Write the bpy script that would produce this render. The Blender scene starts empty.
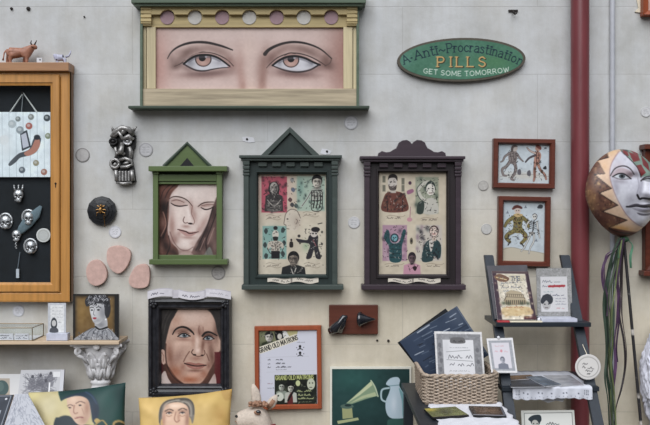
import bpy, bmesh, math, random
import numpy as np
from mathutils import Vector, Matrix

random.seed(7)
RNG = np.random.default_rng(7)
SC = bpy.context.scene
COL = SC.collection
S, D, HZ = 0.004, 3.4, 1.45            # metres per photo pixel at the wall, camera distance, camera height
CX, CY = 325.0, 212.5

# ---------------------------------------------------------------- pixel <-> place
def kx(d): return S * (D - d) / D
def X(px, d=0.0): return (px - CX) * kx(d)
def Z(py, d=0.0): return HZ - (py - CY) * kx(d)
def P(px, py, d=0.0): return Vector((X(px, d), -d, Z(py, d)))

# ---------------------------------------------------------------- colour + materials
def s2l(v):
    v = v / 255.0
    return v / 12.92 if v <= 0.04045 else ((v + 0.055) / 1.055) ** 2.4
def L(c): return (s2l(c[0]), s2l(c[1]), s2l(c[2]), 1.0)
MATS = {}
SATUR, GAIN, GAMMA_ = 0.76, 0.96, 1.2            # faded inks and paints
def mat(key, col, rough=0.6, metal=0.0, var=0.12, scale=40.0, bump=0.0, stretch=None, spec=0.35, coat=0.0):
    """procedural material: a base colour broken up by noise, optional bump"""
    if key in MATS: return MATS[key]
    m = bpy.data.materials.new(key); m.use_nodes = True
    nt = m.node_tree; n = nt.nodes; l = nt.links
    b = n['Principled BSDF']
    tc = n.new('ShaderNodeTexCoord'); mp = n.new('ShaderNodeMapping')
    l.new(tc.outputs['Object'], mp.inputs['Vector'])
    if stretch: mp.inputs['Scale'].default_value = stretch
    nz = n.new('ShaderNodeTexNoise'); nz.inputs['Scale'].default_value = scale
    nz.inputs['Detail'].default_value = 6.0; nz.inputs['Roughness'].default_value = 0.6
    l.new(mp.outputs['Vector'], nz.inputs['Vector'])
    rp = n.new('ShaderNodeValToRGB'); e = rp.color_ramp.elements
    lin = L(col)
    e[0].position = 0.3; e[1].position = 0.7
    e[0].color = tuple(max(0, x * (1 - var)) for x in lin[:3]) + (1,)
    e[1].color = tuple(min(1, x * (1 + var)) for x in lin[:3]) + (1,)
    l.new(nz.outputs['Fac'], rp.inputs['Fac'])
    l.new(rp.outputs['Color'], b.inputs['Base Color'])
    b.inputs['Roughness'].default_value = rough
    b.inputs['Metallic'].default_value = metal
    b.inputs['Specular IOR Level'].default_value = spec
    b.inputs['Coat Weight'].default_value = coat
    if bump:
        bp = n.new('ShaderNodeBump'); bp.inputs['Strength'].default_value = bump
        bp.inputs['Distance'].default_value = 0.002
        l.new(nz.outputs['Fac'], bp.inputs['Height']); l.new(bp.outputs['Normal'], b.inputs['Normal'])
    MATS[key] = m
    return m
def wood(key, col, along='z', rough=0.45, var=0.22, scale=18.0, bump=0.15, spec=0.35):
    st = {'x': (0.12, 2, 2), 'z': (2, 2, 0.12), 'y': (2, 0.12, 2)}[along]
    return mat(key, col, rough, 0, var, scale, bump, st, spec)
def paint_mat(key='painted picture', rough=0.55, spec=0.25):
    """colours of a picture, stored per point of its mesh"""
    if key in MATS: return MATS[key]
    m = bpy.data.materials.new(key); m.use_nodes = True
    nt = m.node_tree; b = nt.nodes['Principled BSDF']
    a = nt.nodes.new('ShaderNodeAttribute'); a.attribute_name = 'Col'
    nt.links.new(a.outputs['Color'], b.inputs['Base Color'])
    b.inputs['Roughness'].default_value = rough
    b.inputs['Specular IOR Level'].default_value = spec
    MATS[key] = m
    return m
def glass_mat(key, tint=(253, 254, 254), gloss=0.03, rough=0.02):
    if key in MATS: return MATS[key]
    m = bpy.data.materials.new(key); m.use_nodes = True
    nt = m.node_tree; n = nt.nodes; l = nt.links
    n.remove(n['Principled BSDF'])
    out = n['Material Output']
    tr = n.new('ShaderNodeBsdfTransparent'); tr.inputs['Color'].default_value = L(tint)
    gl = n.new('ShaderNodeBsdfGlossy'); gl.inputs['Roughness'].default_value = rough
    fr = n.new('ShaderNodeFresnel'); fr.inputs['IOR'].default_value = 1.45
    ad = n.new('ShaderNodeMath'); ad.operation = 'MULTIPLY'; ad.inputs[1].default_value = gloss / 0.034
    l.new(fr.outputs['Fac'], ad.inputs[0]); ad.use_clamp = True
    ge = n.new('ShaderNodeNewGeometry'); iv = n.new('ShaderNodeMath'); iv.operation = 'SUBTRACT'; iv.inputs[0].default_value = 1.0
    l.new(ge.outputs['Backfacing'], iv.inputs[1]); fm = n.new('ShaderNodeMath'); fm.operation = 'MULTIPLY'; l.new(ad.outputs[0], fm.inputs[0]); l.new(iv.outputs[0], fm.inputs[1])
    mx = n.new('ShaderNodeMixShader')
    l.new(fm.outputs[0], mx.inputs['Fac']); l.new(tr.outputs[0], mx.inputs[1]); l.new(gl.outputs[0], mx.inputs[2])
    l.new(mx.outputs[0], out.inputs['Surface'])
    MATS[key] = m
    return m

# ---------------------------------------------------------------- objects
ORG = {}
def thing(name, label, cat, loc, group=None):
    o = bpy.data.objects.new(name, None); COL.objects.link(o)
    o.empty_display_size = 0.05
    o.location = loc; o['label'] = label; o['category'] = cat
    if group: o['group'] = group
    ORG[o.name] = Vector(loc)
    return o
def link_mesh(name, me, material, parent=None, loc=None, smooth=False):
    """me is given in world coordinates; the origin becomes the thing's base"""
    o = bpy.data.objects.new(name, me); COL.objects.link(o)
    if parent is not None:
        org = ORG[parent.name]; o.parent = parent
    else:
        org = Vector(loc) if loc is not None else Vector((0, 0, 0)); o.location = org
    me.transform(Matrix.Translation(-org))
    ORG[o.name] = org.copy()
    if material is not None and not me.materials: me.materials.append(material)
    if smooth:
        for p in me.polygons: p.use_smooth = True
    return o
def obj(name, bm, material, parent=None, loc=None, smooth=False, label=None):
    bmesh.ops.recalc_face_normals(bm, faces=bm.faces)
    me = bpy.data.meshes.new(name); bm.to_mesh(me); bm.free()
    o = link_mesh(name, me, material, parent, loc, smooth)
    if label: o['label'] = label
    return o
def tag(o, label, cat, group=None):
    o['label'] = label; o['category'] = cat
    if group: o['group'] = group
    return o

# ---------------------------------------------------------------- mesh building
def B(): return bmesh.new()
def merge(bm, tmp):
    me = bpy.data.meshes.new('t'); tmp.to_mesh(me); tmp.free()
    bm.from_mesh(me); bpy.data.meshes.remove(me)
def box(bm, x0, x1, d0, d1, z0, z1, bev=0.0, rot=None):
    t = bmesh.new()
    x0, x1 = min(x0, x1), max(x0, x1); z0, z1 = min(z0, z1), max(z0, z1)
    v = [t.verts.new((x, -d, z)) for x in (x0, x1) for d in (d0, d1) for z in (z0, z1)]
    for f in ((0, 1, 3, 2), (4, 6, 7, 5), (0, 4, 5, 1), (2, 3, 7, 6), (0, 2, 6, 4), (1, 5, 7, 3)):
        t.faces.new([v[i] for i in f])
    bmesh.ops.recalc_face_normals(t, faces=t.faces)
    if bev: bmesh.ops.bevel(t, geom=t.edges[:], offset=bev, segments=2, profile=0.7, affect='EDGES')
    if rot is not None: t.transform(rot)
    merge(bm, t); return bm
def pb(bm, px0, py0, px1, py1, d0, d1, bev=0.0):
    return box(bm, X(px0, d1), X(px1, d1), d0, d1, Z(py0, d1), Z(py1, d1), bev)
def prism(bm, pts, d0, d1, bev=0.0):
    """pts: world (x, z) outline, pushed from depth d0 out to d1"""
    t = bmesh.new()
    a = [t.verts.new((x, -d1, z)) for x, z in pts]; b = [t.verts.new((x, -d0, z)) for x, z in pts]
    t.faces.new(a); t.faces.new(b[::-1]); n = len(pts)
    for i in range(n): t.faces.new((a[i], b[i], b[(i + 1) % n], a[(i + 1) % n]))
    bmesh.ops.recalc_face_normals(t, faces=t.faces)
    if bev:
        es = [e for e in t.edges if abs(e.verts[0].co.y + d1) < 1e-6 and abs(e.verts[1].co.y + d1) < 1e-6]
        bmesh.ops.bevel(t, geom=es, offset=bev, segments=2, profile=0.7, affect='EDGES')
    merge(bm, t); return bm
def pbk(bm, a, b, c, d, d0, d1, bev=0.0): return pb(bm, a, b, c, d, d0 * KD, d1 * KD, bev)
def ppk(bm, pts, d0, d1, bev=0.0): return pp(bm, pts, d0 * KD, d1 * KD, bev)
KD = 0.68
def pp(bm, pts, d0, d1, bev=0.0):
    return prism(bm, [(X(x, d1), Z(y, d1)) for x, y in pts], d0, d1, bev)
def ring(bm, outer, inner, prof):
    """mitred frame: outer / inner = 4 world (x, z) corners; prof = [(t, d)] from the outer back to the inner back"""
    t = bmesh.new(); loops = []
    for f, d in prof:
        loops.append([t.verts.new((o[0] + (i[0] - o[0]) * f, -d, o[1] + (i[1] - o[1]) * f)) for o, i in zip(outer, inner)])
    n = len(loops)
    for k in range(n):
        a, b = loops[k], loops[(k + 1) % n]
        for j in range(4): t.faces.new((a[j], a[(j + 1) % 4], b[(j + 1) % 4], b[j]))
    bmesh.ops.recalc_face_normals(t, faces=t.faces)
    merge(bm, t); return bm
def rect(px0, py0, px1, py1, d): return [(X(px0, d), Z(py0, d)), (X(px1, d), Z(py0, d)), (X(px1, d), Z(py1, d)), (X(px0, d), Z(py1, d))]
def quadw(q, d): return [(X(x, d), Z(y, d)) for x, y in q]
def tube(bm, pts, r, seg=8, flat=None, caps=True):
    """swept round (or flattened) bar through world points; r = number or list"""
    pts = [Vector(p) for p in pts]; n = len(pts)
    rs = r if isinstance(r, (list, tuple)) else [r] * n
    t = bmesh.new(); loops = []; up = Vector((0, 1, 0.01)).normalized()
    for i, p in enumerate(pts):
        tg = (pts[min(i + 1, n - 1)] - pts[max(i - 1, 0)])
        if tg.length < 1e-9: tg = Vector((0, 0, 1))
        tg.normalize()
        a = up - tg * up.dot(tg)
        if a.length < 1e-3: a = Vector((1, 0, 0)) - tg * tg.x
        a.normalize(); b = tg.cross(a)
        fa = flat if flat else 1.0
        loops.append([t.verts.new(p + a * (math.cos(2 * math.pi * k / seg) * rs[i] * fa) + b * (math.sin(2 * math.pi * k / seg) * rs[i])) for k in range(seg)])
    for i in range(n - 1):
        for k in range(seg): t.faces.new((loops[i][k], loops[i][(k + 1) % seg], loops[i + 1][(k + 1) % seg], loops[i + 1][k]))
    if caps: t.faces.new(loops[0][::-1]); t.faces.new(loops[-1])
    bmesh.ops.recalc_face_normals(t, faces=t.faces)
    merge(bm, t); return bm
def lathe(bm, prof, c, axis='y', seg=32, warp=None):
    """prof: [(radius, height)] about an axis through c; 'y' = towards the camera, 'z' = up"""
    t = bmesh.new(); loops = []
    for r, h in prof:
        lp = []
        for k in range(seg):
            a = 2 * math.pi * k / seg
            rr = r * (warp(a, h) if warp else 1.0)
            q = Vector((math.cos(a) * rr, -h, math.sin(a) * rr)) if axis == 'y' else Vector((math.cos(a) * rr, math.sin(a) * rr, h))
            lp.append(t.verts.new(Vector(c) + q))
        loops.append(lp)
    for i in range(len(loops) - 1):
        for k in range(seg): t.faces.new((loops[i][k], loops[i][(k + 1) % seg], loops[i + 1][(k + 1) % seg], loops[i + 1][k]))
    t.faces.new(loops[0][::-1]); t.faces.new(loops[-1])
    bmesh.ops.recalc_face_normals(t, faces=t.faces)
    merge(bm, t); return bm
def ball(bm, c, r, rot=None, seg=16, ring_=10):
    t = bmesh.new(); bmesh.ops.create_uvsphere(t, u_segments=seg, v_segments=ring_, radius=1.0)
    r = r if isinstance(r, (tuple, list)) else (r, r, r)
    m = Matrix.Translation(Vector(c)) @ (rot.to_4x4() if rot is not None else Matrix.Identity(4)) @ Matrix.Diagonal((r[0], r[1], r[2], 1))
    t.transform(m); merge(bm, t); return bm
def rotm(ax, deg): return Matrix.Rotation(math.radians(deg), 3, ax)
def skin(verts, edges, radii, sub=2):
    """one continuous body grown over a jointed skeleton; returns a bmesh in world coordinates"""
    me = bpy.data.meshes.new('s'); me.from_pydata([tuple(v) for v in verts], edges, []); me.update()
    o = bpy.data.objects.new('s', me); COL.objects.link(o)
    md = o.modifiers.new('k', 'SKIN'); md.use_smooth_shade = True
    for i, v in enumerate(me.skin_vertices[0].data):
        r = radii[i]; v.radius = r if isinstance(r, tuple) else (r, r); v.use_root = (i == 0)
    sb = o.modifiers.new('u', 'SUBSURF'); sb.levels = sub; sb.render_levels = sub
    dg = bpy.context.evaluated_depsgraph_get(); dg.update()
    ev = bpy.data.meshes.new_from_object(o.evaluated_get(dg))
    bm = bmesh.new(); bm.from_mesh(ev)
    bpy.data.objects.remove(o); bpy.data.meshes.remove(me); bpy.data.meshes.remove(ev)
    return bm

# ---------------------------------------------------------------- pictures: a small painter
def catmull(pts, closed, sub=6):
    p = np.asarray(pts, float); n = len(p)
    if n < 3: return p
    out = []
    rngk = range(n) if closed else range(n - 1)
    for i in rngk:
        if closed: a, b, c, d = p[(i - 1) % n], p[i], p[(i + 1) % n], p[(i + 2) % n]
        else: a, b, c, d = p[max(i - 1, 0)], p[i], p[i + 1], p[min(i + 2, n - 1)]
        for t in np.arange(sub) / sub:
            out.append(0.5 * (2 * b + (c - a) * t + (2 * a - 5 * b + 4 * c - d) * t * t + (3 * b - a - 3 * c + d) * t ** 3))
    if not closed: out.append(p[-1])
    return np.array(out)
class Art:
    def __init__(self, x0, y0, x1, y1, base=(200, 200, 200), ss=3.0):
        self.x0, self.y0, self.x1, self.y1 = x0, y0, x1, y1
        self.w = max(2, int(round((x1 - x0) * ss))); self.h = max(2, int(round((y1 - y0) * ss)))
        self.xs = np.linspace(x0, x1, self.w + 1); self.ys = np.linspace(y0, y1, self.h + 1)
        self.c = np.empty((self.h + 1, self.w + 1, 3)); self.c[:] = base
    def win(self, bx0, by0, bx1, by1):
        i0 = max(0, np.searchsorted(self.xs, bx0) - 1); i1 = min(self.w + 1, np.searchsorted(self.xs, bx1) + 1)
        j0 = max(0, np.searchsorted(self.ys, by0) - 1); j1 = min(self.h + 1, np.searchsorted(self.ys, by1) + 1)
        return i0, i1, j0, j1
    def put(self, w, cov, col):
        i0, i1, j0, j1 = w
        col = np.asarray(col, float)
        self.c[j0:j1, i0:i1] = self.c[j0:j1, i0:i1] * (1 - cov[..., None]) + col * cov[..., None]
    def poly(self, pts, col, blur=0.5, a=1.0, smooth=True):
        p = catmull(pts, True) if smooth else np.asarray(pts, float)
        w = self.win(p[:, 0].min() - blur, p[:, 1].min() - blur, p[:, 0].max() + blur, p[:, 1].max() + blur)
        i0, i1, j0, j1 = w
        if i1 <= i0 or j1 <= j0: return
        gx, gy = np.meshgrid(self.xs[i0:i1], self.ys[j0:j1])
        ins = np.zeros(gx.shape, bool); dist = np.full(gx.shape, 1e9)
        n = len(p)
        for k in range(n):
            ax, ay = p[k]; bx, by = p[(k + 1) % n]
            if ay != by:
                cr = ((ay > gy) != (by > gy)) & (gx < (bx - ax) * (gy - ay) / (by - ay) + ax); ins ^= cr
            dx, dy = bx - ax, by - ay; q = dx * dx + dy * dy
            if q < 1e-12: continue
            t = np.clip(((gx - ax) * dx + (gy - ay) * dy) / q, 0, 1)
            dist = np.minimum(dist, (gx - ax - t * dx) ** 2 + (gy - ay - t * dy) ** 2)
        sd = np.where(ins, -1, 1) * np.sqrt(dist)
        cov = np.clip(0.5 - sd / max(blur, 0.05), 0, 1); cov = cov * cov * (3 - 2 * cov) * a
        self.put(w, cov, col)
    def line(self, pts, col, w=1.0, blur=0.5, a=1.0, smooth=True, taper=None):
        p = catmull(pts, False) if smooth else np.asarray(pts, float)
        n = len(p); ws = np.full(n, float(w))
        if taper: ws = np.interp(np.linspace(0, 1, n), np.linspace(0, 1, len(taper)), np.array(taper) * w)
        m = ws.max() + blur
        wd = self.win(p[:, 0].min() - m, p[:, 1].min() - m, p[:, 0].max() + m, p[:, 1].max() + m)
        i0, i1, j0, j1 = wd
        if i1 <= i0 or j1 <= j0: return
        gx, gy = np.meshgrid(self.xs[i0:i1], self.ys[j0:j1]); sd = np.full(gx.shape, 1e9)
        for k in range(n - 1):
            ax, ay = p[k]; dx, dy = p[k + 1] - p[k]; q = dx * dx + dy * dy
            if q < 1e-12: continue
            t = np.clip(((gx - ax) * dx + (gy - ay) * dy) / q, 0, 1)
            sd = np.minimum(sd, np.sqrt((gx - ax - t * dx) ** 2 + (gy - ay - t * dy) ** 2) - 0.5 * (ws[k] * (1 - t) + ws[k + 1] * t))
        cov = np.clip(0.5 - sd / max(blur, 0.05), 0, 1); cov = cov * cov * (3 - 2 * cov) * a
        self.put(wd, cov, col)
    def ell(self, cx, cy, rx, ry, col, blur=0.5, a=1.0, rot=0.0):
        t = np.linspace(0, 2 * math.pi, 25)[:-1]; r = math.radians(rot)
        self.poly(np.stack([cx + rx * np.cos(t) * math.cos(r) - ry * np.sin(t) * math.sin(r), cy + rx * np.cos(t) * math.sin(r) + ry * np.sin(t) * math.cos(r)], 1), col, blur, a, False)
    def glow(self, cx, cy, rx, ry, col, a=0.5, rot=0.0):
        """soft brushed patch"""
        R = max(rx, ry) * 2.2; w = self.win(cx - R, cy - R, cx + R, cy + R); i0, i1, j0, j1 = w
        if i1 <= i0 or j1 <= j0: return
        gx, gy = np.meshgrid(self.xs[i0:i1] - cx, self.ys[j0:j1] - cy); r = math.radians(rot)
        u = (gx * math.cos(r) + gy * math.sin(r)) / rx; v = (-gx * math.sin(r) + gy * math.cos(r)) / ry
        self.put(w, np.exp(-(u * u + v * v)) * a, col)
    def box(self, x0, y0, x1, y1, col, blur=0.4, a=1.0): self.poly([(x0, y0), (x1, y0), (x1, y1), (x0, y1)], col, blur, a, False)
    def noise(self, amp, cell=3.0, mono=True):
        """blotchy brush texture"""
        nw = int((self.x1 - self.x0) / cell) + 3; nh = int((self.y1 - self.y0) / cell) + 3
        g = RNG.normal(0, 1, (nh, nw, 1 if mono else 3))
        u = (self.xs - self.x0) / cell; v = (self.ys - self.y0) / cell
        iu = u.astype(int); fu = (u - iu)[None, :, None]; iv = v.astype(int); fv = (v - iv)[:, None, None]
        fu = fu * fu * (3 - 2 * fu); fv = fv * fv * (3 - 2 * fv)
        a = g[iv][:, iu] * (1 - fu) + g[iv][:, iu + 1] * fu; b = g[iv + 1][:, iu] * (1 - fu) + g[iv + 1][:, iu + 1] * fu
        self.c = np.clip(self.c + (a * (1 - fv) + b * fv) * amp, 0, 255)
    def text(self, s, x, y, h, col, w=0.9, serif=False, ang=0.0, gap=0.16, path=None, blur=0.45, wide=1.0, a=1.0):
        """x, y = baseline start; path(t) gives (x, y, angle) at t pixels along the writing"""
        t = 0.0
        for ch in s:
            if ch == ' ': t += 0.42 * h * wide; continue
            gw, strokes = GLYPH.get(ch, GLYPH['-'])
            if path: ox, oy, an = path(t + 0.5 * gw * h * wide)
            else: ox, oy, an = x + t * math.cos(math.radians(ang)), y + t * math.sin(math.radians(ang)), ang
            ca, sa = math.cos(math.radians(an)), math.sin(math.radians(an))
            off = -0.5 * gw * h * wide if path else 0.0
            f = lambda q: (ox + (q[0] * h * wide + off) * ca + q[1] * h * sa, oy + (q[0] * h * wide + off) * sa - q[1] * h * ca)
            for st in strokes:
                self.line([f(q) for q in st], col, w, blur, a, len(st) > 3)
                if serif:
                    for q, r in ((st[0], st[1]), (st[-1], st[-2])):
                        if abs(q[0] - r[0]) < 0.6 * abs(q[1] - r[1]): self.line([f((q[0] - 0.12, q[1])), f((q[0] + 0.12, q[1]))], col, w * 0.7, blur, a, False)
            t += (gw + gap) * h * wide
        return t
    def scrib(self, x0, y, x1, h, col, w=0.5, a=0.8, ang=0.0):
        """a line of small illegible handwriting"""
        t = 0.0; ln = x1 - x0; ca, sa = math.cos(math.radians(ang)), math.sin(math.radians(ang))
        while t < ln - h:
            wl = min(random.uniform(1.5, 4.5) * h, ln - t); pts = []; k = 0.0
            while k < wl:
                yy = -random.uniform(0.1, 1.0) * h if len(pts) % 2 else -random.uniform(0, 0.25) * h
                pts.append((x0 + (t + k) * ca - yy * sa, y + (t + k) * sa + yy * ca)); k += random.uniform(0.3, 0.5) * h
            if len(pts) > 2: self.line(pts, col, w * .75, 0.4, a * .85)
            t += wl + 0.7 * h
    def at(self, px, py):
        u = np.clip((np.asarray(px) - self.x0) / (self.x1 - self.x0) * self.w, 0, self.w - 1e-6); v = np.clip((np.asarray(py) - self.y0) / (self.y1 - self.y0) * self.h, 0, self.h - 1e-6)
        i = u.astype(int); j = v.astype(int); fu = (u - i)[..., None]; fv = (v - j)[..., None]
        return (self.c[j, i] * (1 - fu) + self.c[j, i + 1] * fu) * (1 - fv) + (self.c[j + 1, i] * (1 - fu) + self.c[j + 1, i + 1] * fu) * fv
def C2(*s): return [list(x) for x in s]
GLYPH = {
 'A': (.72, C2([(0, 0), (.36, 1), (.72, 0)], [(.13, .36), (.59, .36)])), 'B': (.6, C2([(0, 0), (0, 1)], [(0, 1), (.45, .98), (.5, .75), (.4, .55), (0, .53)], [(.3, .53), (.55, .45), (.6, .25), (.45, .02), (0, 0)])),
 'C': (.66, C2([(.64, .82), (.4, 1), (.08, .8), (0, .5), (.08, .2), (.4, 0), (.65, .18)])), 'D': (.66, C2([(0, 0), (0, 1)], [(0, 1), (.4, .97), (.64, .7), (.64, .3), (.4, .03), (0, 0)])),
 'E': (.55, C2([(0, 0), (0, 1)], [(0, 1), (.55, 1)], [(0, .52), (.42, .52)], [(0, 0), (.55, 0)])), 'F': (.52, C2([(0, 0), (0, 1)], [(0, 1), (.52, 1)], [(0, .52), (.4, .52)])),
 'G': (.7, C2([(.66, .82), (.4, 1), (.08, .8), (0, .5), (.08, .2), (.4, 0), (.66, .15), (.66, .42)], [(.66, .45), (.42, .45)])), 'H': (.66, C2([(0, 0), (0, 1)], [(.66, 0), (.66, 1)], [(0, .52), (.66, .52)])),
 'I': (.12, C2([(.06, 0), (.06, 1)])), 'J': (.45, C2([(.4, 1), (.4, .25), (.3, .03), (.1, .02), (0, .2)])), 'K': (.64, C2([(0, 0), (0, 1)], [(.6, 1), (0, .42)], [(.2, .58), (.64, 0)])),
 'L': (.52, C2([(0, 1), (0, 0)], [(0, 0), (.52, 0)])), 'M': (.84, C2([(0, 0), (.06, 1)], [(.06, 1), (.42, .2)], [(.42, .2), (.78, 1)], [(.78, 1), (.84, 0)])), 'N': (.7, C2([(0, 0), (0, 1)], [(0, 1), (.7, 0)], [(.7, 0), (.7, 1)])),
 'O': (.74, C2([(.37, 1), (.08, .82), (0, .5), (.08, .18), (.37, 0), (.66, .18), (.74, .5), (.66, .82), (.37, 1)])), 'P': (.58, C2([(0, 0), (0, 1)], [(0, 1), (.42, .98), (.58, .75), (.42, .48), (0, .46)])),
 'R': (.62, C2([(0, 0), (0, 1)], [(0, 1), (.42, .98), (.56, .76), (.42, .5), (0, .5)], [(.28, .5), (.62, 0)])), 'S': (.56, C2([(.52, .84), (.3, 1), (.04, .84), (.08, .6), (.46, .42), (.54, .18), (.3, 0), (.0, .16)])),
 'T': (.62, C2([(.31, 0), (.31, 1)], [(0, 1), (.62, 1)])), 'U': (.66, C2([(0, 1), (0, .3), (.12, .04), (.5, .02), (.66, .3), (.66, 1)])), 'V': (.7, C2([(0, 1), (.35, 0)], [(.35, 0), (.7, 1)])),
 'W': (.95, C2([(0, 1), (.24, 0)], [(.24, 0), (.47, .85)], [(.47, .85), (.7, 0)], [(.7, 0), (.95, 1)])), 'Y': (.66, C2([(0, 1), (.33, .5)], [(.66, 1), (.33, .5)], [(.33, .5), (.33, 0)])),
 'a': (.5, C2([(.06, .58), (.25, .68), (.46, .55), (.46, 0)], [(.46, .4), (.2, .38), (.02, .2), (.15, .0), (.46, .14)])), 'c': (.46, C2([(.45, .55), (.25, .68), (.03, .5), (.02, .2), (.24, 0), (.46, .12)])),
 'i': (.12, C2([(.06, 0), (.06, .66)], [(.06, .84), (.06, .93)])), 'n': (.5, C2([(.04, 0), (.04, .66)], [(.04, .48), (.25, .68), (.46, .5), (.46, 0)])), 'o': (.52, C2([(.26, .68), (.04, .5), (.04, .17), (.26, 0), (.48, .17), (.48, .5), (.26, .68)])),
 'r': (.36, C2([(.04, 0), (.04, .66)], [(.04, .42), (.18, .66), (.36, .6)])), 's': (.42, C2([(.4, .56), (.2, .68), (.03, .54), (.36, .28), (.38, .1), (.2, 0), (.0, .1)])), 't': (.36, C2([(.14, .95), (.14, .12), (.24, 0), (.36, .06)], [(0, .66), (.34, .66)])),
 '~': (.6, C2([(0, .32), (.14, .46), (.3, .36), (.46, .26), (.6, .4)])), '.': (.14, C2([(.04, .38), (.1, .38)])), '-': (.4, C2([(.03, .4), (.37, .4)])), '&': (.7, C2([(.66, 0), (.15, .7), (.3, 1), (.45, .75), (.05, .3), (.2, 0), (.62, .35)])),
}
def art_mesh(name, art, fn, parent=None, loc=None, material=None, smooth=True):
    """mesh of the picture; fn maps pixel arrays to world x, y, z arrays"""
    gx, gy = np.meshgrid(art.xs, art.ys)
    x, y, z = fn(gx, gy)
    co = np.stack([x, y, z], -1).reshape(-1, 3)
    W = art.w + 1; nq = art.w * art.h
    i = np.arange(art.w)[None, :] + np.arange(art.h)[:, None] * W
    q = np.stack([i, i + W, i + W + 1, i + 1], -1).reshape(-1, 4)
    me = raw_mesh(name, co, q, art.c.reshape(-1, 3))
    return link_mesh(name, me, material or paint_mat(), parent, loc, smooth)
def raw_mesh(name, co, q, col):
    me = bpy.data.meshes.new(name); k = q.shape[1]
    me.vertices.add(len(co)); me.vertices.foreach_set('co', co.astype(np.float32).ravel())
    me.loops.add(q.size); me.loops.foreach_set('vertex_index', q.astype(np.int32).ravel())
    me.polygons.add(len(q)); me.polygons.foreach_set('loop_start', np.arange(0, q.size, k, dtype=np.int32))
    me.update(calc_edges=True)
    c = np.asarray(col, float); g = c @ np.array([.3, .59, .11])
    c = np.clip((g[:, None] + (c - g[:, None]) * SATUR) / 255.0, 0, 1); c = np.clip(c ** GAMMA_ * GAIN, 0, 1); lin = np.where(c <= 0.04045, c / 12.92, ((c + 0.055) / 1.055) ** 2.4)
    at = me.color_attributes.new('Col', 'FLOAT_COLOR', 'POINT')
    at.data.foreach_set('color', np.concatenate([lin, np.ones((len(lin), 1))], 1).astype(np.float32).ravel())
    me.validate()
    return me
def flat(d):
    """upright picture standing at depth d, drawn in photo pixels"""
    k = kx(d)
    return lambda gx, gy: ((gx - CX) * k, np.full(gx.shape, -d), HZ - (gy - CY) * k)
def quadmap(art, q):
    """bilinear picture on four world corners TL, TR, BR, BL"""
    q = [np.array(v) for v in q]
    def f(gx, gy):
        s = ((gx - art.x0) / (art.x1 - art.x0))[..., None]; t = ((gy - art.y0) / (art.y1 - art.y0))[..., None]
        p = (q[0] * (1 - s) + q[1] * s) * (1 - t) + (q[3] * (1 - s) + q[2] * s) * t
        return p[..., 0], p[..., 1], p[..., 2]
    return f
def disc_art(name, art, cx, cy, rx, ry, d, parent=None, loc=None, material=None, rings=None, seg=72, dome=0.0, edge=None):
    """round picture: polar mesh with a rim falling back to depth `edge`"""
    n = rings or max(8, int(max(rx, ry) * 2.2))
    co, col, q = [], [], []
    for i in range(n + 1):
        f = i / n; a = np.arange(seg) / seg * 2 * math.pi
        px = cx + rx * f * np.cos(a); py = cy + ry * f * np.sin(a)
        dd = d + dome * (1 - f * f)
        k = kx(d); co.append(np.stack([(px - CX) * k, np.full(seg, -dd), HZ - (py - CY) * k], 1)); col.append(art.at(px, py))
    if edge is not None:
        e = co[-1].copy(); e[:, 1] = -edge; co.append(e); col.append(col[-1]); n += 1
    for i in range(n):
        for kk in range(seg):
            a0, a1 = i * seg + kk, i * seg + (kk + 1) % seg; q.append((a0, a0 + seg, a1 + seg, a1))
    me = raw_mesh(name, np.concatenate(co), np.array(q), np.concatenate(col))
    return link_mesh(name, me, material or paint_mat(), parent, loc, False)

def ink(a, x0, y0, x1, y1, n, cols=((34, 30, 32), (60, 54, 54)), ln=2.0, w=.55, al=.75, oval=False):
    """short engraving-like strokes"""
    for _ in range(n):
        for _ in range(20):
            x, y = random.uniform(x0, x1), random.uniform(y0, y1)
            if not oval or ((x - (x0 + x1) / 2) / (x1 - x0) * 2) ** 2 + ((y - (y0 + y1) / 2) / (y1 - y0) * 2) ** 2 < 1: break
        an = random.uniform(0, math.pi); l_ = random.uniform(.4, 1) * ln * .5; b_ = random.uniform(-.6, .6) * l_
        a.line([(x - l_ * math.cos(an), y - l_ * math.sin(an)), (x + b_ * math.sin(an), y - b_ * math.cos(an)), (x + l_ * math.cos(an), y + l_ * math.sin(an))], random.choice(cols), w * random.uniform(.6, 1.3), .45, al)
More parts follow.
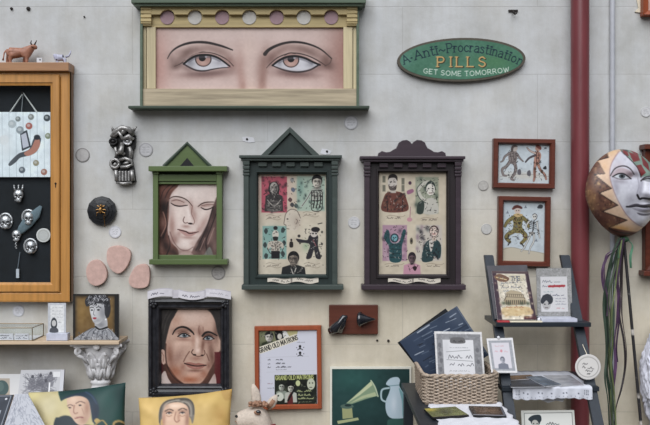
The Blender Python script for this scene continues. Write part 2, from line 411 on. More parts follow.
# ------------- small painted people used in the pictures
def bust(a, cx, cy, fw, fh, skin_=(210, 190, 170), hair=(50, 45, 45), cloth=(60, 60, 65), ink=(40, 35, 35), sh=2.6, bald=False, body=2.2, turn=0.0):
    """head and shoulders: cx, cy = face centre, fw / fh = half width / half height"""
    top = cy + fh * 0.95
    a.poly([(cx - fw * sh, cy + fh * body), (cx - fw * sh * .92, top + fh * .35), (cx - fw * .9, top), (cx + fw * .9, top), (cx + fw * sh * .92, top + fh * .35), (cx + fw * sh, cy + fh * body)], cloth, .5, 1, False)
    a.box(cx - fw * .45, cy + fh * .5, cx + fw * .45, top + fh * .2, skin_, .5)
    if not bald: a.ell(cx, cy - fh * .25, fw * 1.18, fh * 1.0, hair, .5)
    a.ell(cx, cy + fh * .05, fw * .95, fh * .98, skin_, .5)
    if not bald: a.poly([(cx - fw, cy - fh * .4), (cx, cy - fh * .62), (cx + fw, cy - fh * .4), (cx + fw * .6, cy - fh * 1.1), (cx - fw * .6, cy - fh * 1.1)], hair, .5)
    t = turn * fw
    a.glow(cx + fw * .6 * (1 if turn <= 0 else -1), cy + fh * .2, fw * .35, fh * .7, ink, .55); a.glow(cx, cy - fh * .08, fw * .7, fh * .16, ink, .3); a.glow(cx, cy + fh * 1.0, fw * .6, fh * .2, ink, .55)
    for s in (-1, 1):
        a.line([(cx + t + s * fw * .62, cy - fh * .2), (cx + t + s * fw * .2, cy - fh * .22)], ink, max(.45, fh * .09), .4, .8)
        a.ell(cx + t + s * fw * .4, cy - fh * .02, fw * .17, max(.3, fh * .08), ink, .4, .9)
    a.line([(cx + t, cy), (cx + t + fw * .1, cy + fh * .32), (cx + t - fw * .1, cy + fh * .34)], ink, .4, .4, .6)
    a.line([(cx + t - fw * .3, cy + fh * .58), (cx + t + fw * .3, cy + fh * .58)], ink, max(.45, fh * .08), .4, .8)
def limb(a, pts, col, w0, w1, ink=None):
    if ink is not None: a.line(pts, ink, w0 + .7, .4, .9, True, (1, w1 / w0))
    a.line(pts, col, w0, .4, 1, True, (1, w1 / w0))
EXPO = -0.17
# ================================================================= setting
def wall_material():
    m = bpy.data.materials.new('limewashed block wall'); m.use_nodes = True
    nt = m.node_tree; n = nt.nodes; l = nt.links; b = n['Principled BSDF']
    tc = n.new('ShaderNodeTexCoord')
    sp = n.new('ShaderNodeSeparateXYZ'); l.new(tc.outputs['Object'], sp.inputs[0])
    cb = n.new('ShaderNodeCombineXYZ')
    def math_(op, a, v):
        q = n.new('ShaderNodeMath'); q.operation = op; l.new(a, q.inputs[0])
        if isinstance(v, (int, float)): q.inputs[1].default_value = v
        else: l.new(v, q.inputs[1])
        return q.outputs[0]
    l.new(math_('ADD', sp.outputs['X'], 0.23), cb.inputs['X']); l.new(math_('ADD', sp.outputs['Z'], 0.158), cb.inputs['Y'])
    br = n.new('ShaderNodeTexBrick'); l.new(cb.outputs[0], br.inputs['Vector'])
    br.inputs['Scale'].default_value = 1.0; br.inputs['Brick Width'].default_value = 1.08; br.inputs['Row Height'].default_value = 0.27
    br.inputs['Mortar Size'].default_value = 0.0022; br.inputs['Mortar Smooth'].default_value = 0.6
    def noise(scale, detail, rough, st=None):
        mp = n.new('ShaderNodeMapping'); l.new(tc.outputs['Object'], mp.inputs['Vector'])
        if st: mp.inputs['Scale'].default_value = st
        z = n.new('ShaderNodeTexNoise'); z.inputs['Scale'].default_value = scale; z.inputs['Detail'].default_value = detail; z.inputs['Roughness'].default_value = rough
        l.new(mp.outputs[0], z.inputs['Vector']); return z.outputs['Fac']
    def ramp(f, p0, c0, p1, c1):
        r = n.new('ShaderNodeValToRGB'); l.new(f, r.inputs['Fac']); e = r.color_ramp.elements
        e[0].position, e[1].position = p0, p1; e[0].color, e[1].color = c0, c1
        return r.outputs['Color']
    def mix(kind, f, a, c):
        x = n.new('ShaderNodeMix'); x.data_type = 'RGBA'; x.blend_type = kind
        if isinstance(f, float): x.inputs[0].default_value = f
        else: l.new(f, x.inputs[0])
        l.new(a, x.inputs[6])
        if isinstance(c, tuple): x.inputs[7].default_value = c
        else: l.new(c, x.inputs[7])
        return x.outputs[2]
    zr = n.new('ShaderNodeMapRange'); l.new(sp.outputs['Z'], zr.inputs[0]); zr.inputs[1].default_value = 1.75; zr.inputs[2].default_value = 1.0
    xr = n.new('ShaderNodeMapRange'); l.new(sp.outputs['X'], xr.inputs[0]); xr.inputs[1].default_value = -1.1; xr.inputs[2].default_value = 0.15; xr.inputs[3].default_value = .35
    warm = math_('ADD', math_('MULTIPLY', math_('MULTIPLY', zr.outputs[0], xr.outputs[0]), .8), math_('MULTIPLY', math_('SUBTRACT', noise(1.9, 5, .6), .5), .9))
    base = ramp(warm, .0, L((198, 199, 200)), .75, L((208, 199, 181)))
    base = mix('MULTIPLY', 0.6, base, ramp(noise(3.6, 9, .68), .32, L((206, 203, 195)), .6, (1, 1, 1, 1)))
    base = mix('MULTIPLY', 0.35, base, ramp(noise(9, 6, .7, (2.2, 1, .3)), .3, L((226, 222, 212)), .6, (1, 1, 1, 1)))
    base = mix('MIX', ramp(noise(26, 8, .72), .66, (0, 0, 0, 1), .72, (.55, .55, .55, 1)), base, L((214, 214, 215)))
    base = mix('MIX', ramp(noise(60, 5, .6), .71, (0, 0, 0, 1), .77, (.55, .55, .55, 1)), base, L((120, 112, 102)))
    seam = math_('MULTIPLY', br.outputs['Fac'], math_('MULTIPLY', noise(4, 4, .6), noise(1.5, 2, .5)))
    base = mix('MIX', math_('MULTIPLY', seam, .95), base, L((140, 136, 130)))
    l.new(base, b.inputs['Base Color'])
    b.inputs['Roughness'].default_value = 0.9; b.inputs['Specular IOR Level'].default_value = 0.15
    bp = n.new('ShaderNodeBump'); bp.inputs['Strength'].default_value = 0.35; bp.inputs['Distance'].default_value = 0.004
    h = math_('SUBTRACT', noise(26, 8, .65), math_('MULTIPLY', br.outputs['Fac'], 0.5))
    l.new(h, bp.inputs['Height']); l.new(bp.outputs['Normal'], b.inputs['Normal'])
    return m
bm = B(); box(bm, -3.2, 3.2, -0.25, 0.0, -0.02, 3.3)
o = obj('wall_back', bm, wall_material()); o['kind'] = 'structure'
bm = B(); box(bm, -3.2, 3.2, 0.0, 5.2, -0.1, 0.0)
o = obj('floor', bm, mat('paved ground', (96, 92, 86), .9, 0, .15, 9, .3)); o['kind'] = 'structure'

# ================================================================= shared materials
M_gold = wood('weathered gold paint', (184, 165, 120), 'x', .6, .25, 22)
M_goldz = wood('weathered gold paint upright', (194, 180, 146), 'z', .6, .2, 22)
M_goldd = wood('bare worn wood', (170, 156, 132), 'x', .65, .35, 26, .3)
M_green = wood('dull green paint', (84, 98, 82), 'x', .5, .2, 25)
M_greend = wood('dark green paint', (56, 68, 56), 'x', .5, .2, 25)
M_moss = wood('moss green paint', (84, 100, 60), 'z', .45, .15, 20)
M_mossx = wood('moss green paint across', (82, 98, 58), 'x', .45, .15, 20)
M_teal = wood('dark teal paint', (36, 47, 45), 'z', .45, .2, 20)
M_tealx = wood('grey green paint', (60, 69, 65), 'x', .45, .2, 20)
M_plum = wood('dark plum paint', (38, 32, 34), 'z', .4, .22, 20)
M_plumx = wood('plum paint across', (58, 47, 54), 'x', .4, .22, 20)
M_oak = wood('honey oak', (180, 129, 70), 'z', .35, .2, 30)
M_oakx = wood('honey oak across', (180, 129, 70), 'x', .35, .2, 30)
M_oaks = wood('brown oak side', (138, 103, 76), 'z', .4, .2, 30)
M_oakt = wood('brown oak cornice', (160, 118, 84), 'x', .4, .2, 30)
M_maho = wood('red brown wood', (92, 46, 34), 'x', .4, .22, 30)
M_black = mat('black lacquer', (30, 31, 34), .35, 0, .3, 60, .2)
M_blackw = wood('black painted wood', (38, 43, 49), 'z', .45, .25, 30)
M_silver = mat('aged silver', (188, 188, 190), .3, .6, .35, 90, .3)
M_dark = mat('black metal', (28, 28, 30), .45, .3, .25, 60)
M_paper = mat('white paper', (206, 206, 210), .75, 0, .04, 30)
M_brass = mat('brass', (170, 130, 80), .35, .9, .2, 60)
M_nail = mat('rusty iron', (45, 40, 38), .6, .5, .3, 80)
M_cream = mat('old cream paper', (222, 212, 190), .8, 0, .06, 40)
M_clear = glass_mat('clear plastic', (252, 253, 254), .03, .08)
M_glass = glass_mat('window glass', (253, 254, 254), .025, .02)
M_white = mat('white plaster', (205, 203, 204), .8, 0, .08, 50, .3)

# ================================================================= the wide eyes painting
t = thing('eyes_painting', 'wide green and gold wall case framing a painting of two eyes', 'painting', (X(249), 0, Z(110)))
for x0, x1 in ((140, 142.5), (356.5, 359)):
    bm = B(); pbk(bm, x0, -2, x1, 107, .002, .07); obj('side_board', bm, M_green, t, label='green side board')
bm = B(); pbk(bm, 131, -9, 366, 3, .002, .125, .004); pbk(bm, 134, 3, 363, 5.8, .002, .11, .002); obj('cornice', bm, M_green, t, label='dull green cornice')
bm = B(); pbk(bm, 128, 105.6, 369.5, 108.4, .002, .11, .003); obj('ledge', bm, M_greend, t, label='dark green ledge')
bm = B(); pbk(bm, 142.5, 4, 356.5, 107, .002, .012); obj('back_board', bm, M_goldd, t)
bm = B(); pbk(bm, 142.5, 88.6, 356.5, 106, .012, .058, .002); obj('lower_panel', bm, M_goldd, t, label='bare worn wooden panel')
bm = B(); pbk(bm, 142.5, 13, 356.5, 27.2, .012, .05, .002); obj('frieze', bm, M_gold, t)
dx = [167.3, 194.8, 222.2, 249.3, 276.6, 303.8, 331.2]
pts = [(144, 4), (355, 4), (355, 14.3)]
for x in reversed(dx):
    pts += [(x + 8.5, 14.3)] + [(x + 7.6 * math.cos(a), 17 - 7.6 * math.sin(a)) for a in np.linspace(math.radians(20), math.radians(160), 11)] + [(x - 8.5, 14.3)]
pts += [(144, 14.3)]
bm = B(); ppk(bm, pts, .05, .078); obj('scalloped_trim', bm, M_gold, t)
M_mauve = mat('mauve paint', (158, 130, 136), .6, 0, .08, 60); M_chalk = mat('chalk paint', (192, 188, 182), .6, 0, .08, 60)
for i, x in enumerate(dx):
    bm = B(); lathe(bm, [(6.9 * S, 0), (6.9 * S, .0025), (6.5 * S, .003)], (X(x, .034), -.0343, Z(17.6, .034)), 'y', 32)
    obj('disc', bm, M_chalk if i % 2 else M_mauve, t, label='chalk white disc' if i % 2 else 'mauve disc')
for x0, x1 in ((140.5, 151.2), (346.8, 357.5)):
    bm = B()
    pbk(bm, x0, 4, x1, 25.5, .05, .066, .001)
    for y0, y1, dd in ((4, 9.5, .086), (10.3, 13.5, .082), (14.3, 17.5, .082), (18.3, 21.5, .08), (21.8, 23.5, .075)): pbk(bm, x0, y0, x1, y1, .05, dd, .003)
    obj('corbel', bm, M_gold, t)
for x0, x1, x2, x3 in ((142.8, 146, 146.6, 155.6), (353.2, 356.4, 343.4, 352.6)):
    bm = B(); pbk(bm, x0, 27, x1, 88.6, .012, .045, .001); pbk(bm, x2, 27, x3, 88.6, .012, .052, .002); obj('post', bm, M_goldz, t)
a = Art(154, 26, 345, 90, (216, 187, 178), 3)
a.glow(250, 20, 90, 30, (226, 204, 196), .7); a.glow(155, 70, 14, 45, (196, 142, 130), .75); a.glow(345, 60, 18, 50, (172, 124, 112), .85)
a.glow(205, 88, 40, 10, (224, 200, 192), .6); a.glow(300, 88, 30, 8, (222, 196, 188), .6)
a.glow(249, 62, 7, 40, (226, 200, 188), .5); a.glow(263, 62, 6, 16, (150, 112, 100), .55, 12); a.glow(240, 60, 6, 14, (190, 150, 138), .5)
a.glow(243, 86, 4, 12, (176, 128, 114), .6); a.glow(262, 84, 4.5, 14, (178, 132, 118), .65); a.glow(252, 88, 5, 10, (226, 196, 182), .6)
# left eye socket, lids, eye
a.glow(178, 63, 9, 6, (142, 112, 104), .7, -30); a.glow(196, 51, 20, 4.5, (170, 138, 128), .65, -8); a.glow(222, 53, 12, 5, (176, 142, 132), .6, 25)
a.glow(205, 75, 24, 4, (150, 112, 104), .65, -3); a.glow(232, 66, 6, 6, (160, 118, 108), .6); a.glow(189, 60, 8, 5, (150, 118, 110), .6, -30)
a.line([(167.5, 58.5), (171, 52.5), (177, 47.5), (186, 43.8), (196, 42.2), (207, 42.6), (218, 45), (226, 47.5), (232.5, 50)], (44, 36, 36), 2.3, 1.0, .95, True, (.35, .7, 1, 1.1, .9, .5))
a.line([(174.5, 66.3), (180, 64), (187, 59.3), (194.5, 54.8), (203, 52.7), (212, 53.2), (221, 56.3), (228, 60.5), (233.5, 66)], (70, 52, 50), 1.3, .8, .85, True, (.5, .9, 1, 1, .6))
a.line([(186, 59.5), (196, 55.2), (206, 54.3), (217, 56.3), (228, 62)], (226, 200, 192), 1.2, .8, .7)
eye = [(184, 63.8), (189, 59.6), (196, 56), (204, 54.8), (212, 55.6), (220, 59), (229.5, 66.3), (222, 67.6), (213, 69), (204, 70.6), (196, 70), (189, 67)]
a.poly(eye, (212, 210, 216), .7); a.glow(190, 63, 5, 4, (140, 138, 146), .7); a.glow(219, 63, 6, 3, (165, 160, 168), .6)
a.ell(203.3, 59.2, 8.3, 7.6, (70, 54, 52), .8); a.ell(203.3, 59.2, 7.2, 6.6, (190, 148, 136), .8); a.glow(203, 63, 5, 2.5, (215, 178, 165), .7)
a.ell(202.3, 58, 3.5, 3.3, (30, 22, 24), .7); a.ell(206, 56.8, 1.2, 1, (230, 225, 225), .5)
a.poly([(183, 62), (189, 57.8), (196, 53.8), (204, 52.6), (212, 53.5), (221, 57), (231, 65), (220, 58.9), (212, 56.3), (204, 55.6), (196, 56.9), (189, 60.5)], (190, 156, 146), .8)
a.line([(183.5, 64), (189, 59.6), (196, 56), (204, 54.9), (212, 55.7), (220, 59), (229.8, 66.3)], (32, 26, 30), 2.0, .8, 1, True, (.8, 1.1, 1, .9, .6))
a.line([(183.5, 63.7), (189, 67.2), (196, 70.2), (204, 70.9), (213, 69.2), (222, 67.8), (231, 67.4)], (58, 46, 50), 1.5, .8, .95, True, (1, 1.1, 1, .7, .5))
a.ell(229.5, 66.6, 2.2, 1, (205, 150, 145), .7, .8, 15)
# right eye
a.glow(327, 62, 9, 6, (136, 100, 92), .7, 35); a.glow(300, 50, 22, 4.5, (170, 136, 126), .65, 6); a.glow(270, 62, 5, 6, (140, 106, 98), .65); a.glow(276, 55, 9, 5, (168, 132, 122), .6, -35)
a.glow(296, 75, 22, 4, (150, 110, 102), .65, 3); a.glow(318, 66, 8, 5, (150, 112, 104), .6, 20)
a.line([(265, 54), (268, 50.5), (274, 46.8), (283, 43.5), (293, 42), (304, 43), (314, 46), (322.5, 50.5), (331.5, 58.5)], (40, 33, 33), 2.6, 1.0, .95, True, (1.5, 1.1, .9, .8, .6, .4))
a.line([(331.5, 58.5), (330, 63), (325, 66)], (96, 74, 68), 1.2, 1.0, .6)
a.line([(266.5, 68), (271, 63), (278, 57.5), (287, 54), (296, 53.2), (306, 55.2), (316, 59.5), (326, 65.8)], (70, 52, 50), 1.3, .8, .85, True, (.5, .9, 1, 1, .6))
a.line([(276, 60.5), (286, 55.8), (296, 54.9), (308, 57.6), (318, 62.5)], (224, 198, 190), 1.2, .8, .7)
eye = [(273, 65.2), (279, 60.5), (287, 57), (296, 56.2), (305, 58.2), (312, 61.6), (318.5, 64.8), (311, 69.2), (303, 71.4), (295, 71.8), (286, 70.3), (279, 68)]
a.poly(eye, (212, 210, 216), .7); a.glow(279, 64, 4, 3, (150, 146, 154), .6); a.glow(311, 64.5, 5, 3, (150, 146, 154), .65)
a.ell(291, 60, 8.3, 7.6, (70, 54, 52), .8); a.ell(291, 60, 7.2, 6.6, (190, 148, 136), .8); a.glow(291, 64, 5, 2.5, (215, 178, 165), .7)
a.ell(291, 59, 3.5, 3.3, (30, 22, 24), .7); a.ell(294.5, 58, 1.2, 1, (230, 225, 225), .5)
a.poly([(272, 63.5), (279, 58.5), (287, 54.9), (296, 54), (305, 56), (313, 60), (319, 64), (312, 61.8), (305, 58.8), (296, 57), (287, 57.8), (279, 61.3)], (190, 154, 144), .8)
a.line([(272.5, 65.4), (279, 60.5), (287, 57), (296, 56.2), (305, 58.2), (312, 61.6), (320, 65)], (32, 26, 30), 2.0, .8, 1, True, (.7, 1, 1, 1, .8))
a.line([(272, 65.4), (279, 68.3), (286, 70.6), (295, 72), (303, 71.6), (311, 69.5), (318.5, 65)], (52, 42, 46), 1.6, .8, .95, True, (.6, 1, 1.1, 1.1, 1))
for g in ((172, 60, 4, 6, (150, 120, 112), .6, -30), (192, 50, 16, 3, (150, 120, 112), .5, -10), (216, 50, 12, 3.4, (158, 126, 116), .5, 18), (302, 48.5, 18, 3.4, (150, 118, 108), .5, 8), (280, 51, 9, 4, (150, 116, 106), .5, -30), (326, 58, 4, 6, (140, 106, 96), .55, 20), (188, 69, 7, 3, (140, 110, 104), .5, 20), (222, 71, 10, 2.4, (150, 116, 108), .5, -8), (282, 71, 8, 2.6, (140, 106, 100), .5, 15), (312, 71, 8, 2.6, (140, 106, 100), .5, -15), (186, 54, 9, 3.5, (128, 96, 88), .6, -38), (205, 73.5, 20, 2.4, (120, 88, 84), .55, -2), (229, 60, 5, 4, (150, 108, 98), .6, 30), (176, 66, 5, 3, (120, 90, 82), .6, -20), (311, 53, 10, 3, (128, 96, 88), .55, 24), (296, 73.6, 17, 2.4, (118, 86, 82), .55, 3), (272, 58, 4, 5, (136, 98, 90), .6, 20), (328, 66, 6, 4, (120, 86, 78), .6, 20), (264, 70, 3.5, 14, (160, 118, 106), .5, 4), (240, 74, 3, 12, (188, 142, 130), .45, 0), (249, 48, 10, 8, (226, 198, 186), .5, 0)): a.glow(*g)
for e_ in ([(184, 63.8), (189, 59.6), (196, 56), (204, 54.9), (212, 55.7), (220, 59), (229.8, 66.3)], [(272.5, 65.4), (279, 60.5), (287, 57), (296, 56.2), (305, 58.2), (312, 61.6), (320, 65)]): a.line(e_, (24, 18, 22), 2.0, .8, 1, True, (.8, 1.1, 1, .9, .7)); a.line([(x, y + 2) for x, y in e_[1:-1]], (110, 106, 116), 2, 1.6, .55)
a.noise(1.6, 2); a.noise(2, 9)
art_mesh('painting', a, flat(.022), t)

# ================================================================= pill sign
t = thing('oval_sign', 'oval green wooden sign with gold, navy and white lettering', 'sign', (X(461.5), 0, Z(81.5)))
bm = B(); n = 96
oval = lambda rx, ry, d: [(X(461.5, d) + rx * S * math.cos(2 * math.pi * i / n) * math.cos(.018) - ry * S * math.sin(2 * math.pi * i / n) * math.sin(-.018), Z(59.7, d) + rx * S * math.cos(2 * math.pi * i / n) * .018 + ry * S * math.sin(2 * math.pi * i / n)) for i in range(n)]
prism(bm, oval(63.8, 21.9, .022), .002, .022, .003); obj('board', bm, mat('dark sign edge', (78, 72, 62), .6, 0, .2, 50), t, label='dark brown edge')
a = Art(396, 36, 527, 83, (78, 136, 108), 4)
a.noise(4, 12); a.noise(3, 2.5); a.glow(495, 62, 18, 8, (86, 146, 92), .6); a.glow(405, 60, 8, 10, (110, 165, 150), .5)
def arc(t0):
    xs = np.array([401, 405, 412, 420, 430, 440, 450, 462, 474, 484, 494, 503, 511, 518.5, 524]); ys = np.array([66.8, 64, 61, 58.6, 56, 54, 52.5, 51.6, 52, 53.4, 55.6, 58.2, 61.2, 64.8, 68])
    x = t0; y = float(np.interp(x, xs, ys)); an = math.degrees(math.atan2(float(np.interp(x + 3, xs, ys)) - float(np.interp(x - 3, xs, ys)), 6)); return x, y, an
navy = (8, 44, 70)
def word(s, x0, x1, h, w):
    wd = sum(GLYPH[c][0] + .16 for c in s) - .16; k = (x1 - x0) / (wd * h)
    a.text(s, 0, 0, h, navy, w, True, path=lambda q: arc(x0 + q), wide=k)
word('A', 404, 410.5, 8.5, .85); word('.', 411.5, 413.5, 8, 1.2); word('Anti', 415.5, 438, 9, .95); word('~', 439.5, 445.5, 9, .9); word('Procrastination', 447.5, 520.5, 9, .9)
for dxy, c_, w_ in (((.7, .5), (60, 56, 40), 1.9), ((0, 0), (214, 172, 104), 1.35)):
    for ch, x0, ww in (('P', 437.5, 1.15), ('I', 450, 1.2), ('L', 456.5, 1.15), ('L', 467.5, 1.15), ('S', 479, 1.15)):
        a.text(ch, x0 + dxy[0], 66.6 + dxy[1], 9.6, c_, w_, True, wide=ww)
pal = lambda q: (423.5 + q, 72.5 + 3.4 * math.sin(math.pi * (q + 4) / 84.0), 8 * math.cos(math.pi * (q + 4) / 84.0) - 2)
a.text('GET SOME TOMORROW', 0, 0, 4.7, (226, 236, 224), .6, False, path=pal, wide=1.18, gap=.3)
a.noise(2.5, 1.2)
n = 90; seg = 420; co = []; col = []; q = []
for i in range(n + 1):
    th = np.arange(seg) / seg * 2 * math.pi; r = i / n
    x = 461.5 + r * 61.4 * np.cos(th) * 1 ; y = 59.7 + r * 19.6 * np.sin(th) - .018 * (x - 461.5)
    k = kx(.0225); co.append(np.stack([(x - CX) * k, np.full(seg, -.0228), HZ - (y - CY) * k], 1)); col.append(a.at(x, y))
for i in range(n):
    for k in range(seg): q.append((i * seg + k, (i + 1) * seg + k, (i + 1) * seg + (k + 1) % seg, i * seg + (k + 1) % seg))
link_mesh('lettered_panel', raw_mesh('lettered_panel', np.concatenate(co), np.array(q), np.concatenate(col)), paint_mat(), t)

# ================================================================= pipes and fixings
M_pipe = mat('oxide red paint', (112, 54, 58), .32, 0, .12, 12, .05, (3, 3, .5), .5)
t = thing('drainpipe', 'thick dark red drainpipe running down the wall', 'pipe', (X(580, .06), -.06, 0))
bm = B(); tube(bm, [(X(580, .06), -.06, z) for z in np.linspace(0, 3.2, 12)], 9.1 * kx(.06), 32); obj('pipe', bm, M_pipe, t, smooth=True)
for z in (2.75, .35):
    bm = B(); tube(bm, [(X(580, .06), -.06, z), (X(580, .06), -.06, z + .03)], 10.2 * kx(.06), 32); box(bm, X(580, .06) - .06, X(580, .06) + .06, .002, .02, z, z + .03); obj('pipe_clip', bm, M_pipe, t)
o = obj('conduit', tube(B(), [(X(613, .02), -.013, z) for z in (.0, 1.1, 2.2, 3.2)], 2.5 * kx(.02), 16), mat('grey paint', (176, 178, 184), .5, 0, .08, 20), None, (X(613, .02), -.013, 0), True)
tag(o, 'thin pale grey conduit running down the wall beside the red drainpipe', 'pipe')
def nail(px, py, r, label, plate=None, group=None):
    t = thing('wall_nail', label, 'nail', (X(px), 0, Z(py)), group)
    bm = B(); lathe(bm, [(r * S * .6, 0), (r * S * .6, .006), (r * S, .006), (r * S * .9, .009), (r * S * .3, .011)], (X(px), .003, Z(py)), 'y', 12); obj('nail_head', bm, M_nail, t)
    if plate:
        bm = B(); pp(bm, plate, .0005, .0018); obj('paper_scrap', bm, M_paper, t, label='torn white paper scrap')
nail(11.8, 8.8, 1.5, 'small dark wall plug at top left, left of the bigger one')
nail(28.6, 8.8, 2.1, 'larger dark wall plug at top left above the bull figurine')
nail(84.5, 17, .9, 'tiny dark nail in the bare wall left of the eyes painting')
nail(377.2, 340.3, 1.1, 'dark nail left of the dark sleeves in the basket, left one of two'); nail(388.3, 340.6, 1.3, 'dark nail left of the dark sleeves in the basket, right one of two')
nail(247, 139.2, 1.1, 'black nail through torn white paper left of the teal pediment', [(242, 137), (247, 136.5), (253.5, 137.5), (255, 142), (249, 142.6), (243, 141)])
nail(327, 151.4, 1.1, 'black nail through torn white paper right of the teal pediment', [(320, 153.5), (322, 148.5), (327, 149.3), (331.5, 151), (330, 154), (325, 154.6)])
t = thing('wall_hook', 'small rusty hook screwed into wall above the oval sign', 'hook', (X(514), 0, Z(14)))
bm = B(); pb(bm, 508.5, 9.6, 518, 11.8, .001, .006, .001); obj('bracket_plate', bm, M_nail, t)
bm = B(); tube(bm, [P(513, 11, .006), P(513.5, 12.5, .022), P(515, 14.2, .026), P(516.5, 13.2, .022)], .0035, 8); obj('hook_tip', bm, M_nail, t)

# ================================================================= round stickers on the wall
def sticker(px, py, r, label, base=(206, 205, 206), ring_=(150, 148, 150), faint=1.0, text=True, inner=None):
    a = Art(px - r - 1, py - r - 1, px + r + 1, py + r + 1, base, 4)
    if inner: a.ell(px, py, r * .78, r * .78, inner, .5)
    a.ell(px, py, r * .98, r * .98, ring_, .4, .55 * faint); a.ell(px, py, r * .86, r * .86, inner or base, .4)
    if text:
        for k in (-.3, .05, .4): a.scrib(px - r * .5, py + r * k, px + r * .55, r * .2, (120, 118, 122), .45, .55 * faint)
    a.noise(4, 1.5)
    o = disc_art('round_sticker', a, px, py, r, r, .0022, None, (X(px), 0, Z(py + r)), edge=.0003)
    tag(o, label, 'sticker', 'round stickers on the wall')
sticker(82.5, 155, 7.2, 'round wall sticker just right of the oak cabinet, left of the silver mask', (194, 191, 189), (120, 116, 114), 1.2, False)
sticker(145.8, 149.8, 7, 'round wall sticker just right of the grotesque silver mask', (196, 195, 197), (140, 138, 140))
sticker(351, 122.5, 7.2, 'round white sticker under the right end of the eyes painting', (216, 216, 220), (150, 148, 150))
sticker(115, 232, 6.2, 'bright white round sticker below the black wall boss', (226, 225, 230), (170, 170, 175))
sticker(218.3, 272.7, 7, 'round sticker below the right corner of the moss green frame', (190, 185, 180), (130, 126, 124))
sticker(483.3, 185.5, 5.2, 'round sticker left of the framed print of two striding figures', (194, 190, 184), (140, 136, 132), .9, False)
sticker(486.5, 229, 5.4, 'round sticker left of the framed print of jester and skeleton', (200, 198, 194), (150, 146, 142), .8, False)
sticker(354, 222.5, 6, 'round sticker left of the plum frame, level with its middle', (208, 207, 208), (170, 168, 168), .8)
sticker(646, 112, 5.2, 'round white sticker at right edge above the large mask', (214, 213, 214), (170, 170, 170))
sticker(18.3, 311, 5.8, 'round white sticker on the wall above the glass box', (226, 226, 232), (180, 180, 186), .7)

# ================================================================= left oak cabinet and what hangs inside
t = thing('display_cabinet', 'honey oak wall cabinet with glazed door and dark interior', 'cabinet', (X(0, .04), -.04, Z(302, .08)))
bm = B(); pb(bm, -69, 72, 68.5, 301, .002, .008); obj('back_panel', bm, mat('black felt', (22, 27, 32), .8, 0, .3, 12, .1), t, label='black felt back panel')
dF = .056
for x0, x1 in ((66, 69.6), (-70, -66)):
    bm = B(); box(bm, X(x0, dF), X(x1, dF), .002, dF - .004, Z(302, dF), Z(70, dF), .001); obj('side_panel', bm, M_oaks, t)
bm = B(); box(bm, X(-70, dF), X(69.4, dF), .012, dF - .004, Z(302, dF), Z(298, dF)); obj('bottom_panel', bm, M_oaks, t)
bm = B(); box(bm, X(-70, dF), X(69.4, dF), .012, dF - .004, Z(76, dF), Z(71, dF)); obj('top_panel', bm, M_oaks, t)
bm = B(); ring(bm, rect(-70, 71, 69.6, 302, dF), rect(-60, 78, 60.2, 292.5, dF), [(0, .034), (0, dF - .002), (.15, dF), (.85, dF), (1, dF - .003), (1, .034)]); obj('face_frame', bm, M_oak, t)
bm = B(); pb(bm, -74, 62.2, 68.6, 70.8, .002, .078, .003); obj('cornice', bm, M_oakt, t, label='brown oak cornice')
dr = ring(B(), rect(-59.5, 74.5, 59.4, 292, .062), rect(-50, 85.2, 50.2, 282.6, .062), [(0, .044), (0, .06), (.1, .062), (.72, .062), (.8, .058), (1, .056), (1, .044)])
door = obj('door', dr, M_oak, t)
bm = B(); pb(bm, -50.5, 84.6, 50.8, 283.2, .048, .05); o = obj('glass_pane', bm, M_glass, door)
bm = B(); lathe(bm, [(.004, 0), (.004, .0015)], (X(55.6, .062), -.062, Z(183.5, .062)), 'y', 16); box(bm, X(55.2, .062), X(56, .062), .062, .0635, Z(187.5, .062), Z(183, .062)); obj('keyhole', bm, M_dark, door, label='black keyhole')
# hanging board picture
a = Art(-40, 112, 50, 177, (236, 246, 252), 3); a.noise(5, 8); a.noise(4, 3)
for x in range(-40, 52, 7): a.line([(x, 112), (x + .5, 177)], (176, 190, 198), .7, .6, .5)
a.poly([(30, 148), (34, 138), (38, 136), (41, 139), (39, 147), (35, 153), (27, 156), (20, 158), (16, 162), (10, 166), (9, 163), (18, 154), (26, 151)], (90, 96, 104), .6)
a.poly([(35, 140), (39, 139), (40, 145), (36, 152), (28, 156), (24, 153), (31, 148)], (204, 138, 118), .7); a.ell(37, 137.3, 3.2, 2.6, (56, 62, 74), .5)
a.poly([(20, 133), (27, 130), (31, 147), (22, 151)], (70, 78, 88), .5, 1, False); a.poly([(21, 135), (26, 132.5), (29, 146), (23, 148.5)], (206, 208, 222), .5, 1, False)
for x, y, r, c_ in ((29, 126, 3.4, (196, 110, 98)), (31, 117, 3, (150, 155, 150)), (47, 118, 3.4, (80, 92, 98)), (18, 119, 2.6, (140, 150, 150)), (36, 163, 3, (168, 160, 130)), (22, 170, 3.2, (110, 120, 130)), (44, 172, 3.2, (190, 130, 110)), (48, 136, 3, (150, 160, 130)), (12, 124, 4, (190, 200, 205)), (20, 130, 3.8, (160, 170, 176)), (4, 140, 5, (226, 230, 232)), (-10, 130, 5, (160, 120, 110)), (-24, 150, 5, (100, 116, 120))):
    a.ell(x, y, r, r, c_, .6); a.ell(x - .5, y - .6, r * .5, r * .45, (226, 228, 228), .6, .6)
a.glow(6, 145, 7, 14, (236, 240, 242), .7)
t = thing('hanging_picture', 'pale blue picture board with a painted bird hanging inside oak cabinet', 'picture', (X(5, .04), -.03, Z(177, .04)))
bm = B(); pb(bm, -40, 112, 50.5, 177, .016, .0255, .001); obj('board', bm, M_paper, t)
art_mesh('painting', a, flat(.026), t)
bm = B(); tube(bm, [P(10, 112.5, .024), P(23.3, 93, .02), P(37, 112.5, .024)], .0034, 8); obj('hanging_cord', bm, mat('pale grey cord', (190, 194, 192), .8), t, label='pale grey cord')
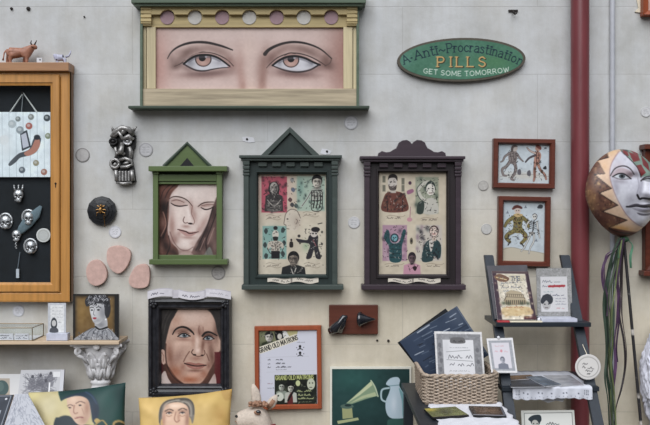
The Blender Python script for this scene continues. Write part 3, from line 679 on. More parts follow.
bm = B(); lathe(bm, [(.006, 0), (.006, .012), (.003, .018)], P(23.4, 93.6, .008), 'y', 12); obj('nail', bm, M_nail, t)
bm = B(); tube(bm, [P(23, 95, .018), P(21.5, 112, .022)], .0018, 6); obj('inner_cord', bm, mat('grey cord', (120, 126, 130), .8), t)
def skull(px, py, s, kind, label):
    d = .02; t = thing('silver_skull', label, 'ornament', tuple(P(px, py + 6 * s, .012)), 'silver skulls inside the oak cabinet')
    u = S * s
    q = lambda x, y, dd: P(px + x * s, py + y * s, d + dd)
    bm = B(); ball(bm, q(0, -1, 0), (5 * u, .012, 5.2 * u)); ball(bm, q(0, 4, .004), (3.2 * u, .009, 3 * u)); ball(bm, q(-2.6, 1.6, .008), (1.6 * u, .008, 1.1 * u)); ball(bm, q(2.6, 1.6, .008), (1.6 * u, .008, 1.1 * u)); obj('cranium', bm, M_silver, t, smooth=True)
    for k in (-1, 1):
        bm = B(); ball(bm, q(k * 2, .1, .0105), (1.3 * u, .004, 1.3 * u)); obj('eye_socket', bm, M_dark, t)
    bm = B(); ball(bm, q(0, 2.2, .0115), (.7 * u, .003, .8 * u)); obj('nose_hole', bm, M_dark, t)
    bm = B()
    for k in range(-2, 3): box(bm, q(k * 1.1 - .4, 0, 0).x, q(k * 1.1 + .4, 0, 0).x, d + .006, d + .0135, q(0, 5.6, 0).z, q(0, 4.3, 0).z, .0006)
    obj('teeth', bm, M_silver, t)
    bm = B()
    if kind == 'crown':
        for k in (-3.5, 0, 3.5): tube(bm, [q(k, -5, .004), q(k * 1.25, -9.5, .006)], [1.2 * u, .5 * u], 8); ball(bm, q(k * 1.25, -9.8, .006), .9 * u)
        obj('crown', bm, M_silver, t, smooth=True)
    elif kind == 'ring':
        tube(bm, [q(6.2 * math.cos(x), -1 + 7 * math.sin(x), -.006) for x in np.linspace(0, 6.2832, 25)], 1.1 * u, 8); obj('hoop', bm, M_silver, t, smooth=True)
    else:
        for k in range(6): ball(bm, q(-1 + (k % 2) * .8, 6.5 + k * 1.5, .004), .85 * u)
        obj('bead_chain', bm, M_silver, t, smooth=True)
skull(18.5, 195.5, 1.0, 'crown', 'silver skull with pronged crown, topmost inside the oak cabinet')
skull(5.5, 222, 1.05, 'ring', 'silver skull in a hoop, leftmost inside the oak cabinet')
skull(28.5, 218, 1.0, 'ring', 'silver skull in a hoop on the blue strip inside oak cabinet')
skull(16.5, 235.5, .9, 'beads', 'silver skull with hanging bead chain inside the oak cabinet')
skull(30.5, 247, 1.0, 'ring', 'silver skull in a hoop, lowest inside the oak cabinet')
bm = B(); tube(bm, [P(41, 206, .016), P(36, 214, .018), P(28, 222, .02), P(22, 229, .02), P(17, 235, .018)], [.006, .02, .024, .018, .006], 10, .2)
o = obj('smear_strip', bm, mat('grey blue fabric', (96, 112, 120), .8, 0, .2, 60), None, tuple(P(28, 236, .014)), True); tag(o, 'grey blue fabric strip standing in for a streak on the cabinet glass', 'smear')  # solid strip stands in for the glass smear, a light diagonal streak
o = disc_art('round_tag', (lambda a: (a.ell(43.3, 235.3, 6, 6, (196, 196, 192), .5), a.ell(43.3, 235.3, 4.6, 4.6, (206, 206, 204), .5), a)[2])(Art(35, 227, 51, 244, (226, 226, 224), 4)), 43.3, 235.3, 7, 7, .02, None, tuple(P(43.3, 242, .013)), edge=.013)
tag(o, 'round white tag inside the oak cabinet at right', 'tag')
bm = B(); tube(bm, [P(20, 252, .016), P(17.5, 270, .018)], [.0015, .0015], 6); t = thing('hanging_charm', 'thin pale hanging charm low inside the oak cabinet', 'charm', tuple(P(17.5, 279, .014))); obj('thread', bm, mat('grey thread', (110, 120, 130), .8), t)
bm = B(); pb(bm, 16, 269, 19, 278, .014, .02, .001); obj('charm', bm, mat('frosted charm', (190, 196, 204), .4), t)

# figures on the cabinet
def bull():
    d = .05; q = lambda x, y, k=0: P(x, y, d + k)
    k = S * .975
    V = [q(16, 52.3), q(22.5, 52.6), q(28, 52), q(32, 48), q(34.5, 46.3), q(37.3, 48.6), q(11, 52), q(7.3, 52.6)]
    E = [(0, 1), (1, 2), (2, 3), (3, 4), (4, 5), (0, 6), (6, 7)]
    R = [(6.4 * k, 5 * k), (6.4 * k, 5 * k), (6.2 * k, 4.6 * k), (4.6 * k, 3.4 * k), (3.3 * k, 3.0 * k), (2.2 * k, 2.0 * k), (6.2 * k, 5 * k), (4.6 * k, 4 * k)]
    def leg(root, pts, r):
        p = root
        for (x, y, kk), rr in zip(pts, r): V.append(q(x, y, kk)); R.append((rr * k, rr * k)); E.append((p, len(V) - 1)); p = len(V) - 1
    for s in (-1, 1):
        leg(2, [(26 + s * .8, 57.5, s * .011), (25.6 + s * 1.2, 60.5, s * .012), (25.4 + s * 1.4, 63.6, s * .012)], (2.4, 1.6, 1.7))
        leg(6, [(10 + s * 1.2, 57, s * .011), (8.6 + s * 1.4, 60.3, s * .012), (9.4 + s * 1.4, 63.6, s * .012)], (3.0, 1.6, 1.7))
    return skin(V, E, R, 2)
t = thing('bull_figurine', 'brown bull figurine standing on top of the oak cabinet', 'figurine', tuple(P(18, 63.5, .05)))
bull_m = mat('reddish brown glaze', (156, 108, 88), .4, 0, .3, 70, .2)
obj('body', bull(), bull_m, t, smooth=True)
for s in (-1, 1):
    bm = B(); tube(bm, [P(33.2 + s * 1.2, 45, .05 + s * .004), P(33 + s * 2.4, 43, .05 + s * .006), P(34.2 + s * 2.6, 40.2, .05 + s * .005)], [.0035, .003, .001], 8); obj('horn', bm, mat('dark horn', (62, 52, 50), .4), t, smooth=True)
    bm = B(); ball(bm, P(31.6 + s * .6, 46.6, .05 + s * .012), (.006, .007, .0035), rotm('Y', 20)); obj('ear', bm, bull_m, t, smooth=True)
bm = B(); tube(bm, [P(6.2, 50.5, .05), P(4.2, 53, .05), P(3.5, 57.5, .052), P(3, 60.5, .052)], [.004, .0028, .0025, .0045], 8); obj('tail', bm, bull_m, t, smooth=True)
def cat():
    d = .055; k = S * .98; q = lambda x, y, kk=0: P(x, y, d + kk)
    V = [q(60, 58), q(57, 57.6), q(55, 56), q(53.6, 54), q(64, 57.6)]; E = [(0, 1), (1, 2), (2, 3), (0, 4)]; R = [3.3, 3.1, 2.1, 1.0, 3.0]
    R = [x * k for x in R]
    for root, x, s in ((1, 57, -1), (1, 57.4, 1), (4, 64.6, -1), (4, 65.2, 1)):
        V.append(q(x, 61, s * .006)); R.append(1.3 * k); E.append((root, len(V) - 1)); V.append(q(x + .1, 63.5, s * .007)); R.append(1.1 * k); E.append((len(V) - 2, len(V) - 1))
    return skin(V, E, R, 2)
t = thing('cat_figurine', 'small pale lilac cat figurine with raised tail on the oak cabinet', 'figurine', tuple(P(61, 63.5, .055)))
cat_m = mat('lilac glaze', (172, 172, 190), .4, 0, .12, 60)
obj('body', cat(), cat_m, t, smooth=True)
bm = B(); tube(bm, [P(65.5, 56.8, .055), P(68.6, 56.2, .055), P(70.2, 53.5, .055), P(70.8, 50.6, .055)], [.005, .004, .0035, .002], 8); obj('tail', bm, cat_m, t, smooth=True)
bm = B(); pb(bm, 36.6, 57.8, 42, 62.9, .06, .064, .001); t = thing('price_tag', 'tiny white tag with dark dot beside the bull figurine', 'tag', tuple(P(39, 63, .062)))
obj('card', bm, M_paper, t); bm = B(); lathe(bm, [(.003, 0), (.003, .001)], P(40, 59.7, .064), 'y', 12); obj('dot', bm, M_dark, t, label='dark dot')

# ================================================================= wall masks and stones by the cabinet
t = thing('grotesque_mask', 'carved silver grotesque wall mask with bared teeth', 'mask', tuple(P(123, 184, 0)))
M_pew = mat('dark pewter', (150, 148, 146), .35, .55, .5, 70, .5)
M_pewd = mat('black recess', (36, 35, 36), .5, .4, .4, 60, .3)  # near-black metal for the base plate and one eye
bm = B(); pp(bm, [(113, 133), (118, 128), (124, 126.5), (131, 129.5), (135.5, 136), (135, 146), (132.5, 152), (132, 160), (134, 170), (135.5, 181), (130, 184.5), (122, 184), (115.5, 182), (115, 172), (110.5, 168), (109.5, 161), (114, 158.5), (115.5, 150), (110, 146), (109.5, 141)], .001, .02, .004); obj('face', bm, M_pewd, t)
bm = B()
tube(bm, [P(111.5, 137, .028), P(116, 131, .036), P(122, 127.8, .038), P(128.5, 129, .036), P(134, 135, .028)], [.008, .011, .012, .011, .008], 10)
tube(bm, [P(114, 136.5, .034), P(119, 132.5, .04), P(123, 139, .044)], [.007, .008, .006], 8); tube(bm, [P(133.5, 139.5, .032), P(128.5, 136, .04), P(123, 139, .044)], [.007, .009, .006], 8)
ball(bm, P(123.5, 131.5, .03), (3.2 * S, .016, 3.5 * S)); obj('brow', bm, M_pew, t, smooth=True)
for x, y, m_, lb in ((113.3, 141.5, M_pewd, 'black hollow eye'), (127.5, 141.3, M_silver, 'bright silver eye')):
    bm = B(); tube(bm, [P(x + 3.6 * math.cos(q), y + 3 * math.sin(q), .03) for q in np.linspace(0, 6.2832, 17)], .0045, 8); ball(bm, P(x, y, .026), (2.6 * S, .011, 2.2 * S)); obj('eye', bm, m_, t, smooth=True, label=lb)
bm = B(); tube(bm, [P(122.5, 143, .034), P(121.3, 149, .042), P(120.5, 153.5, .05)], [.008, .01, .012], 10); ball(bm, P(117.6, 153.5, .034), (1.8 * S, .012, 1.6 * S)); ball(bm, P(123.7, 154, .034), (1.8 * S, .012, 1.6 * S)); obj('nose', bm, M_pew, t, smooth=True)
for p_, r_ in (([P(129, 147, .026), P(131, 152, .024), P(130, 158, .022)], [.008, .009, .007]), ([P(115, 147, .024), P(116.5, 152, .022), P(116, 157, .02)], [.006, .006, .005])):
    bm = B(); tube(bm, p_, r_, 8); obj('cheek', bm, M_pew, t, smooth=True)
bm = B(); tube(bm, [P(114.8 + 4.2 * math.cos(q), 163.6 + 4.2 * math.sin(q), .03) for q in np.linspace(0, 6.2832, 17)], .0065, 8); ball(bm, P(115.2, 164.5, .03), (1.8 * S, .01, 2.3 * S), rotm('Y', 30))
tube(bm, [P(119.5, 160, .032), P(125, 158.3, .034), P(131, 160.5, .03), P(132.5, 164.5, .024), P(127, 166.8, .032), P(120.5, 167, .034)], [.006, .007, .007, .005, .007, .006], 8); ball(bm, P(126.5, 163, .028), (3.4 * S, .009, 1.6 * S), rotm('Y', -15)); obj('lips', bm, M_pew, t, smooth=True)
bm = B()
for x in (116, 131.5): tube(bm, [P(x, 170, .026), P(x + (.8 if x < 120 else 1.4), 181, .024)], [.008, .009], 8)
tube(bm, [P(116.5, 182.5, .024), P(123, 183.6, .028), P(132, 182.5, .022)], .006, 8); obj('jaw', bm, M_pew, t, smooth=True)
for x in (119.5, 122.5, 125.6, 128.6):
    bm = B(); pb(bm, x - 1, 171, x + 1, 181, .02, .031, .002); obj('tooth', bm, M_pew, t)
for x, x2 in ((113.5, 111.5), (133, 136.8)):
    bm = B(); tube(bm, [P(x, 131, .02), P(x2, 126.5, .024)], [.008, .002], 8); obj('horn', bm, M_pew, t, smooth=True)

t = thing('wall_boss', 'black stepped round boss with a brass beetle in its middle', 'ornament', tuple(P(103, 226, 0)))
bm = B(); lathe(bm, [(14.2 * S, .001), (14.9 * S, .012), (14.2 * S, .02), (11.5 * S, .022), (11, .024)][:4] + [(11.2 * S, .024), (8.4 * S, .026), (8 * S, .03), (4 * S, .032)], P(102.7, 211, 0), 'y', 12); obj('disc', bm, M_black, t)
bm = B(); ball(bm, P(100.6, 210, .041), (2.0 * S, .012, 3.4 * S), rotm('Y', 8)); ball(bm, P(101.1, 205.6, .04), (1.3 * S, .008, 1.4 * S)); obj('beetle_body', bm, M_brass, t, smooth=True)
for s in (-1, 1):
    for y0, dx2, dy in ((206.5, 3.6, -2), (209.5, 4.4, .5), (212, 4, 3)):
        bm = B(); tube(bm, [P(100.7 + s * 1.4, y0, .04), P(100.8 + s * dx2, y0 + dy * .3, .039), P(100.8 + s * (dx2 + .3), y0 + dy + 1, .035)], .0016, 6); obj('beetle_leg', bm, M_brass, t)
bm = B(); tube(bm, [P(103.5, 215, .035), P(104.5, 221, .026), P(105, 227, .014)], .0012, 6); obj('string', bm, M_brass, t)

M_pink = mat('pink stone', (194, 162, 152), .85, 0, .14, 45, .5)
for pts, lb in (([(86.2, 275), (86.5, 267), (91, 261), (98, 260), (104.5, 266), (107, 275), (103.5, 282.5), (96, 286), (89.5, 283)], 'pink oval stone plaque, left one of three on the wall'),
                ([(106.5, 259), (107.5, 249.5), (113, 246), (121, 246), (129, 250), (130.5, 257), (126.5, 267), (119.5, 273.5), (113, 271.5), (108.5, 266)], 'pink oval stone plaque, topmost and largest of three on the wall'),
                ([(131.5, 272), (136, 266), (144, 264), (149, 268), (149.5, 279), (147, 286.5), (139, 288.5), (131, 286.5), (128.5, 280)], 'pink rounded stone plaque, right one of three below the moss green frame')):
    c_ = catmull(pts, True, 4); bm = B(); pp(bm, [tuple(x) for x in c_], .001, .02, .004)
    o = obj('stone_plaque', bm, M_pink, None, tuple(P(float(c_[:, 0].mean()), float(c_[:, 1].max()), 0))); tag(o, lb, 'plaque', 'pink stone plaques')
# ================================================================= moss green frame, sleeping face
t = thing('pediment_frame', 'moss green pedimented frame with painting of a downcast face', 'painting', (X(187), 0, Z(264.5)))
bm = B(); pbk(bm, 153, 168, 221.5, 262, .002, .012); obj('back_board', bm, M_moss, t)
bm = B(); ppk(bm, [(164, 167), (187.2, 142.6), (210, 167)], .002, .05, .002)
obj('pediment', bm, M_mossx, t)
bm = B(); tube(bm, [P(163.5, 166.4, .036), P(187.2, 143.2, .036), P(210.6, 166.4, .036)], .0075, 6, .7); obj('pediment_moulding', bm, M_greend, t, label='darker green edge moulding')
bm = B(); ppk(bm, [(180, 166), (187.2, 157.8), (194, 166)], .0502, .0512); obj('hole_sheet', bm, M_dark, t, label='black triangle standing for a shaded hole')  # thin dark sheet on the pediment stands in for a shaded hole
bm = B(); pbk(bm, 148.3, 166, 227, 171.2, .002, .095, .003); obj('cornice', bm, M_mossx, t)
bm = B(); pbk(bm, 149, 259.4, 227.4, 264.6, .002, .085, .003); obj('ledge', bm, M_mossx, t)
for x0, x1 in ((152.8, 158), (216.5, 222)):
    bm = B(); pbk(bm, x0, 171, x1, 259.6, .002, .062, .002); obj('stile', bm, M_moss, t)
    bm = B(); pbk(bm, x0 - .5, 171.6, x1 + .6, 174, .012, .07, .001); obj('stile_cap', bm, M_moss, t)
bm = B(); pbk(bm, 158, 174.5, 216.5, 181.2, .012, .05, .002); pbk(bm, 158, 181.8, 216.5, 184, .012, .042, .001); obj('top_rail', bm, M_mossx, t)
bm = B(); pbk(bm, 158, 255, 216.5, 259.6, .012, .045, .002); obj('bottom_rail', bm, M_mossx, t)
a = Art(158, 182, 217, 257, (226, 205, 196), 3.5)
a.glow(192, 190, 20, 9, (238, 222, 214), .8); a.glow(206, 194, 10, 7, (230, 210, 202), .6)
# hair, left and right
a.poly([(157, 181), (179, 181), (178, 186), (172.5, 192), (169.5, 199), (168.8, 208), (168.6, 218), (167.6, 228), (168.5, 236), (172, 243), (178, 250), (176, 258), (157, 258)], (124, 78, 66), 1.6)
a.poly([(191.5, 258), (192.6, 250), (197, 241.5), (203, 232), (207.5, 223), (211, 212), (214, 204), (218, 200), (218, 258)], (116, 86, 80), 1.6)
for g in ((164, 208, 4.5, 9, (48, 30, 28), .95, 0), (163, 190, 4, 6, (150, 92, 76), .7, 20), (171, 188, 4, 4, (160, 104, 88), .7, 30), (163, 222, 3, 6, (150, 108, 94), .7, 0), (162, 236, 4, 7, (62, 40, 38), .8, 10), (166, 246, 4, 6, (52, 34, 32), .85, -20), (174, 252, 6, 3.4, (58, 38, 36), .8, 25), (161, 249, 2.5, 6, (168, 126, 112), .6, 0), (214, 212, 2.5, 7, (70, 48, 46), .8, 10), (207, 231, 3, 7, (60, 42, 42), .75, 25), (200, 246, 4, 6, (54, 38, 38), .8, 15), (211, 236, 3, 8, (160, 126, 116), .65, 12), (209, 250, 3.5, 6, (74, 54, 52), .75, 0), (215, 246, 2.5, 6, (150, 120, 112), .6, 0), (203, 252, 2.4, 4, (140, 108, 100), .6, 0)): a.glow(*g)
for p_, c_, w_ in (([(177, 183), (169, 190), (165, 198)], (70, 44, 40), 1.2), ([(172, 183), (164, 190), (161, 198)], (84, 52, 46), 1.2), ([(168, 202), (166, 214), (167, 226), (163, 238)], (40, 26, 26), 1.3), ([(163, 212), (166, 224), (161, 236)], (170, 124, 108), 1.1), ([(168.5, 236), (170, 246), (166, 256)], (44, 30, 30), 1.2), ([(213, 208), (208, 224), (202, 238), (196, 250)], (50, 36, 36), 1.4), ([(216, 214), (211, 228), (206, 242), (208, 256)], (56, 40, 40), 1.2), ([(214, 228), (208, 244)], (172, 138, 128), 1), ([(205, 238), (200, 250)], (166, 132, 122), .9)): a.line(p_, c_, w_, .9, .8)
a.poly([(205, 253), (210, 247), (213, 258), (204, 258)], (150, 160, 150), 1.6, .6)
# face modelling
for g in ((172, 226, 3.4, 14, (176, 134, 122), .8, 0), (174, 240, 5, 5, (164, 120, 110), .75, 35), (186, 252, 9, 3, (158, 118, 110), .85, 6), (203, 224, 3.4, 10, (186, 146, 136), .7, 25), (180, 214, 6, 7, (238, 220, 210), .7, 0), (203, 214, 4, 6, (236, 218, 208), .6, 20), (185, 243, 5, 4, (240, 222, 214), .7, 0), (178, 201.5, 9, 2.6, (160, 122, 112), .75, 8), (206, 205.4, 8, 2.2, (164, 126, 116), .7, -8), (191.5, 208, 2.2, 7, (176, 134, 124), .65, -8), (188.5, 213, 2, 8, (244, 228, 220), .8, -10), (194.5, 216, 2.6, 6, (184, 144, 134), .65, -10), (186, 226.5, 4, 1.6, (170, 126, 116), .7, 6), (188, 237.5, 7, 1.6, (176, 132, 122), .7, 4), (194, 244, 4, 4, (200, 164, 154), .6, 40), (179, 233.5, 2.6, 3, (184, 142, 132), .6, 0), (199, 230, 2.4, 3, (184, 142, 132), .55, 0)): a.glow(*g)
a.line([(169.3, 199), (172.5, 197), (177, 196.6), (183, 198), (188, 201), (192, 205.6)], (74, 48, 42), 1.1, .8, .9, True, (.5, 1, 1.1, .9, .5)); a.line([(198, 206.6), (202, 203.6), (207, 202.2), (214, 202)], (74, 48, 42), 1.1, .8, .9, True, (.5, 1.1, 1, .6))
a.poly([(171.4, 203), (176, 200.8), (182, 202), (187, 205.4), (181, 206), (175, 205.4)], (206, 176, 166), .9)
a.line([(171, 203), (174.5, 205.2), (180, 206.2), (187.5, 205.2)], (46, 28, 28), 1.2, .7, .95, True, (.6, 1, 1.1, .6)); a.line([(201, 207.6), (205, 209.4), (209, 209), (214, 206.6)], (46, 28, 28), 1.2, .7, .95, True, (.6, 1.1, 1, .6))
a.line([(171.5, 201), (177, 199.8), (184, 202.4)], (124, 86, 78), .7, .7, .7); a.line([(201.5, 205.8), (208, 204.4), (213.6, 204.6)], (124, 86, 78), .7, .7, .7)
a.line([(184.4, 217), (183.2, 220.5), (184.8, 223), (187.6, 222.6)], (110, 74, 68), .9, .8, .8); a.ell(190.4, 223.6, 2.4, .9, (50, 26, 26), .8, .95, 6); a.line([(192.6, 206), (191.4, 213), (193.4, 218), (194.6, 222), (193, 224.4)], (150, 106, 96), .8, .9, .7)
a.poly([(178, 229.4), (182, 229.4), (186, 230.8), (190, 231.8), (197.6, 231.6), (192, 236), (185, 235.6)], (196, 150, 142), .9, .95)
a.line([(177.6, 229.4), (182, 230.6), (186, 231.6), (190, 233.4), (198.4, 231.8)], (74, 38, 38), 1.1, .7, .95, True, (.6, 1, 1.1, .6))
a.line([(170, 232), (174, 242), (180, 249), (187, 250.4), (193, 247)], (110, 74, 68), .9, 1.4, .55)
a.poly([(178, 258), (182, 252), (190, 252), (194, 258)], (190, 160, 152), 1.5, .8)
a.noise(2, 1.5); a.noise(2.5, 6)
art_mesh('painting', a, flat(.014), t)

# ================================================================= teal and plum frames with printed figures
def big_frame(name, label, xl, xr, top, bot, ox0, ox1, oy0, oy1, mt, mx, ledge, cx):
    t = thing(name, label, 'frame', (X(cx), 0, Z(ledge[3])))
    bm = B(); pbk(bm, xl, top + 4, xr, bot, .002, .012); obj('back_board', bm, mt, t)
    bm = B(); pbk(bm, xl - 4.5, top, xr + 4.5, top + 3, .002, .105, .003); pbk(bm, xl - 2.5, top + 3, xr + 2.5, top + 5.6, .002, .092, .002); obj('cornice', bm, mx, t)
    bm = B(); pbk(bm, *ledge, .002, .1, .003); obj('ledge', bm, mx, t)
    for x0, x1 in ((xl, xl + 5.2), (xr - 5.2, xr)):
        bm = B(); pbk(bm, x0, top + 5, x1, bot + .5, .002, .066, .002); obj('stile', bm, mx, t)
        bm = B()
        for y0, y1, dd in ((5.6, 10, .088), (10.6, 14, .084), (14.6, 17.5, .078), (18, 20.5, .072)): pbk(bm, x0 - .8, top + y0, x1 + .8, top + y1, .05, dd, .003)
        obj('corbel', bm, mx, t)
    for k in range(5):
        x = xl + 12 + (xr - xl - 24) * (k + .5) / 5
        bm = B(); pbk(bm, x - 4.3, top + 7.2, x + 4.3, top + 11.4, .05, .07, .002); obj('dentil', bm, mx, t)
    o_ = rect(xl + 5, top + 5.6, xr - 5, bot + .4, KD * .058); i_ = rect(ox0, oy0, ox1, oy1, KD * .058)
    bm = B(); ring(bm, o_, i_, [(0, .008), (0, .036), (.7, .036), (.74, .044), (.86, .044), (.9, .037), (1, .033), (1, .008)]); obj('inner_frame', bm, mt, t)
    return t
def banner(t, x0, x1, y, h, d, name='paper_banner'):
    a = Art(x0 - 1, y - 2, x1 + 1, y + h + 3, (222, 212, 196), 4)
    m_ = (x0 + x1) / 2
    a.scrib(x0 + 5, y + h * .78, m_ - 3, h * .45, (60, 52, 52), .7); a.scrib(m_ + 4, y + h * .62, x1 - 5, h * .45, (60, 52, 52), .7)
    a.line([(x0, y + .3), (m_ - 2, y + .5)], (150, 140, 130), .6, .4); a.box(m_ - 2.4, y, m_ - .6, y + h + 1, (160, 150, 140), .5)
    def f(gx, gy):
        s = (gx - x0) / (x1 - x0); w = -1.1 * np.sin(s * 4 * math.pi + .5)
        return (gx - CX) * kx(d), -d - .0015 - .0015 * np.sin(s * 4 * math.pi), HZ - (gy + w - CY) * kx(d)
    a2 = Art(x0, y, x1, y + h, ss=4); gx, gy = np.meshgrid(a2.xs, a2.ys); a2.c = a.at(gx, gy)
    return art_mesh(name, a2, f, t)
t = big_frame('pediment_frame', 'dark teal pedimented frame of printed oddities with triangular top', 243.5, 337.5, 155, 286, 258, 326, 174, 274.5, M_teal, M_tealx, (241.5, 285, 343.5, 289.8), 290.5)
bm = B(); ppk(bm, [(262, 155.5), (290, 127.5), (318.5, 155.5)], .002, .045); obj('pediment', bm, M_teal, t, label='teal triangular panel')
bm = B()
for q_ in ([(260.5, 155.5), (290, 126.8), (290, 132.5), (267.5, 155.5)], [(320, 155.5), (312.6, 155.5), (290, 132.5), (290, 126.8)]): ppk(bm, q_, .002, .066, .002)
obj('pediment_moulding', bm, M_tealx, t, label='grey green edge moulding')
a = Art(257.5, 173, 326.5, 275, (208, 196, 174), 3.5); a.noise(3, 3); a.noise(4, 12)
a.box(261.5, 176.5, 287, 212.5, (196, 84, 104), 1); a.glow(272, 190, 16, 18, (206, 108, 120), .4)
for k in range(26): a.glow(random.uniform(262, 287), random.uniform(177, 212), 1.5, 1.5, (60, 40, 46), .6)
a.ell(274, 189, 5.6, 7.5, (50, 44, 46), .7); bust(a, 274, 188, 4.4, 6.2, (176, 168, 160), cloth=(70, 64, 64), bald=True, sh=2.1, body=3.8); a.poly([(267, 203), (274, 200), (281, 203), (280, 211), (268, 211)], (110, 104, 100), .8)
for y in (201, 204, 207): a.line([(267, y), (274, y + 2), (281, y)], (40, 36, 38), .8, .5, .8)
a.box(297, 176, 325, 211, (168, 190, 172), 2, .9); a.glow(300, 188, 4, 10, (100, 150, 140), .5)
for k in range(14): a.glow(random.uniform(297, 325), random.uniform(176, 210), 1.2, 1.6, (60, 80, 78), .6)
bust(a, 317, 182, 4.6, 6, (214, 206, 190), (40, 38, 40), cloth=(176, 180, 168), sh=1.4, body=3); a.line([(311, 192), (307, 199), (302, 206)], (190, 190, 180), 1.6); a.line([(311, 192), (307, 199), (302, 206)], (50, 48, 50), .5)
for x in (314, 317, 320): a.line([(x, 192), (x + .5, 201), (x - 1, 208)], (40, 38, 40), 1.1, .5, .9)
a.line([(312, 196), (322, 196)], (40, 38, 40), .8); a.line([(313, 201), (322, 200)], (40, 38, 40), .8)
for x, y, c_ in ((293, 190, (92, 104, 130)), (292, 205, (60, 60, 66)), (290, 200, (90, 60, 60)), (296, 206, (70, 90, 88)), (292, 180, (150, 150, 150))): a.poly([(x - 2, y), (x, y - 2.6), (x + 2.2, y - .4), (x + .6, y + 2.2)], c_, .6, .85)
# large pale profile in the middle
a.poly([(284.5, 221), (286, 213.5), (291, 209.5), (297, 211), (300.5, 217), (300, 225), (297, 230), (291, 230.5), (288.5, 228.5), (285.5, 228), (286, 225), (284, 224)], (214, 202, 184), .8); a.line([(300.4, 218), (297, 211), (291, 209.4), (286, 213.5), (284.5, 220), (284, 224), (286, 225.2), (285.5, 228), (289, 229)], (110, 96, 88), .8, .6, .8); a.glow(297, 222, 3, 6, (176, 158, 142), .7)
a.ell(287.5, 219, 1, .7, (70, 60, 56), .5); a.line([(296, 219), (297.6, 221), (296, 224)], (120, 104, 94), .7)
a.box(262.5, 226, 286.5, 259, (140, 178, 168), 1.2); a.glow(274, 232, 8, 6, (110, 160, 154), .5)
for x, y in ((266, 231), (283, 230), (265, 245), (284, 243), (266, 256), (283, 254)): a.poly([(x - 2, y), (x, y - 3), (x + 2, y), (x, y + 3)], (50, 58, 60), .6, .8)
a.ell(275.5, 228, 2.2, 2, (50, 46, 48), .5); a.ell(275.5, 234.5, 3.3, 4.4, (206, 198, 184), .5); a.poly([(273, 237), (278, 237), (277, 241), (274, 241)], (50, 44, 44), .6)
a.poly([(268, 243), (272, 241), (279, 241), (283, 243.5), (283.5, 249), (280, 247), (279.5, 252), (271.5, 252), (271, 247), (267.5, 250)], (196, 186, 170), .6); a.box(271.3, 251, 279.7, 258.6, (38, 36, 40), .5)
a.line([(275.5, 242), (275.5, 250)], (110, 100, 92), .6); a.line([(272, 246), (279, 246)], (120, 108, 100), .6); a.line([(267.5, 248), (270, 253), (272, 252)], (80, 70, 66), .7); a.line([(283.5, 248), (281, 253), (279.5, 252)], (80, 70, 66), .7)
a.ell(291.3, 240, 1, 1.3, (60, 50, 48), .4); a.poly([(289.8, 242), (292.8, 242), (293, 247), (289.6, 247)], (52, 44, 42), .5)
a.box(303, 224, 322, 259, (214, 204, 182), 2, .6); a.glow(306, 246, 4, 5, (150, 176, 140), .7)
a.poly([(309, 236), (313, 233), (318, 236), (318, 246), (321, 258), (316, 258), (314, 250), (311, 258), (306, 258), (310, 246), (306, 243), (299, 242.6), (296, 239), (299, 239), (307, 240)], (58, 54, 62), .7); a.ell(314, 233, 3.8, 4.2, (206, 196, 186), .5); a.ell(315.5, 229.5, 4.4, 2.6, (46, 42, 46), .6); a.ell(313, 233.5, .9, .9, (40, 36, 40), .4); a.ell(316, 233.5, .8, .9, (40, 36, 40), .4)
a.line([(313, 240), (316, 246)], (150, 90, 96), 1); a.line([(318, 224), (322, 223)], (60, 60, 60), .9); a.ell(299, 236, 1.5, 1.5, (70, 66, 64), .5)
for x, y in ((300, 243), (322, 232), (322, 244), (321, 256)): a.ell(x, y, 1.1, 1.3, (80, 76, 70), .5, .8)
bust(a, 293.5, 259, 4.9, 6.4, (150, 136, 122), (34, 32, 34), (44, 46, 48), sh=2.5, body=2.4, turn=-.3); a.line([(291, 268), (293.5, 274), (296, 268)], (190, 184, 174), 1)
for reg in ((262, 177, 287, 212, 60), (268, 193, 280, 211, 50), (270.5, 182, 277.5, 195, 10), (298, 177, 325, 210, 40), (312, 189, 322, 209, 36), (313.5, 177, 321, 188, 8), (263, 227, 286, 258, 40), (269, 241, 282, 252, 26), (305, 228, 322, 258, 40), (288, 178, 298, 208, 12), (285, 256, 303, 273, 26)): ink(a, *reg)
for reg in ((268, 192, 280, 210, 18), (312, 190, 322, 208, 16), (308, 238, 319, 256, 12), (270, 242, 281, 250, 10), (285, 264, 304, 273, 10)): ink(a, *reg, cols=((206, 200, 186), (170, 164, 152)), w=.5)
a.glow(293, 219, 6, 8, (176, 162, 146), .3); ink(a, 286, 211, 299, 229, 14, ((150, 136, 124),), 2, .5, .5)
a.line([(311.4, 191), (321, 190.6), (322.4, 198), (321, 210), (312, 210), (311.4, 198), (311.4, 191)], (30, 28, 30), .8, .5, .85); a.line([(267.4, 200), (274, 206), (280.6, 200)], (190, 182, 172), 1, .6, .7)
for x0, y, x1 in ((266, 217.5, 281), (303, 214.5, 319), (266, 265.5, 281), (304, 265.5, 320)):
    a.line([(x0, y - 1.6), (x0 + 4, y - 2.8), (x1 - 4, y - 1.2), (x1, y - 2.4)], (150, 136, 120), .5, .5, .8); a.line([(x0, y + 2), (x0 + 4, y + .8), (x1 - 4, y + 2.4), (x1, y + 1.2)], (150, 136, 120), .5, .5, .8); a.scrib(x0 + 1, y + .8, x1 - 1, 1.8, (70, 60, 56), .5)
for k in range(18): a.ell(random.uniform(259, 325), random.uniform(214, 272), .6, .6, (100, 84, 76), .5, .5)
art_mesh('print', a, flat(.018), t)
banner(t, 267.5, 318.5, 277.6, 5, KD * .058)

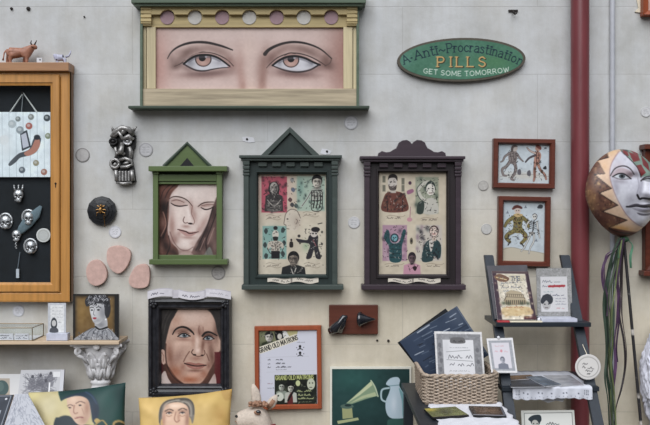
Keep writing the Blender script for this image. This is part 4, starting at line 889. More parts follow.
t = big_frame('scalloped_frame', 'dark plum frame of printed oddities with scalloped double-arch top', 364.5, 461, 156, 287, 379, 446.8, 172.3, 274.5, M_plum, M_plumx, (361.5, 284.8, 466, 289.9), 413)
pts = [(378, 156.5), (378.5, 153), (382, 151), (386, 152.2), (390, 151.8), (393, 149.8), (396.5, 148), (398, 145), (399, 142.5), (402.5, 140.3), (407, 139.8), (410, 141.5), (412, 144), (414, 141.5), (417, 139.8), (421.5, 140.3), (425, 142.5), (426, 145), (427.5, 148), (431, 149.8), (434, 151.8), (438, 152.2), (442, 151), (445.5, 153), (446, 156.5)]
bm = B(); ppk(bm, pts, .002, .05, .002); obj('scalloped_crest', bm, M_plumx, t)
a = Art(378.5, 171.5, 447.3, 275, (208, 194, 170), 3.5); a.noise(3, 3); a.noise(4, 12)
for x, y in ((384, 180), (384, 189), (403, 182), (403, 189)): a.box(x - 1.5, y - 4, x + 1.5, y + 2.5, (112, 112, 96), .8, .8)
a.poly([(382.5, 211), (384, 197), (388.5, 192), (397, 191.5), (403, 193.5), (406.5, 199), (407, 211)], (128, 72, 60), .7)
for k in range(34): a.glow(random.uniform(384, 406), random.uniform(194, 210), 1.2, 1, random.choice([(60, 36, 36), (150, 110, 84), (80, 48, 44), (70, 60, 52)]), .75)
a.box(390, 186, 396, 193, (196, 184, 172), .8); a.ell(392.5, 182.5, 4.6, 7, (206, 196, 186), .6); a.poly([(388, 180), (389, 175.5), (393, 174), (397, 176), (397.3, 181), (395, 178), (390, 178)], (58, 48, 46), .6); a.poly([(388.5, 185), (392.5, 187.6), (396.5, 185), (395.5, 190), (390, 190)], (88, 74, 70), .7, .8)
a.line([(390, 182), (391.6, 182)], (50, 42, 42), .7); a.line([(393.6, 182), (395.4, 182)], (50, 42, 42), .7); a.line([(391, 186.6), (394, 186.6)], (80, 50, 50), .6); a.line([(388, 199), (387.5, 211)], (60, 38, 38), .8); a.line([(402.5, 199), (402.5, 211)], (60, 38, 38), .8)
a.box(415.5, 177, 438.5, 213.5, (150, 158, 136), 2, .85)
for k in range(16): a.glow(random.uniform(416, 438), random.uniform(177, 213), 2, 2.5, random.choice([(60, 74, 68), (190, 190, 170), (84, 100, 86)]), .6)
a.poly([(425, 201), (430, 198), (436, 200), (438, 213), (423, 213)], (196, 192, 180), .8); a.line([(428, 202), (421, 197), (418.5, 189), (423, 184), (428, 182)], (202, 198, 184), 3.2, .7); a.line([(426, 203), (419.5, 198), (417, 189), (422, 182.6)], (58, 70, 66), .8, .6, .8)
a.ell(430.5, 187.5, 5, 6.6, (60, 76, 70), .7); a.ell(430.5, 189.5, 4.4, 5.8, (222, 216, 204), .6); a.ell(428.6, 188.6, .9, .6, (40, 40, 40), .4); a.ell(432.6, 188.6, .9, .6, (40, 40, 40), .4); a.line([(429, 193), (432, 193)], (120, 60, 60), .7); a.poly([(418, 203), (424, 202), (423, 213), (417, 213)], (52, 68, 62), .9, .9)
a.poly([(407, 191), (412.5, 189), (413.5, 192), (408, 194.5)], (168, 110, 140), .6); a.ell(410, 183, 1.6, 1.8, (96, 64, 88), .6); a.line([(410.5, 207), (410, 217)], (180, 130, 140), .8); a.ell(409.5, 219.5, 2.6, 2.2, (206, 150, 160), .6)
a.box(382.5, 225, 407, 261, (184, 146, 164), 1.2)
for k in range(20): a.glow(random.uniform(383, 406), random.uniform(226, 260), 1.8, 2, random.choice([(70, 58, 74), (140, 100, 124), (206, 180, 188)]), .6)
a.poly([(386, 231), (389, 231), (391, 242), (399, 242), (403, 230), (406, 232), (402, 246), (401, 261), (390, 261), (389, 247), (384, 238)], (44, 92, 98), .7); a.ell(394.5, 238, 4.2, 4.6, (44, 70, 80), .6); a.ell(394.5, 238, 2.9, 3.3, (118, 176, 186), .6); a.ell(393.4, 237.4, .6, .6, (20, 30, 36), .4); a.ell(395.8, 237.4, .6, .6, (20, 30, 36), .4)
for y in (249, 253, 257): a.line([(390, y), (401, y + .6)], (30, 60, 68), .9, .6, .8)
a.box(416, 225, 442, 261, (202, 192, 180), 1.5, .9)
for k in range(24): a.glow(random.uniform(416, 441), random.uniform(226, 260), 1.7, 2.2, random.choice([(66, 60, 70), (150, 124, 138), (110, 120, 116)]), .65)
a.poly([(422, 261), (424, 246), (429, 240), (437, 240), (441, 246), (440, 258), (434, 256), (432, 261)], (50, 80, 84), .7); a.poly([(429, 241), (434, 241), (431, 252)], (206, 200, 190), .6); a.box(432, 234, 436, 241, (206, 186, 170), .8); a.ell(434, 231, 4.6, 5.6, (84, 54, 54), .6); a.ell(433.8, 231.6, 3.9, 4.9, (222, 200, 186), .5); a.line([(431.5, 230.6), (432.8, 230.6)], (50, 40, 40), .7); a.line([(435, 230.6), (436.4, 230.6)], (50, 40, 40), .7); a.line([(432.6, 234), (435.4, 234)], (170, 80, 80), .8); a.line([(434, 252), (438, 259)], (40, 50, 56), 1.4)
a.ell(411.4, 241, 1.6, 3.4, (120, 112, 90), .6); a.ell(411.4, 241, .9, 1.4, (70, 60, 60), .5)
bust(a, 412, 258.5, 3.4, 5.2, (124, 96, 104), (56, 44, 56), (206, 150, 168), sh=2.6, body=3.2); a.poly([(412.5, 267.5), (415, 266), (417, 267.6), (415, 271)], (60, 30, 40), .5)
for reg in ((384, 192, 406, 211, 50), (389, 176, 396, 189, 10), (416, 178, 439, 213, 50), (425, 182, 436, 196, 10), (383, 226, 407, 260, 70), (417, 226, 441, 260, 60), (430, 226, 438, 237, 8), (424, 242, 440, 258, 30), (407, 262, 418, 273, 10)): ink(a, *reg)
for reg in ((418, 180, 438, 212, 16), (386, 240, 402, 258, 16), (420, 230, 440, 258, 20), (386, 195, 404, 209, 12)): ink(a, *reg, cols=((206, 200, 190), (168, 166, 160)), w=.5)
for x0, y, x1 in ((386, 218, 405), (421, 220, 438), (385, 266, 404), (426, 266, 444)):
    a.line([(x0, y - 1.6), (x0 + 5, y - 2.6), (x1 - 4, y - 1.2), (x1, y - 2.6)], (150, 130, 112), .5, .5, .7); a.scrib(x0 + 1, y + .8, x1 - 1, 2.2, (70, 58, 56), .6)
art_mesh('print', a, flat(.018), t)
banner(t, 388, 440.5, 278, 4.6, KD * .058)

# ================================================================= black framed portrait
t = thing('framed_portrait', 'large portrait of a stern face in a heavy black frame', 'painting', (X(189), 0, Z(398)))
o_ = rect(147, 298, 230.5, 398, .06); i_ = rect(160, 310.5, 219.5, 385, .06)
bm = B(); ring(bm, o_, i_, [(0, .002), (0, .04), (.12, .058), (.3, .062), (.42, .05), (.6, .046), (.74, .053), (.86, .05), (1, .034), (1, .002)]); obj('frame', bm, mat('black carved frame', (42, 42, 46), .3, 0, .45, 55, .6), t)
for cx_, cy_ in ((153, 304), (225, 304), (153, 391.5), (225, 391.5)):
    bm = B()
    for k in range(5): ball(bm, P(cx_ + 2.6 * math.cos(k * 1.257), cy_ + 2.6 * math.sin(k * 1.257), .056), (2 * S, .008, 1.7 * S), rotm('Y', k * 72))
    ball(bm, P(cx_, cy_, .06), (1.5 * S, .008, 1.5 * S)); obj('corner_carving', bm, mat('black carved frame', (42, 42, 46)), t, smooth=True)
a = Art(159, 309, 220.5, 386.5, (206, 168, 148), 3.5)
a.poly([(158, 360), (168, 366), (178, 379), (190, 386), (202, 382), (212, 366), (222, 350), (222, 388), (158, 388)], (92, 58, 48), 1.4)
a.box(214.5, 352, 222, 388, (112, 30, 38), 1.2); a.box(157, 360, 163, 388, (96, 30, 36), 1.2)
a.poly([(160, 388), (161, 376), (165, 371), (168, 378), (173, 388)], (206, 186, 178), .9); a.poly([(207, 388), (211, 379), (215, 374), (216, 388)], (198, 176, 168), .9)
for g in ((190, 317, 22, 9, (226, 196, 180), .85, 0), (176, 320, 6, 7, (196, 148, 124), .6, 30), (182, 343, 8, 3.6, (226, 188, 168), .75, -8), (210, 345, 4, 4, (214, 172, 152), .6, 0), (197, 342, 2, 10, (236, 206, 190), .85, 4), (197.5, 350.5, 2.6, 2.2, (240, 210, 196), .8, 0), (170, 356, 4, 13, (150, 98, 78), .8, -8), (178, 357, 4.6, 8, (164, 122, 106), .7, 30), (176, 372, 7, 5.6, (172, 98, 66), .75, 35), (190, 379.5, 10, 3.6, (190, 108, 72), .85, 0), (194, 374.6, 6, 2.8, (226, 172, 148), .75, 0), (204, 374, 5, 5, (172, 106, 80), .7, -35), (212, 356, 3.4, 16, (122, 80, 66), .85, -8), (216, 332, 3, 12, (124, 88, 74), .75, 0), (183, 330.6, 10, 2.8, (126, 84, 70), .7, -4), (209, 334.6, 8, 2.8, (116, 78, 66), .75, 8), (199.5, 332, 2.4, 5, (146, 98, 82), .65, 0), (203, 345, 1.8, 9, (132, 86, 70), .75, 6), (193, 340, 1.8, 6, (186, 138, 118), .6, 0), (196, 358.6, 5, 2.2, (170, 118, 100), .7, 0), (183, 367, 3, 4, (166, 112, 92), .7, 0), (208.6, 366, 2.4, 4, (146, 96, 80), .7, 0), (195, 370.6, 7, 1.4, (132, 82, 66), .7, 0), (184, 339.6, 7, 1.6, (158, 110, 94), .6, 4), (209, 342, 5, 1.6, (150, 104, 90), .6, 0)): a.glow(*g)
a.poly([(157, 307), (177, 307), (175, 315), (171, 322), (168, 332), (165.8, 342), (164.6, 351), (163, 351), (158, 356)], (58, 52, 50), 1.4)
a.poly([(205, 307), (211, 313), (215, 321), (217.6, 333), (222, 340), (222, 307)], (62, 55, 53), 1.6)
for p_ in ([(173, 310), (167, 320), (163.6, 334)], [(169, 310), (163, 322), (161, 336)]): a.line(p_, (92, 84, 78), .8, .9, .6)
a.poly([(160, 351), (163.6, 349.6), (165.4, 355), (165.2, 363), (162.6, 364), (160.4, 357)], (210, 172, 154), .8); a.line([(161.6, 352.4), (163.8, 356), (163.2, 361.6)], (140, 96, 80), .7, .8, .7); a.line([(165.8, 344), (165.6, 356), (168, 368), (175, 378.6), (184, 384.4)], (70, 42, 34), 1.3, 1.2, .8)
a.line([(199.2, 326), (198.6, 330), (199.4, 334)], (130, 86, 72), .9, 1, .6); a.line([(203, 327), (203.2, 331)], (140, 96, 82), .9, 1, .6)
a.line([(172.6, 334.4), (175.5, 329.6), (181, 327), (187, 328), (192.4, 332.2), (194, 334.6)], (38, 28, 26), 1.7, .9, .95, True, (.6, 1, 1.2, 1.1, .5)); a.line([(202.4, 336), (205.4, 332.8), (210, 332.2), (217, 335.6)], (38, 28, 26), 1.7, .9, .95, True, (1.1, 1.2, 1, .6))
for ex, ey, ir, hw_ in ((184.2, 335.6, 184.6, 6), (208.8, 338.2, 208, 5.2)):
    a.poly([(ex - hw_, ey + .6), (ex - 3, ey - 1.6), (ex + 1, ey - 1.9), (ex + hw_ - .4, ey + .4), (ex + 2, ey + 1.7), (ex - 3, ey + 1.7)], (172, 170, 170), .7)
    a.ell(ir, ey - .1, 2.3, 1.9, (84, 98, 108), .6); a.ell(ir, ey - .2, 1.1, .9, (22, 22, 26), .5); a.ell(ir + .9, ey - .9, .4, .4, (225, 225, 225), .4)
    a.line([(ex - hw_ - .4, ey + .9), (ex - 3, ey - 1.7), (ex + 1, ey - 2.1), (ex + hw_, ey + .6)], (34, 22, 22), 1.2, .7, .95); a.line([(ex - hw_, ey + .9), (ex - 3, ey + 2), (ex + 2, ey + 2), (ex + hw_ - .4, ey + .7)], (104, 68, 58), .7, .8, .8); a.line([(ex - hw_, ey - 1.6), (ex - 1, ey - 4), (ex + hw_ - 1, ey - 2)], (104, 66, 54), .8, .9, .75)
a.line([(193, 349.6), (191.6, 352.4), (193.4, 354.6)], (96, 60, 50), 1, .8, .85); a.ell(194.6, 354.8, 1.7, .8, (44, 24, 22), .7); a.ell(202.2, 355.4, 1.5, .8, (44, 24, 22), .7); a.line([(195, 355.6), (198.6, 356.4), (202, 355.8)], (120, 76, 62), .9, .9, .8); a.line([(204.4, 350.4), (205, 353.4), (203.6, 355.2)], (110, 70, 58), .9, .9, .8)
a.line([(189.4, 351.6), (186.4, 356), (183.6, 361.6)], (116, 74, 60), 1.1, 1.1, .7); a.line([(206.6, 354), (209, 360.4)], (112, 70, 58), 1, 1, .65)
a.poly([(185, 363.4), (190, 362.2), (195.6, 363.4), (199, 363), (205.6, 365.2), (199.6, 369), (190.4, 368.2)], (176, 116, 102), .9); a.line([(184.6, 363.4), (189.6, 364.8), (195.6, 366), (200.6, 365.8), (206, 365.2)], (62, 32, 30), 1.1, .8, .95); a.glow(194.6, 367.4, 4, .9, (206, 150, 136), .6)
a.noise(2.2, 1.5); a.noise(3, 6)
art_mesh('painting', a, flat(.03), t)
# three paper scrolls along the top
t = thing('paper_banner', 'white hand-lettered paper scroll on top of black portrait frame', 'banner', (X(189), 0, Z(298)))
for (x0, x1, y0, y1, w, sag) in ((147.5, 172.6, 291.2, 288.6, 'N.A.P.T', 1.6), (178.4, 204.5, 289.2, 290, 'WELCOME', -2.2), (206, 231, 288.4, 291.5, 'ALLERSIDE', .8)):
    a = Art(x0, 287, x1, 297, (220, 216, 222), 4); a.noise(3, 2)
    if w != 'ALLERSIDE': a.scrib(x0 + 4, 294.2, x1 - 3, 3, (70, 66, 84), .9, .9)
    else: a.scrib(x0 + 4, 293.4, x1 - 3, 2.2, (130, 126, 140), .6, .7)
    a.line([(x0, 287.4), (x1, 287.4)], (186, 180, 190), .7, .5)
    def f(gx, gy, x0=x0, x1=x1, y0=y0, y1=y1, sag=sag):
        s = (gx - x0) / (x1 - x0); top = y0 + (y1 - y0) * s - sag * np.sin(s * math.pi); d = .064 + .007 * np.sin(s * math.pi)
        k = S * (D - d) / D
        return (gx - CX) * k, -d, HZ - (top + (gy - 287) * .82 - CY) * k
    o = art_mesh('scroll', a, f, t); md = o.modifiers.new('thickness', 'SOLIDIFY'); md.thickness = .0012; md.offset = 0
bm = B(); pb(bm, 172.4, 290, 178.6, 298.2, .058, .063, .001); obj('fold', bm, mat('grey paper', (188, 184, 190), .8), t, label='greyish folded piece'); bm = B(); pb(bm, 204.3, 289.5, 206.6, 297.4, .06, .064); obj('fold', bm, mat('grey paper', (188, 184, 190), .8), t, label='greyish folded piece')

# ================================================================= orange-brown poster frame
def tiltq(q, d): return [(X(x, d), Z(y, d)) for x, y in q]
t = thing('poster_frame', 'orange-brown framed show poster with slanted lettering', 'poster', (X(288), 0, Z(409)))
fo = [(254.3, 326.8), (321.3, 325.8), (322, 409), (255, 410)]; fi = [(259, 331.4), (316.6, 330.6), (317.4, 404.4), (259.6, 405.3)]
bm = B(); ring(bm, tiltq(fo, .03), tiltq(fi, .03), [(0, .002), (0, .027), (.12, .03), (.8, .03), (1, .024), (1, .002)]); obj('frame', bm, wood('orange brown wood', (146, 74, 46), 'z', .4, .15, 30), t)
a = Art(258, 330, 319, 406, (212, 212, 224), 4); a.glow(265, 395, 20, 20, (206, 208, 222), .5)
a.poly([(258, 330), (298, 330), (298, 337.5), (259, 353)], (196, 190, 160), .4, 1, False)
a.poly([(258, 330), (299, 330), (298, 333.5), (276, 343), (258, 349)], (132, 134, 98), .6, 1, False)
bust(a, 269, 336.5, 4, 4.6, (212, 206, 196), (40, 40, 40), (70, 80, 50), sh=2); a.poly([(275, 331), (284, 331), (286, 338), (278, 342)], (30, 30, 32), .6); a.poly([(283, 331), (287, 331), (290, 337), (285, 338.5)], (226, 224, 220), .6); a.ell(280, 336, 2.4, 3, (206, 200, 190), .6); a.glow(264, 345, 4, 3, (44, 50, 30), .9); a.poly([(288, 331), (298, 330.5), (297, 335), (291, 336)], (196, 186, 130), .8)
a.poly([(258, 346.6), (297.4, 333.4), (298.4, 340.6), (258, 354)], (226, 218, 198), .4, 1, False)
a.text('GRAND OLD MATRONS', 259.6, 352.4, 4.6, (22, 20, 22), .62, False, -18.4, gap=.26, wide=.62)
for y, x0, x1 in ((342, 298, 306), ): a.scrib(x0, y + .6, x1, 1, (110, 110, 116), .5)
for y in (347, 353.5):
    a.ell(301, y - .6, 1.3, 1.4, (30, 30, 34), .5); a.line([(301, y), (301, y + 2)], (40, 40, 44), 1.1); a.line([(298.6, y + 2.8), (301, y + 1.4), (303.6, y + 2.8)], (50, 50, 56), .8); a.ell(297.5, y + .6, .5, .5, (90, 90, 96), .4); a.ell(304.8, y + .4, .5, .5, (90, 90, 96), .4)
for y, x1 in ((360, 285), (364, 286), (367.6, 292)):
    a.scrib(276, y, x1, 1.7, (44, 44, 52), .8); a.scrib(267.5, y, 270.5, 1.5, (60, 60, 70), .7)
a.scrib(276, 370, 288, .9, (130, 130, 136), .5); a.scrib(267, 384, 272, 1.1, (150, 110, 120), .5); a.scrib(267, 388.5, 274, 1.1, (110, 110, 120), .5); a.line([(266, 357), (310, 356.4)], (196, 196, 206), .4); a.line([(266, 372), (316, 371)], (198, 198, 206), .4)
a.box(274.4, 375, 318, 405, (36, 44, 34), .5)
for k in range(16): a.glow(random.uniform(276, 316), random.uniform(384, 403), 2.5, 2.5, random.choice([(20, 26, 22), (66, 80, 56), (90, 96, 76)]), .5)
a.text('GRAND OLD MATRONS', 275.4, 380, 4.2, (206, 212, 130), .62, False, -.8, gap=.26, wide=.64)
ink(a, 275, 384, 317, 404, 60, ((24, 30, 26), (170, 176, 150), (14, 16, 16)), 2.2, .7, .6); ink(a, 260, 332, 290, 336, 16, ((24, 24, 24), (210, 206, 190)), 2, .7, .6)
bust(a, 281.5, 387, 3, 4, (196, 202, 186), (30, 36, 30), (150, 160, 146), sh=2, body=3); bust(a, 291, 388.5, 3.2, 4, (206, 206, 190), (24, 26, 26), (190, 192, 180), sh=2, body=3.6); a.ell(290, 384, 4.6, 1.6, (24, 26, 26), .5); a.box(287.6, 380.6, 293.4, 384, (24, 26, 26), .5)
a.poly([(288.5, 397), (292, 393), (293, 404), (287.5, 404)], (120, 44, 44), .6); a.line([(288, 401), (293.6, 391.6), (297.6, 383.6)], (28, 28, 26), 1.8); a.ell(298.5, 383.6, 2.4, 3, (200, 206, 150), .7); a.ell(312, 384.6, 4.2, 5.8, (196, 200, 176), .7); a.ell(310.5, 383.6, .8, .6, (40, 46, 40), .4); a.ell(313.6, 383.6, .8, .6, (40, 46, 40), .4); a.line([(310.6, 388), (313, 388)], (70, 60, 56), .7)
a.ell(279.5, 397, 4, 4.4, (206, 210, 196), .6); a.ell(278, 396, .9, .8, (30, 30, 30), .4)
for y, x0, x1 in ((392.4, 298, 312), (396.4, 298.5, 312), (399.8, 298.5, 316)): a.scrib(x0, y, x1, 2, (206, 212, 150), .9, .95)
a.scrib(299, 403, 311, 1, (180, 186, 140), .5)
q_ = tiltq([(258.4, 330.8), (317.2, 330), (318, 405), (259, 406)], .02); a.x0, a.x1 = 258.0, 319.0
art_mesh('poster', a, quadmap(a, [(x, -.02, z) for x, z in q_]), t)

# ================================================================= board with two dark hooks
t = thing('hook_board', 'small reddish brown board with two dark glossy hooks', 'hook board', (X(353.5), 0, Z(334)))
bm = B(); pb(bm, 329, 305, 378, 334.2, .002, .022, .003); obj('board', bm, wood('mahogany board', (88, 46, 34), 'x', .4, .25, 24), t)
M_gloss = mat('glossy blue black horn', (28, 30, 36), .18, 0, .3, 30, 0, None, .6, .5)
bm = B(); tube(bm, [P(330, 331.5, .04), P(335, 328.5, .05), P(340, 322.5, .056), P(344, 317, .058), P(347.5, 317, .06)], [.014, .02, .012, .011, .006], 14); tube(bm, [P(343.5, 317.5, .056), P(342.5, 324, .046), P(339.5, 331.5, .03)], [.013, .014, .012], 12); ball(bm, P(334.5, 330, .036), (5 * S, .016, 3 * S)); obj('bird_hook', bm, M_gloss, t, smooth=True, label='dark hook shaped like a bent bird')
bm = B(); tube(bm, [P(359, 319.3, .04), P(361, 319.3, .043), P(361.2, 319.3, .043), P(367, 319.3, .046), P(375.5, 319.3, .05)], [.028, .03, .026, .014, .0015], 20); obj('cone_hook', bm, M_gloss, t, smooth=True, label='dark pointed cone hook')

# ================================================================= teal sign on the wall: a plain still life stands in for the picture
t = thing('tin_sign', 'square dark teal picture sign with cream border beside the basket', 'sign', (X(370.5), 0, Z(436)))
bm = B(); pb(bm, 330, 366.8, 411.3, 436, .002, .012, .001); obj('panel', bm, mat('cream enamel', (214, 212, 200), .4, 0, .05), t, label='cream edged panel')
a = Art(332, 369, 409.5, 434.5, (40, 82, 80), 3); a.glow(352, 378, 24, 14, (52, 112, 104), .7); a.glow(400, 395, 20, 26, (32, 62, 62), .7); a.glow(380, 424, 40, 8, (28, 62, 62), .6); a.noise(2, 4)
a.poly([(337, 421), (358, 417.5), (359, 420), (338, 424)], (176, 182, 132), .6, 1, False); a.poly([(342, 408), (352, 407.6), (353, 417.8), (342.6, 419)], (168, 172, 120), .6, 1, False)
a.ell(347, 406.4, 6.6, 2.4, (92, 120, 108), .7); a.ell(348, 405.4, 3.4, 1.2, (40, 66, 66), .6)
a.poly([(346, 403.4), (360, 391), (371, 381), (374.5, 386), (377, 396), (366, 399), (352, 404)], (142, 166, 132), .7, 1, False)
a.poly([(347, 403), (361, 390.6), (371, 381.5), (372.5, 385), (360, 395)], (206, 212, 168), .7, .9, False); a.poly([(350, 403.4), (366, 397.5), (377, 396), (375, 392), (362, 396)], (190, 200, 154), .7, .85, False); a.line([(371, 380.6), (375, 387), (378, 396.4)], (190, 204, 170), 1.3, .7)
# plain pale jug
a.poly([(386, 384), (390, 378.5), (397, 377), (400, 380), (399.4, 386), (404, 394), (408.4, 404), (408.8, 414), (404, 418), (392, 418.4), (386.6, 413), (385.6, 402), (389, 393), (390, 387)], (186, 206, 218), .8)
a.poly([(399, 388), (404, 395), (408.4, 405), (408.6, 413), (403, 417), (402, 402)], (110, 168, 172), 1.2, .8); a.line([(386.4, 402), (381.6, 399), (382, 390), (389, 388)], (176, 200, 206), 1.8, .7); a.line([(389, 386), (399, 385)], (112, 150, 158), 1, .7, .7); a.glow(394, 404, 3, 9, (216, 226, 236), .7); a.poly([(388, 420), (404, 419.6), (402, 430), (390, 430)], (76, 130, 116), 1.5, .6)
art_mesh('picture', a, flat(.0127), t)

# ================================================================= two red brown framed prints
def small_frame(label, fo, w, art, d=.035):
    c_ = np.array(fo, float); cen = c_.mean(0)
    fi = [tuple(p + np.sign(cen - p) * w) for p in c_]
    t = thing('picture_frame', label, 'picture', (X(cen[0]), 0, Z(c_[:, 1].max())), 'red brown framed prints')
    bm = B(); ring(bm, tiltq(fo, d), tiltq(fi, d), [(0, .002), (0, d - .004), (.12, d), (.75, d), (1, d - .008), (1, .002)]); obj('frame', bm, M_maho, t)
    fi2 = [tuple(np.array(p) - np.sign(cen - p) * .4) for p in fi]
    art_mesh('print', art, quadmap(art, [(x, -.015, z) for x, z in tiltq(fi2, .015)]), t)
    return t
a = Art(498, 142.5, 552, 186, (198, 208, 214), 4); a.noise(3, 6); a.noise(3, 2); a.glow(525, 178, 30, 5, (206, 200, 188), .8); a.glow(502, 150, 5, 8, (170, 186, 196), .5)
a.line([(500, 179), (512, 177), (528, 176), (551, 178)], (150, 140, 130), .6, .6, .6)
G = (146, 134, 130); I = (78, 68, 70)
a.poly([(509, 152), (513.5, 150), (517.5, 153), (517, 160), (515, 165), (509.5, 164), (508, 158)], G, .7); a.ell(514.6, 147.8, 2.9, 3.4, (196, 184, 176), .6); a.poly([(510.5, 150), (511.5, 145.5), (515, 144), (517.6, 146), (513.6, 147), (512.6, 152)], (110, 98, 96), .6)
for p_, c_, w_ in (([(509.5, 163), (506, 168), (502, 171), (503, 177), (506, 178)], G, 2.8), ([(514.5, 164), (516, 170), (514.5, 176), (511.5, 181), (514, 182.5)], G, 3), ([(509, 153.5), (504.5, 157), (502.5, 161.5), (500.4, 163)], G, 2), ([(517, 154), (520, 158.5), (523.4, 162)], G, 1.8)): limb(a, p_, c_, w_, w_ * .6, I)
for p_ in ([(510, 154), (512, 163)], [(513.5, 152), (514, 164)], [(515.5, 153), (516, 160)], [(507, 168), (504, 174)], [(515.6, 166), (514, 176)]): a.line(p_, I, .6, .5, .7)
M1 = (190, 140, 120)
a.poly([(535.5, 152), (539, 150.5), (542, 154), (541, 161), (538.6, 166), (534.5, 165), (535, 158)], M1, .7); a.ell(538.6, 147.4, 2.8, 3.2, (198, 150, 132), .6); a.poly([(536, 145), (539, 143.6), (542, 146), (541.4, 149)], (150, 84, 74), .6)
for p_, c_, w_ in (([(536.6, 153), (531, 150.6), (527.4, 147)], (206, 180, 166), 1.8), ([(536, 155), (530, 158), (526, 162.6)], (96, 86, 92), 1.9), ([(536, 165), (535.4, 172), (535.6, 178), (534.8, 183)], M1, 2.6), ([(539, 165), (541.6, 171), (546, 176), (547.6, 181)], M1, 2.5)): limb(a, p_, c_, w_, w_ * .65, I)
for p_ in ([(537, 152), (537.5, 164)], [(539.4, 153), (540, 162)], [(535.4, 168), (535.8, 180)], [(541, 170), (545.6, 177)]): a.line(p_, (90, 50, 46), .7, .5, .8)
for x, y in ((538, 164), (536, 170), (543, 173)): a.ell(x, y, 1.4, 1.6, (84, 62, 44), .5, .7)
for x, y in ((519.5, 173.5), (529.6, 174.6)): a.poly([(x - 2, y + 1), (x - 1.4, y - 2), (x + 1, y - 3), (x + 2, y), (x + 1.6, y + 3), (x - 1, y + 3)], (96, 92, 100), .6, .85)
a.poly([(544, 169), (547, 166.4), (548, 169.6), (546, 170.4)], (60, 60, 66), .5); a.ell(546.4, 147, 1.4, 1, (90, 96, 104), .4, .8); a.scrib(500, 182.5, 504, 1.2, (110, 104, 104), .5)
ink(a, 507, 150, 518, 166, 20); ink(a, 508, 166, 517, 181, 14); ink(a, 534, 150, 542, 166, 22, ((70, 36, 34), (50, 40, 42))); ink(a, 533, 166, 548, 182, 16, ((80, 46, 40), (50, 40, 42))); ink(a, 500, 145, 551, 182, 26, ((130, 140, 150),), 2, .5, .5)
small_frame('upper small red-brown framed print of two striding figures', [(494, 138.2), (555.8, 139.2), (555.2, 188.8), (493.4, 187.8)], 5.3, a)
a = Art(503, 200, 547, 262, (198, 208, 214), 4); a.noise(3, 6); a.noise(3, 2); a.poly([(502, 250), (512, 247.6), (525, 250), (537, 251.5), (548, 254), (548, 263), (502, 263)], (202, 192, 170), 1); a.line([(503, 250), (512, 247.6), (525, 250), (537, 251.4), (547, 254)], (140, 132, 120), .5, .5, .6)
J = (142, 128, 74); I = (56, 46, 44)
a.poly([(512, 216), (518, 213.4), (524, 216), (522, 224), (523.4, 231), (518, 233), (512.4, 231), (513.4, 224)], J, .6)
for p_, w_ in (([(513, 217), (507.4, 221), (504.6, 226)], 3.6), ([(523, 217), (527.4, 221), (529, 226)], 3.6), ([(513.6, 231), (507.6, 234.6), (506, 238), (509.6, 242)], 4), ([(522, 231), (526, 235), (525, 239.6), (521.6, 243)], 4)): limb(a, p_, J, w_, w_ * .7, I)
for k in range(46):
    x, y = random.choice([(514, 220), (520, 220), (517, 228), (508, 221), (528, 222), (508, 236), (525, 236), (511, 232), (522, 231)]); a.ell(x + random.uniform(-2.4, 2.4), y + random.uniform(-3.4, 3.4), .8, .8, random.choice([(48, 40, 40), (96, 54, 48), (168, 156, 92), (60, 66, 50)]), .5, .85)
a.ell(517.3, 210, 3.1, 3.6, (212, 192, 180), .5); a.poly([(512.4, 209), (513, 205.6), (517, 204), (521.6, 205.6), (521.6, 208), (517, 207)], (120, 64, 58), .6); a.ell(512.6, 208, 1.1, 1, (140, 70, 60), .4); a.poly([(513, 214), (518, 212.6), (523, 214), (518, 216.6)], (206, 176, 120), .6)
a.ell(516.2, 209.8, .5, .5, I, .4); a.ell(518.6, 209.6, .5, .5, I, .4); a.line([(510, 242), (508, 245.4)], I, 1.2); a.line([(521.4, 243), (524, 246)], I, 1.2)
K = (212, 210, 204); I = (60, 58, 62)
a.ell(535, 215.6, 2.4, 3, K, .5); a.line([(532.8, 214), (535, 212.4), (537.4, 214), (537.2, 217), (535.6, 219)], I, .6); a.ell(534.2, 215.6, .6, .7, I, .4); a.ell(536, 215.4, .6, .7, I, .4)
for y, w_ in ((221, 3.6), (223, 3.8), (225, 3.6), (227, 3)): a.line([(533.2 - w_ * .9, y + .8), (533.2, y), (533.2 + w_ * .9, y + .4)], I, .75, .5, .85)
a.line([(534.6, 219), (533, 232)], I, .9); a.ell(532.6, 232.6, 3, 1.6, (150, 146, 142), .6); a.line([(529.6, 232), (532.6, 234.6), (535.6, 232)], I, .8)
for p_ in ([(529.4, 220.6), (527, 224), (526.6, 228)], [(537.4, 221), (538.6, 227.6), (540, 234), (540.6, 237)], [(531, 234), (528, 241), (524.4, 248), (521.6, 251.4)], [(534.6, 234), (534.4, 241), (531, 247.6), (529.6, 253.4)]): limb(a, p_, K, 1.5, .9, I)
for x, y in ((525.6, 206), (540, 205), (537, 240), (516.5, 226), (518, 238), (507, 212)): a.poly([(x - 1.6, y + 1), (x, y - 2), (x + 1.6, y + 1)], (110, 116, 130), .5, .7, False)
a.poly([(537.6, 206.4), (540, 203), (543.4, 203.8), (542.4, 207)], (70, 72, 80), .6, .9)
ink(a, 505, 214, 530, 242, 50, ((40, 34, 34), (90, 76, 50))); ink(a, 528, 219, 540, 234, 16); ink(a, 504, 202, 546, 248, 20, ((130, 140, 150),), 2, .5, .5)
small_frame('lower small red-brown framed print of jester and skeleton dancing', [(499, 196), (551.2, 197), (550.4, 267), (498.2, 266)], 5.2, a)

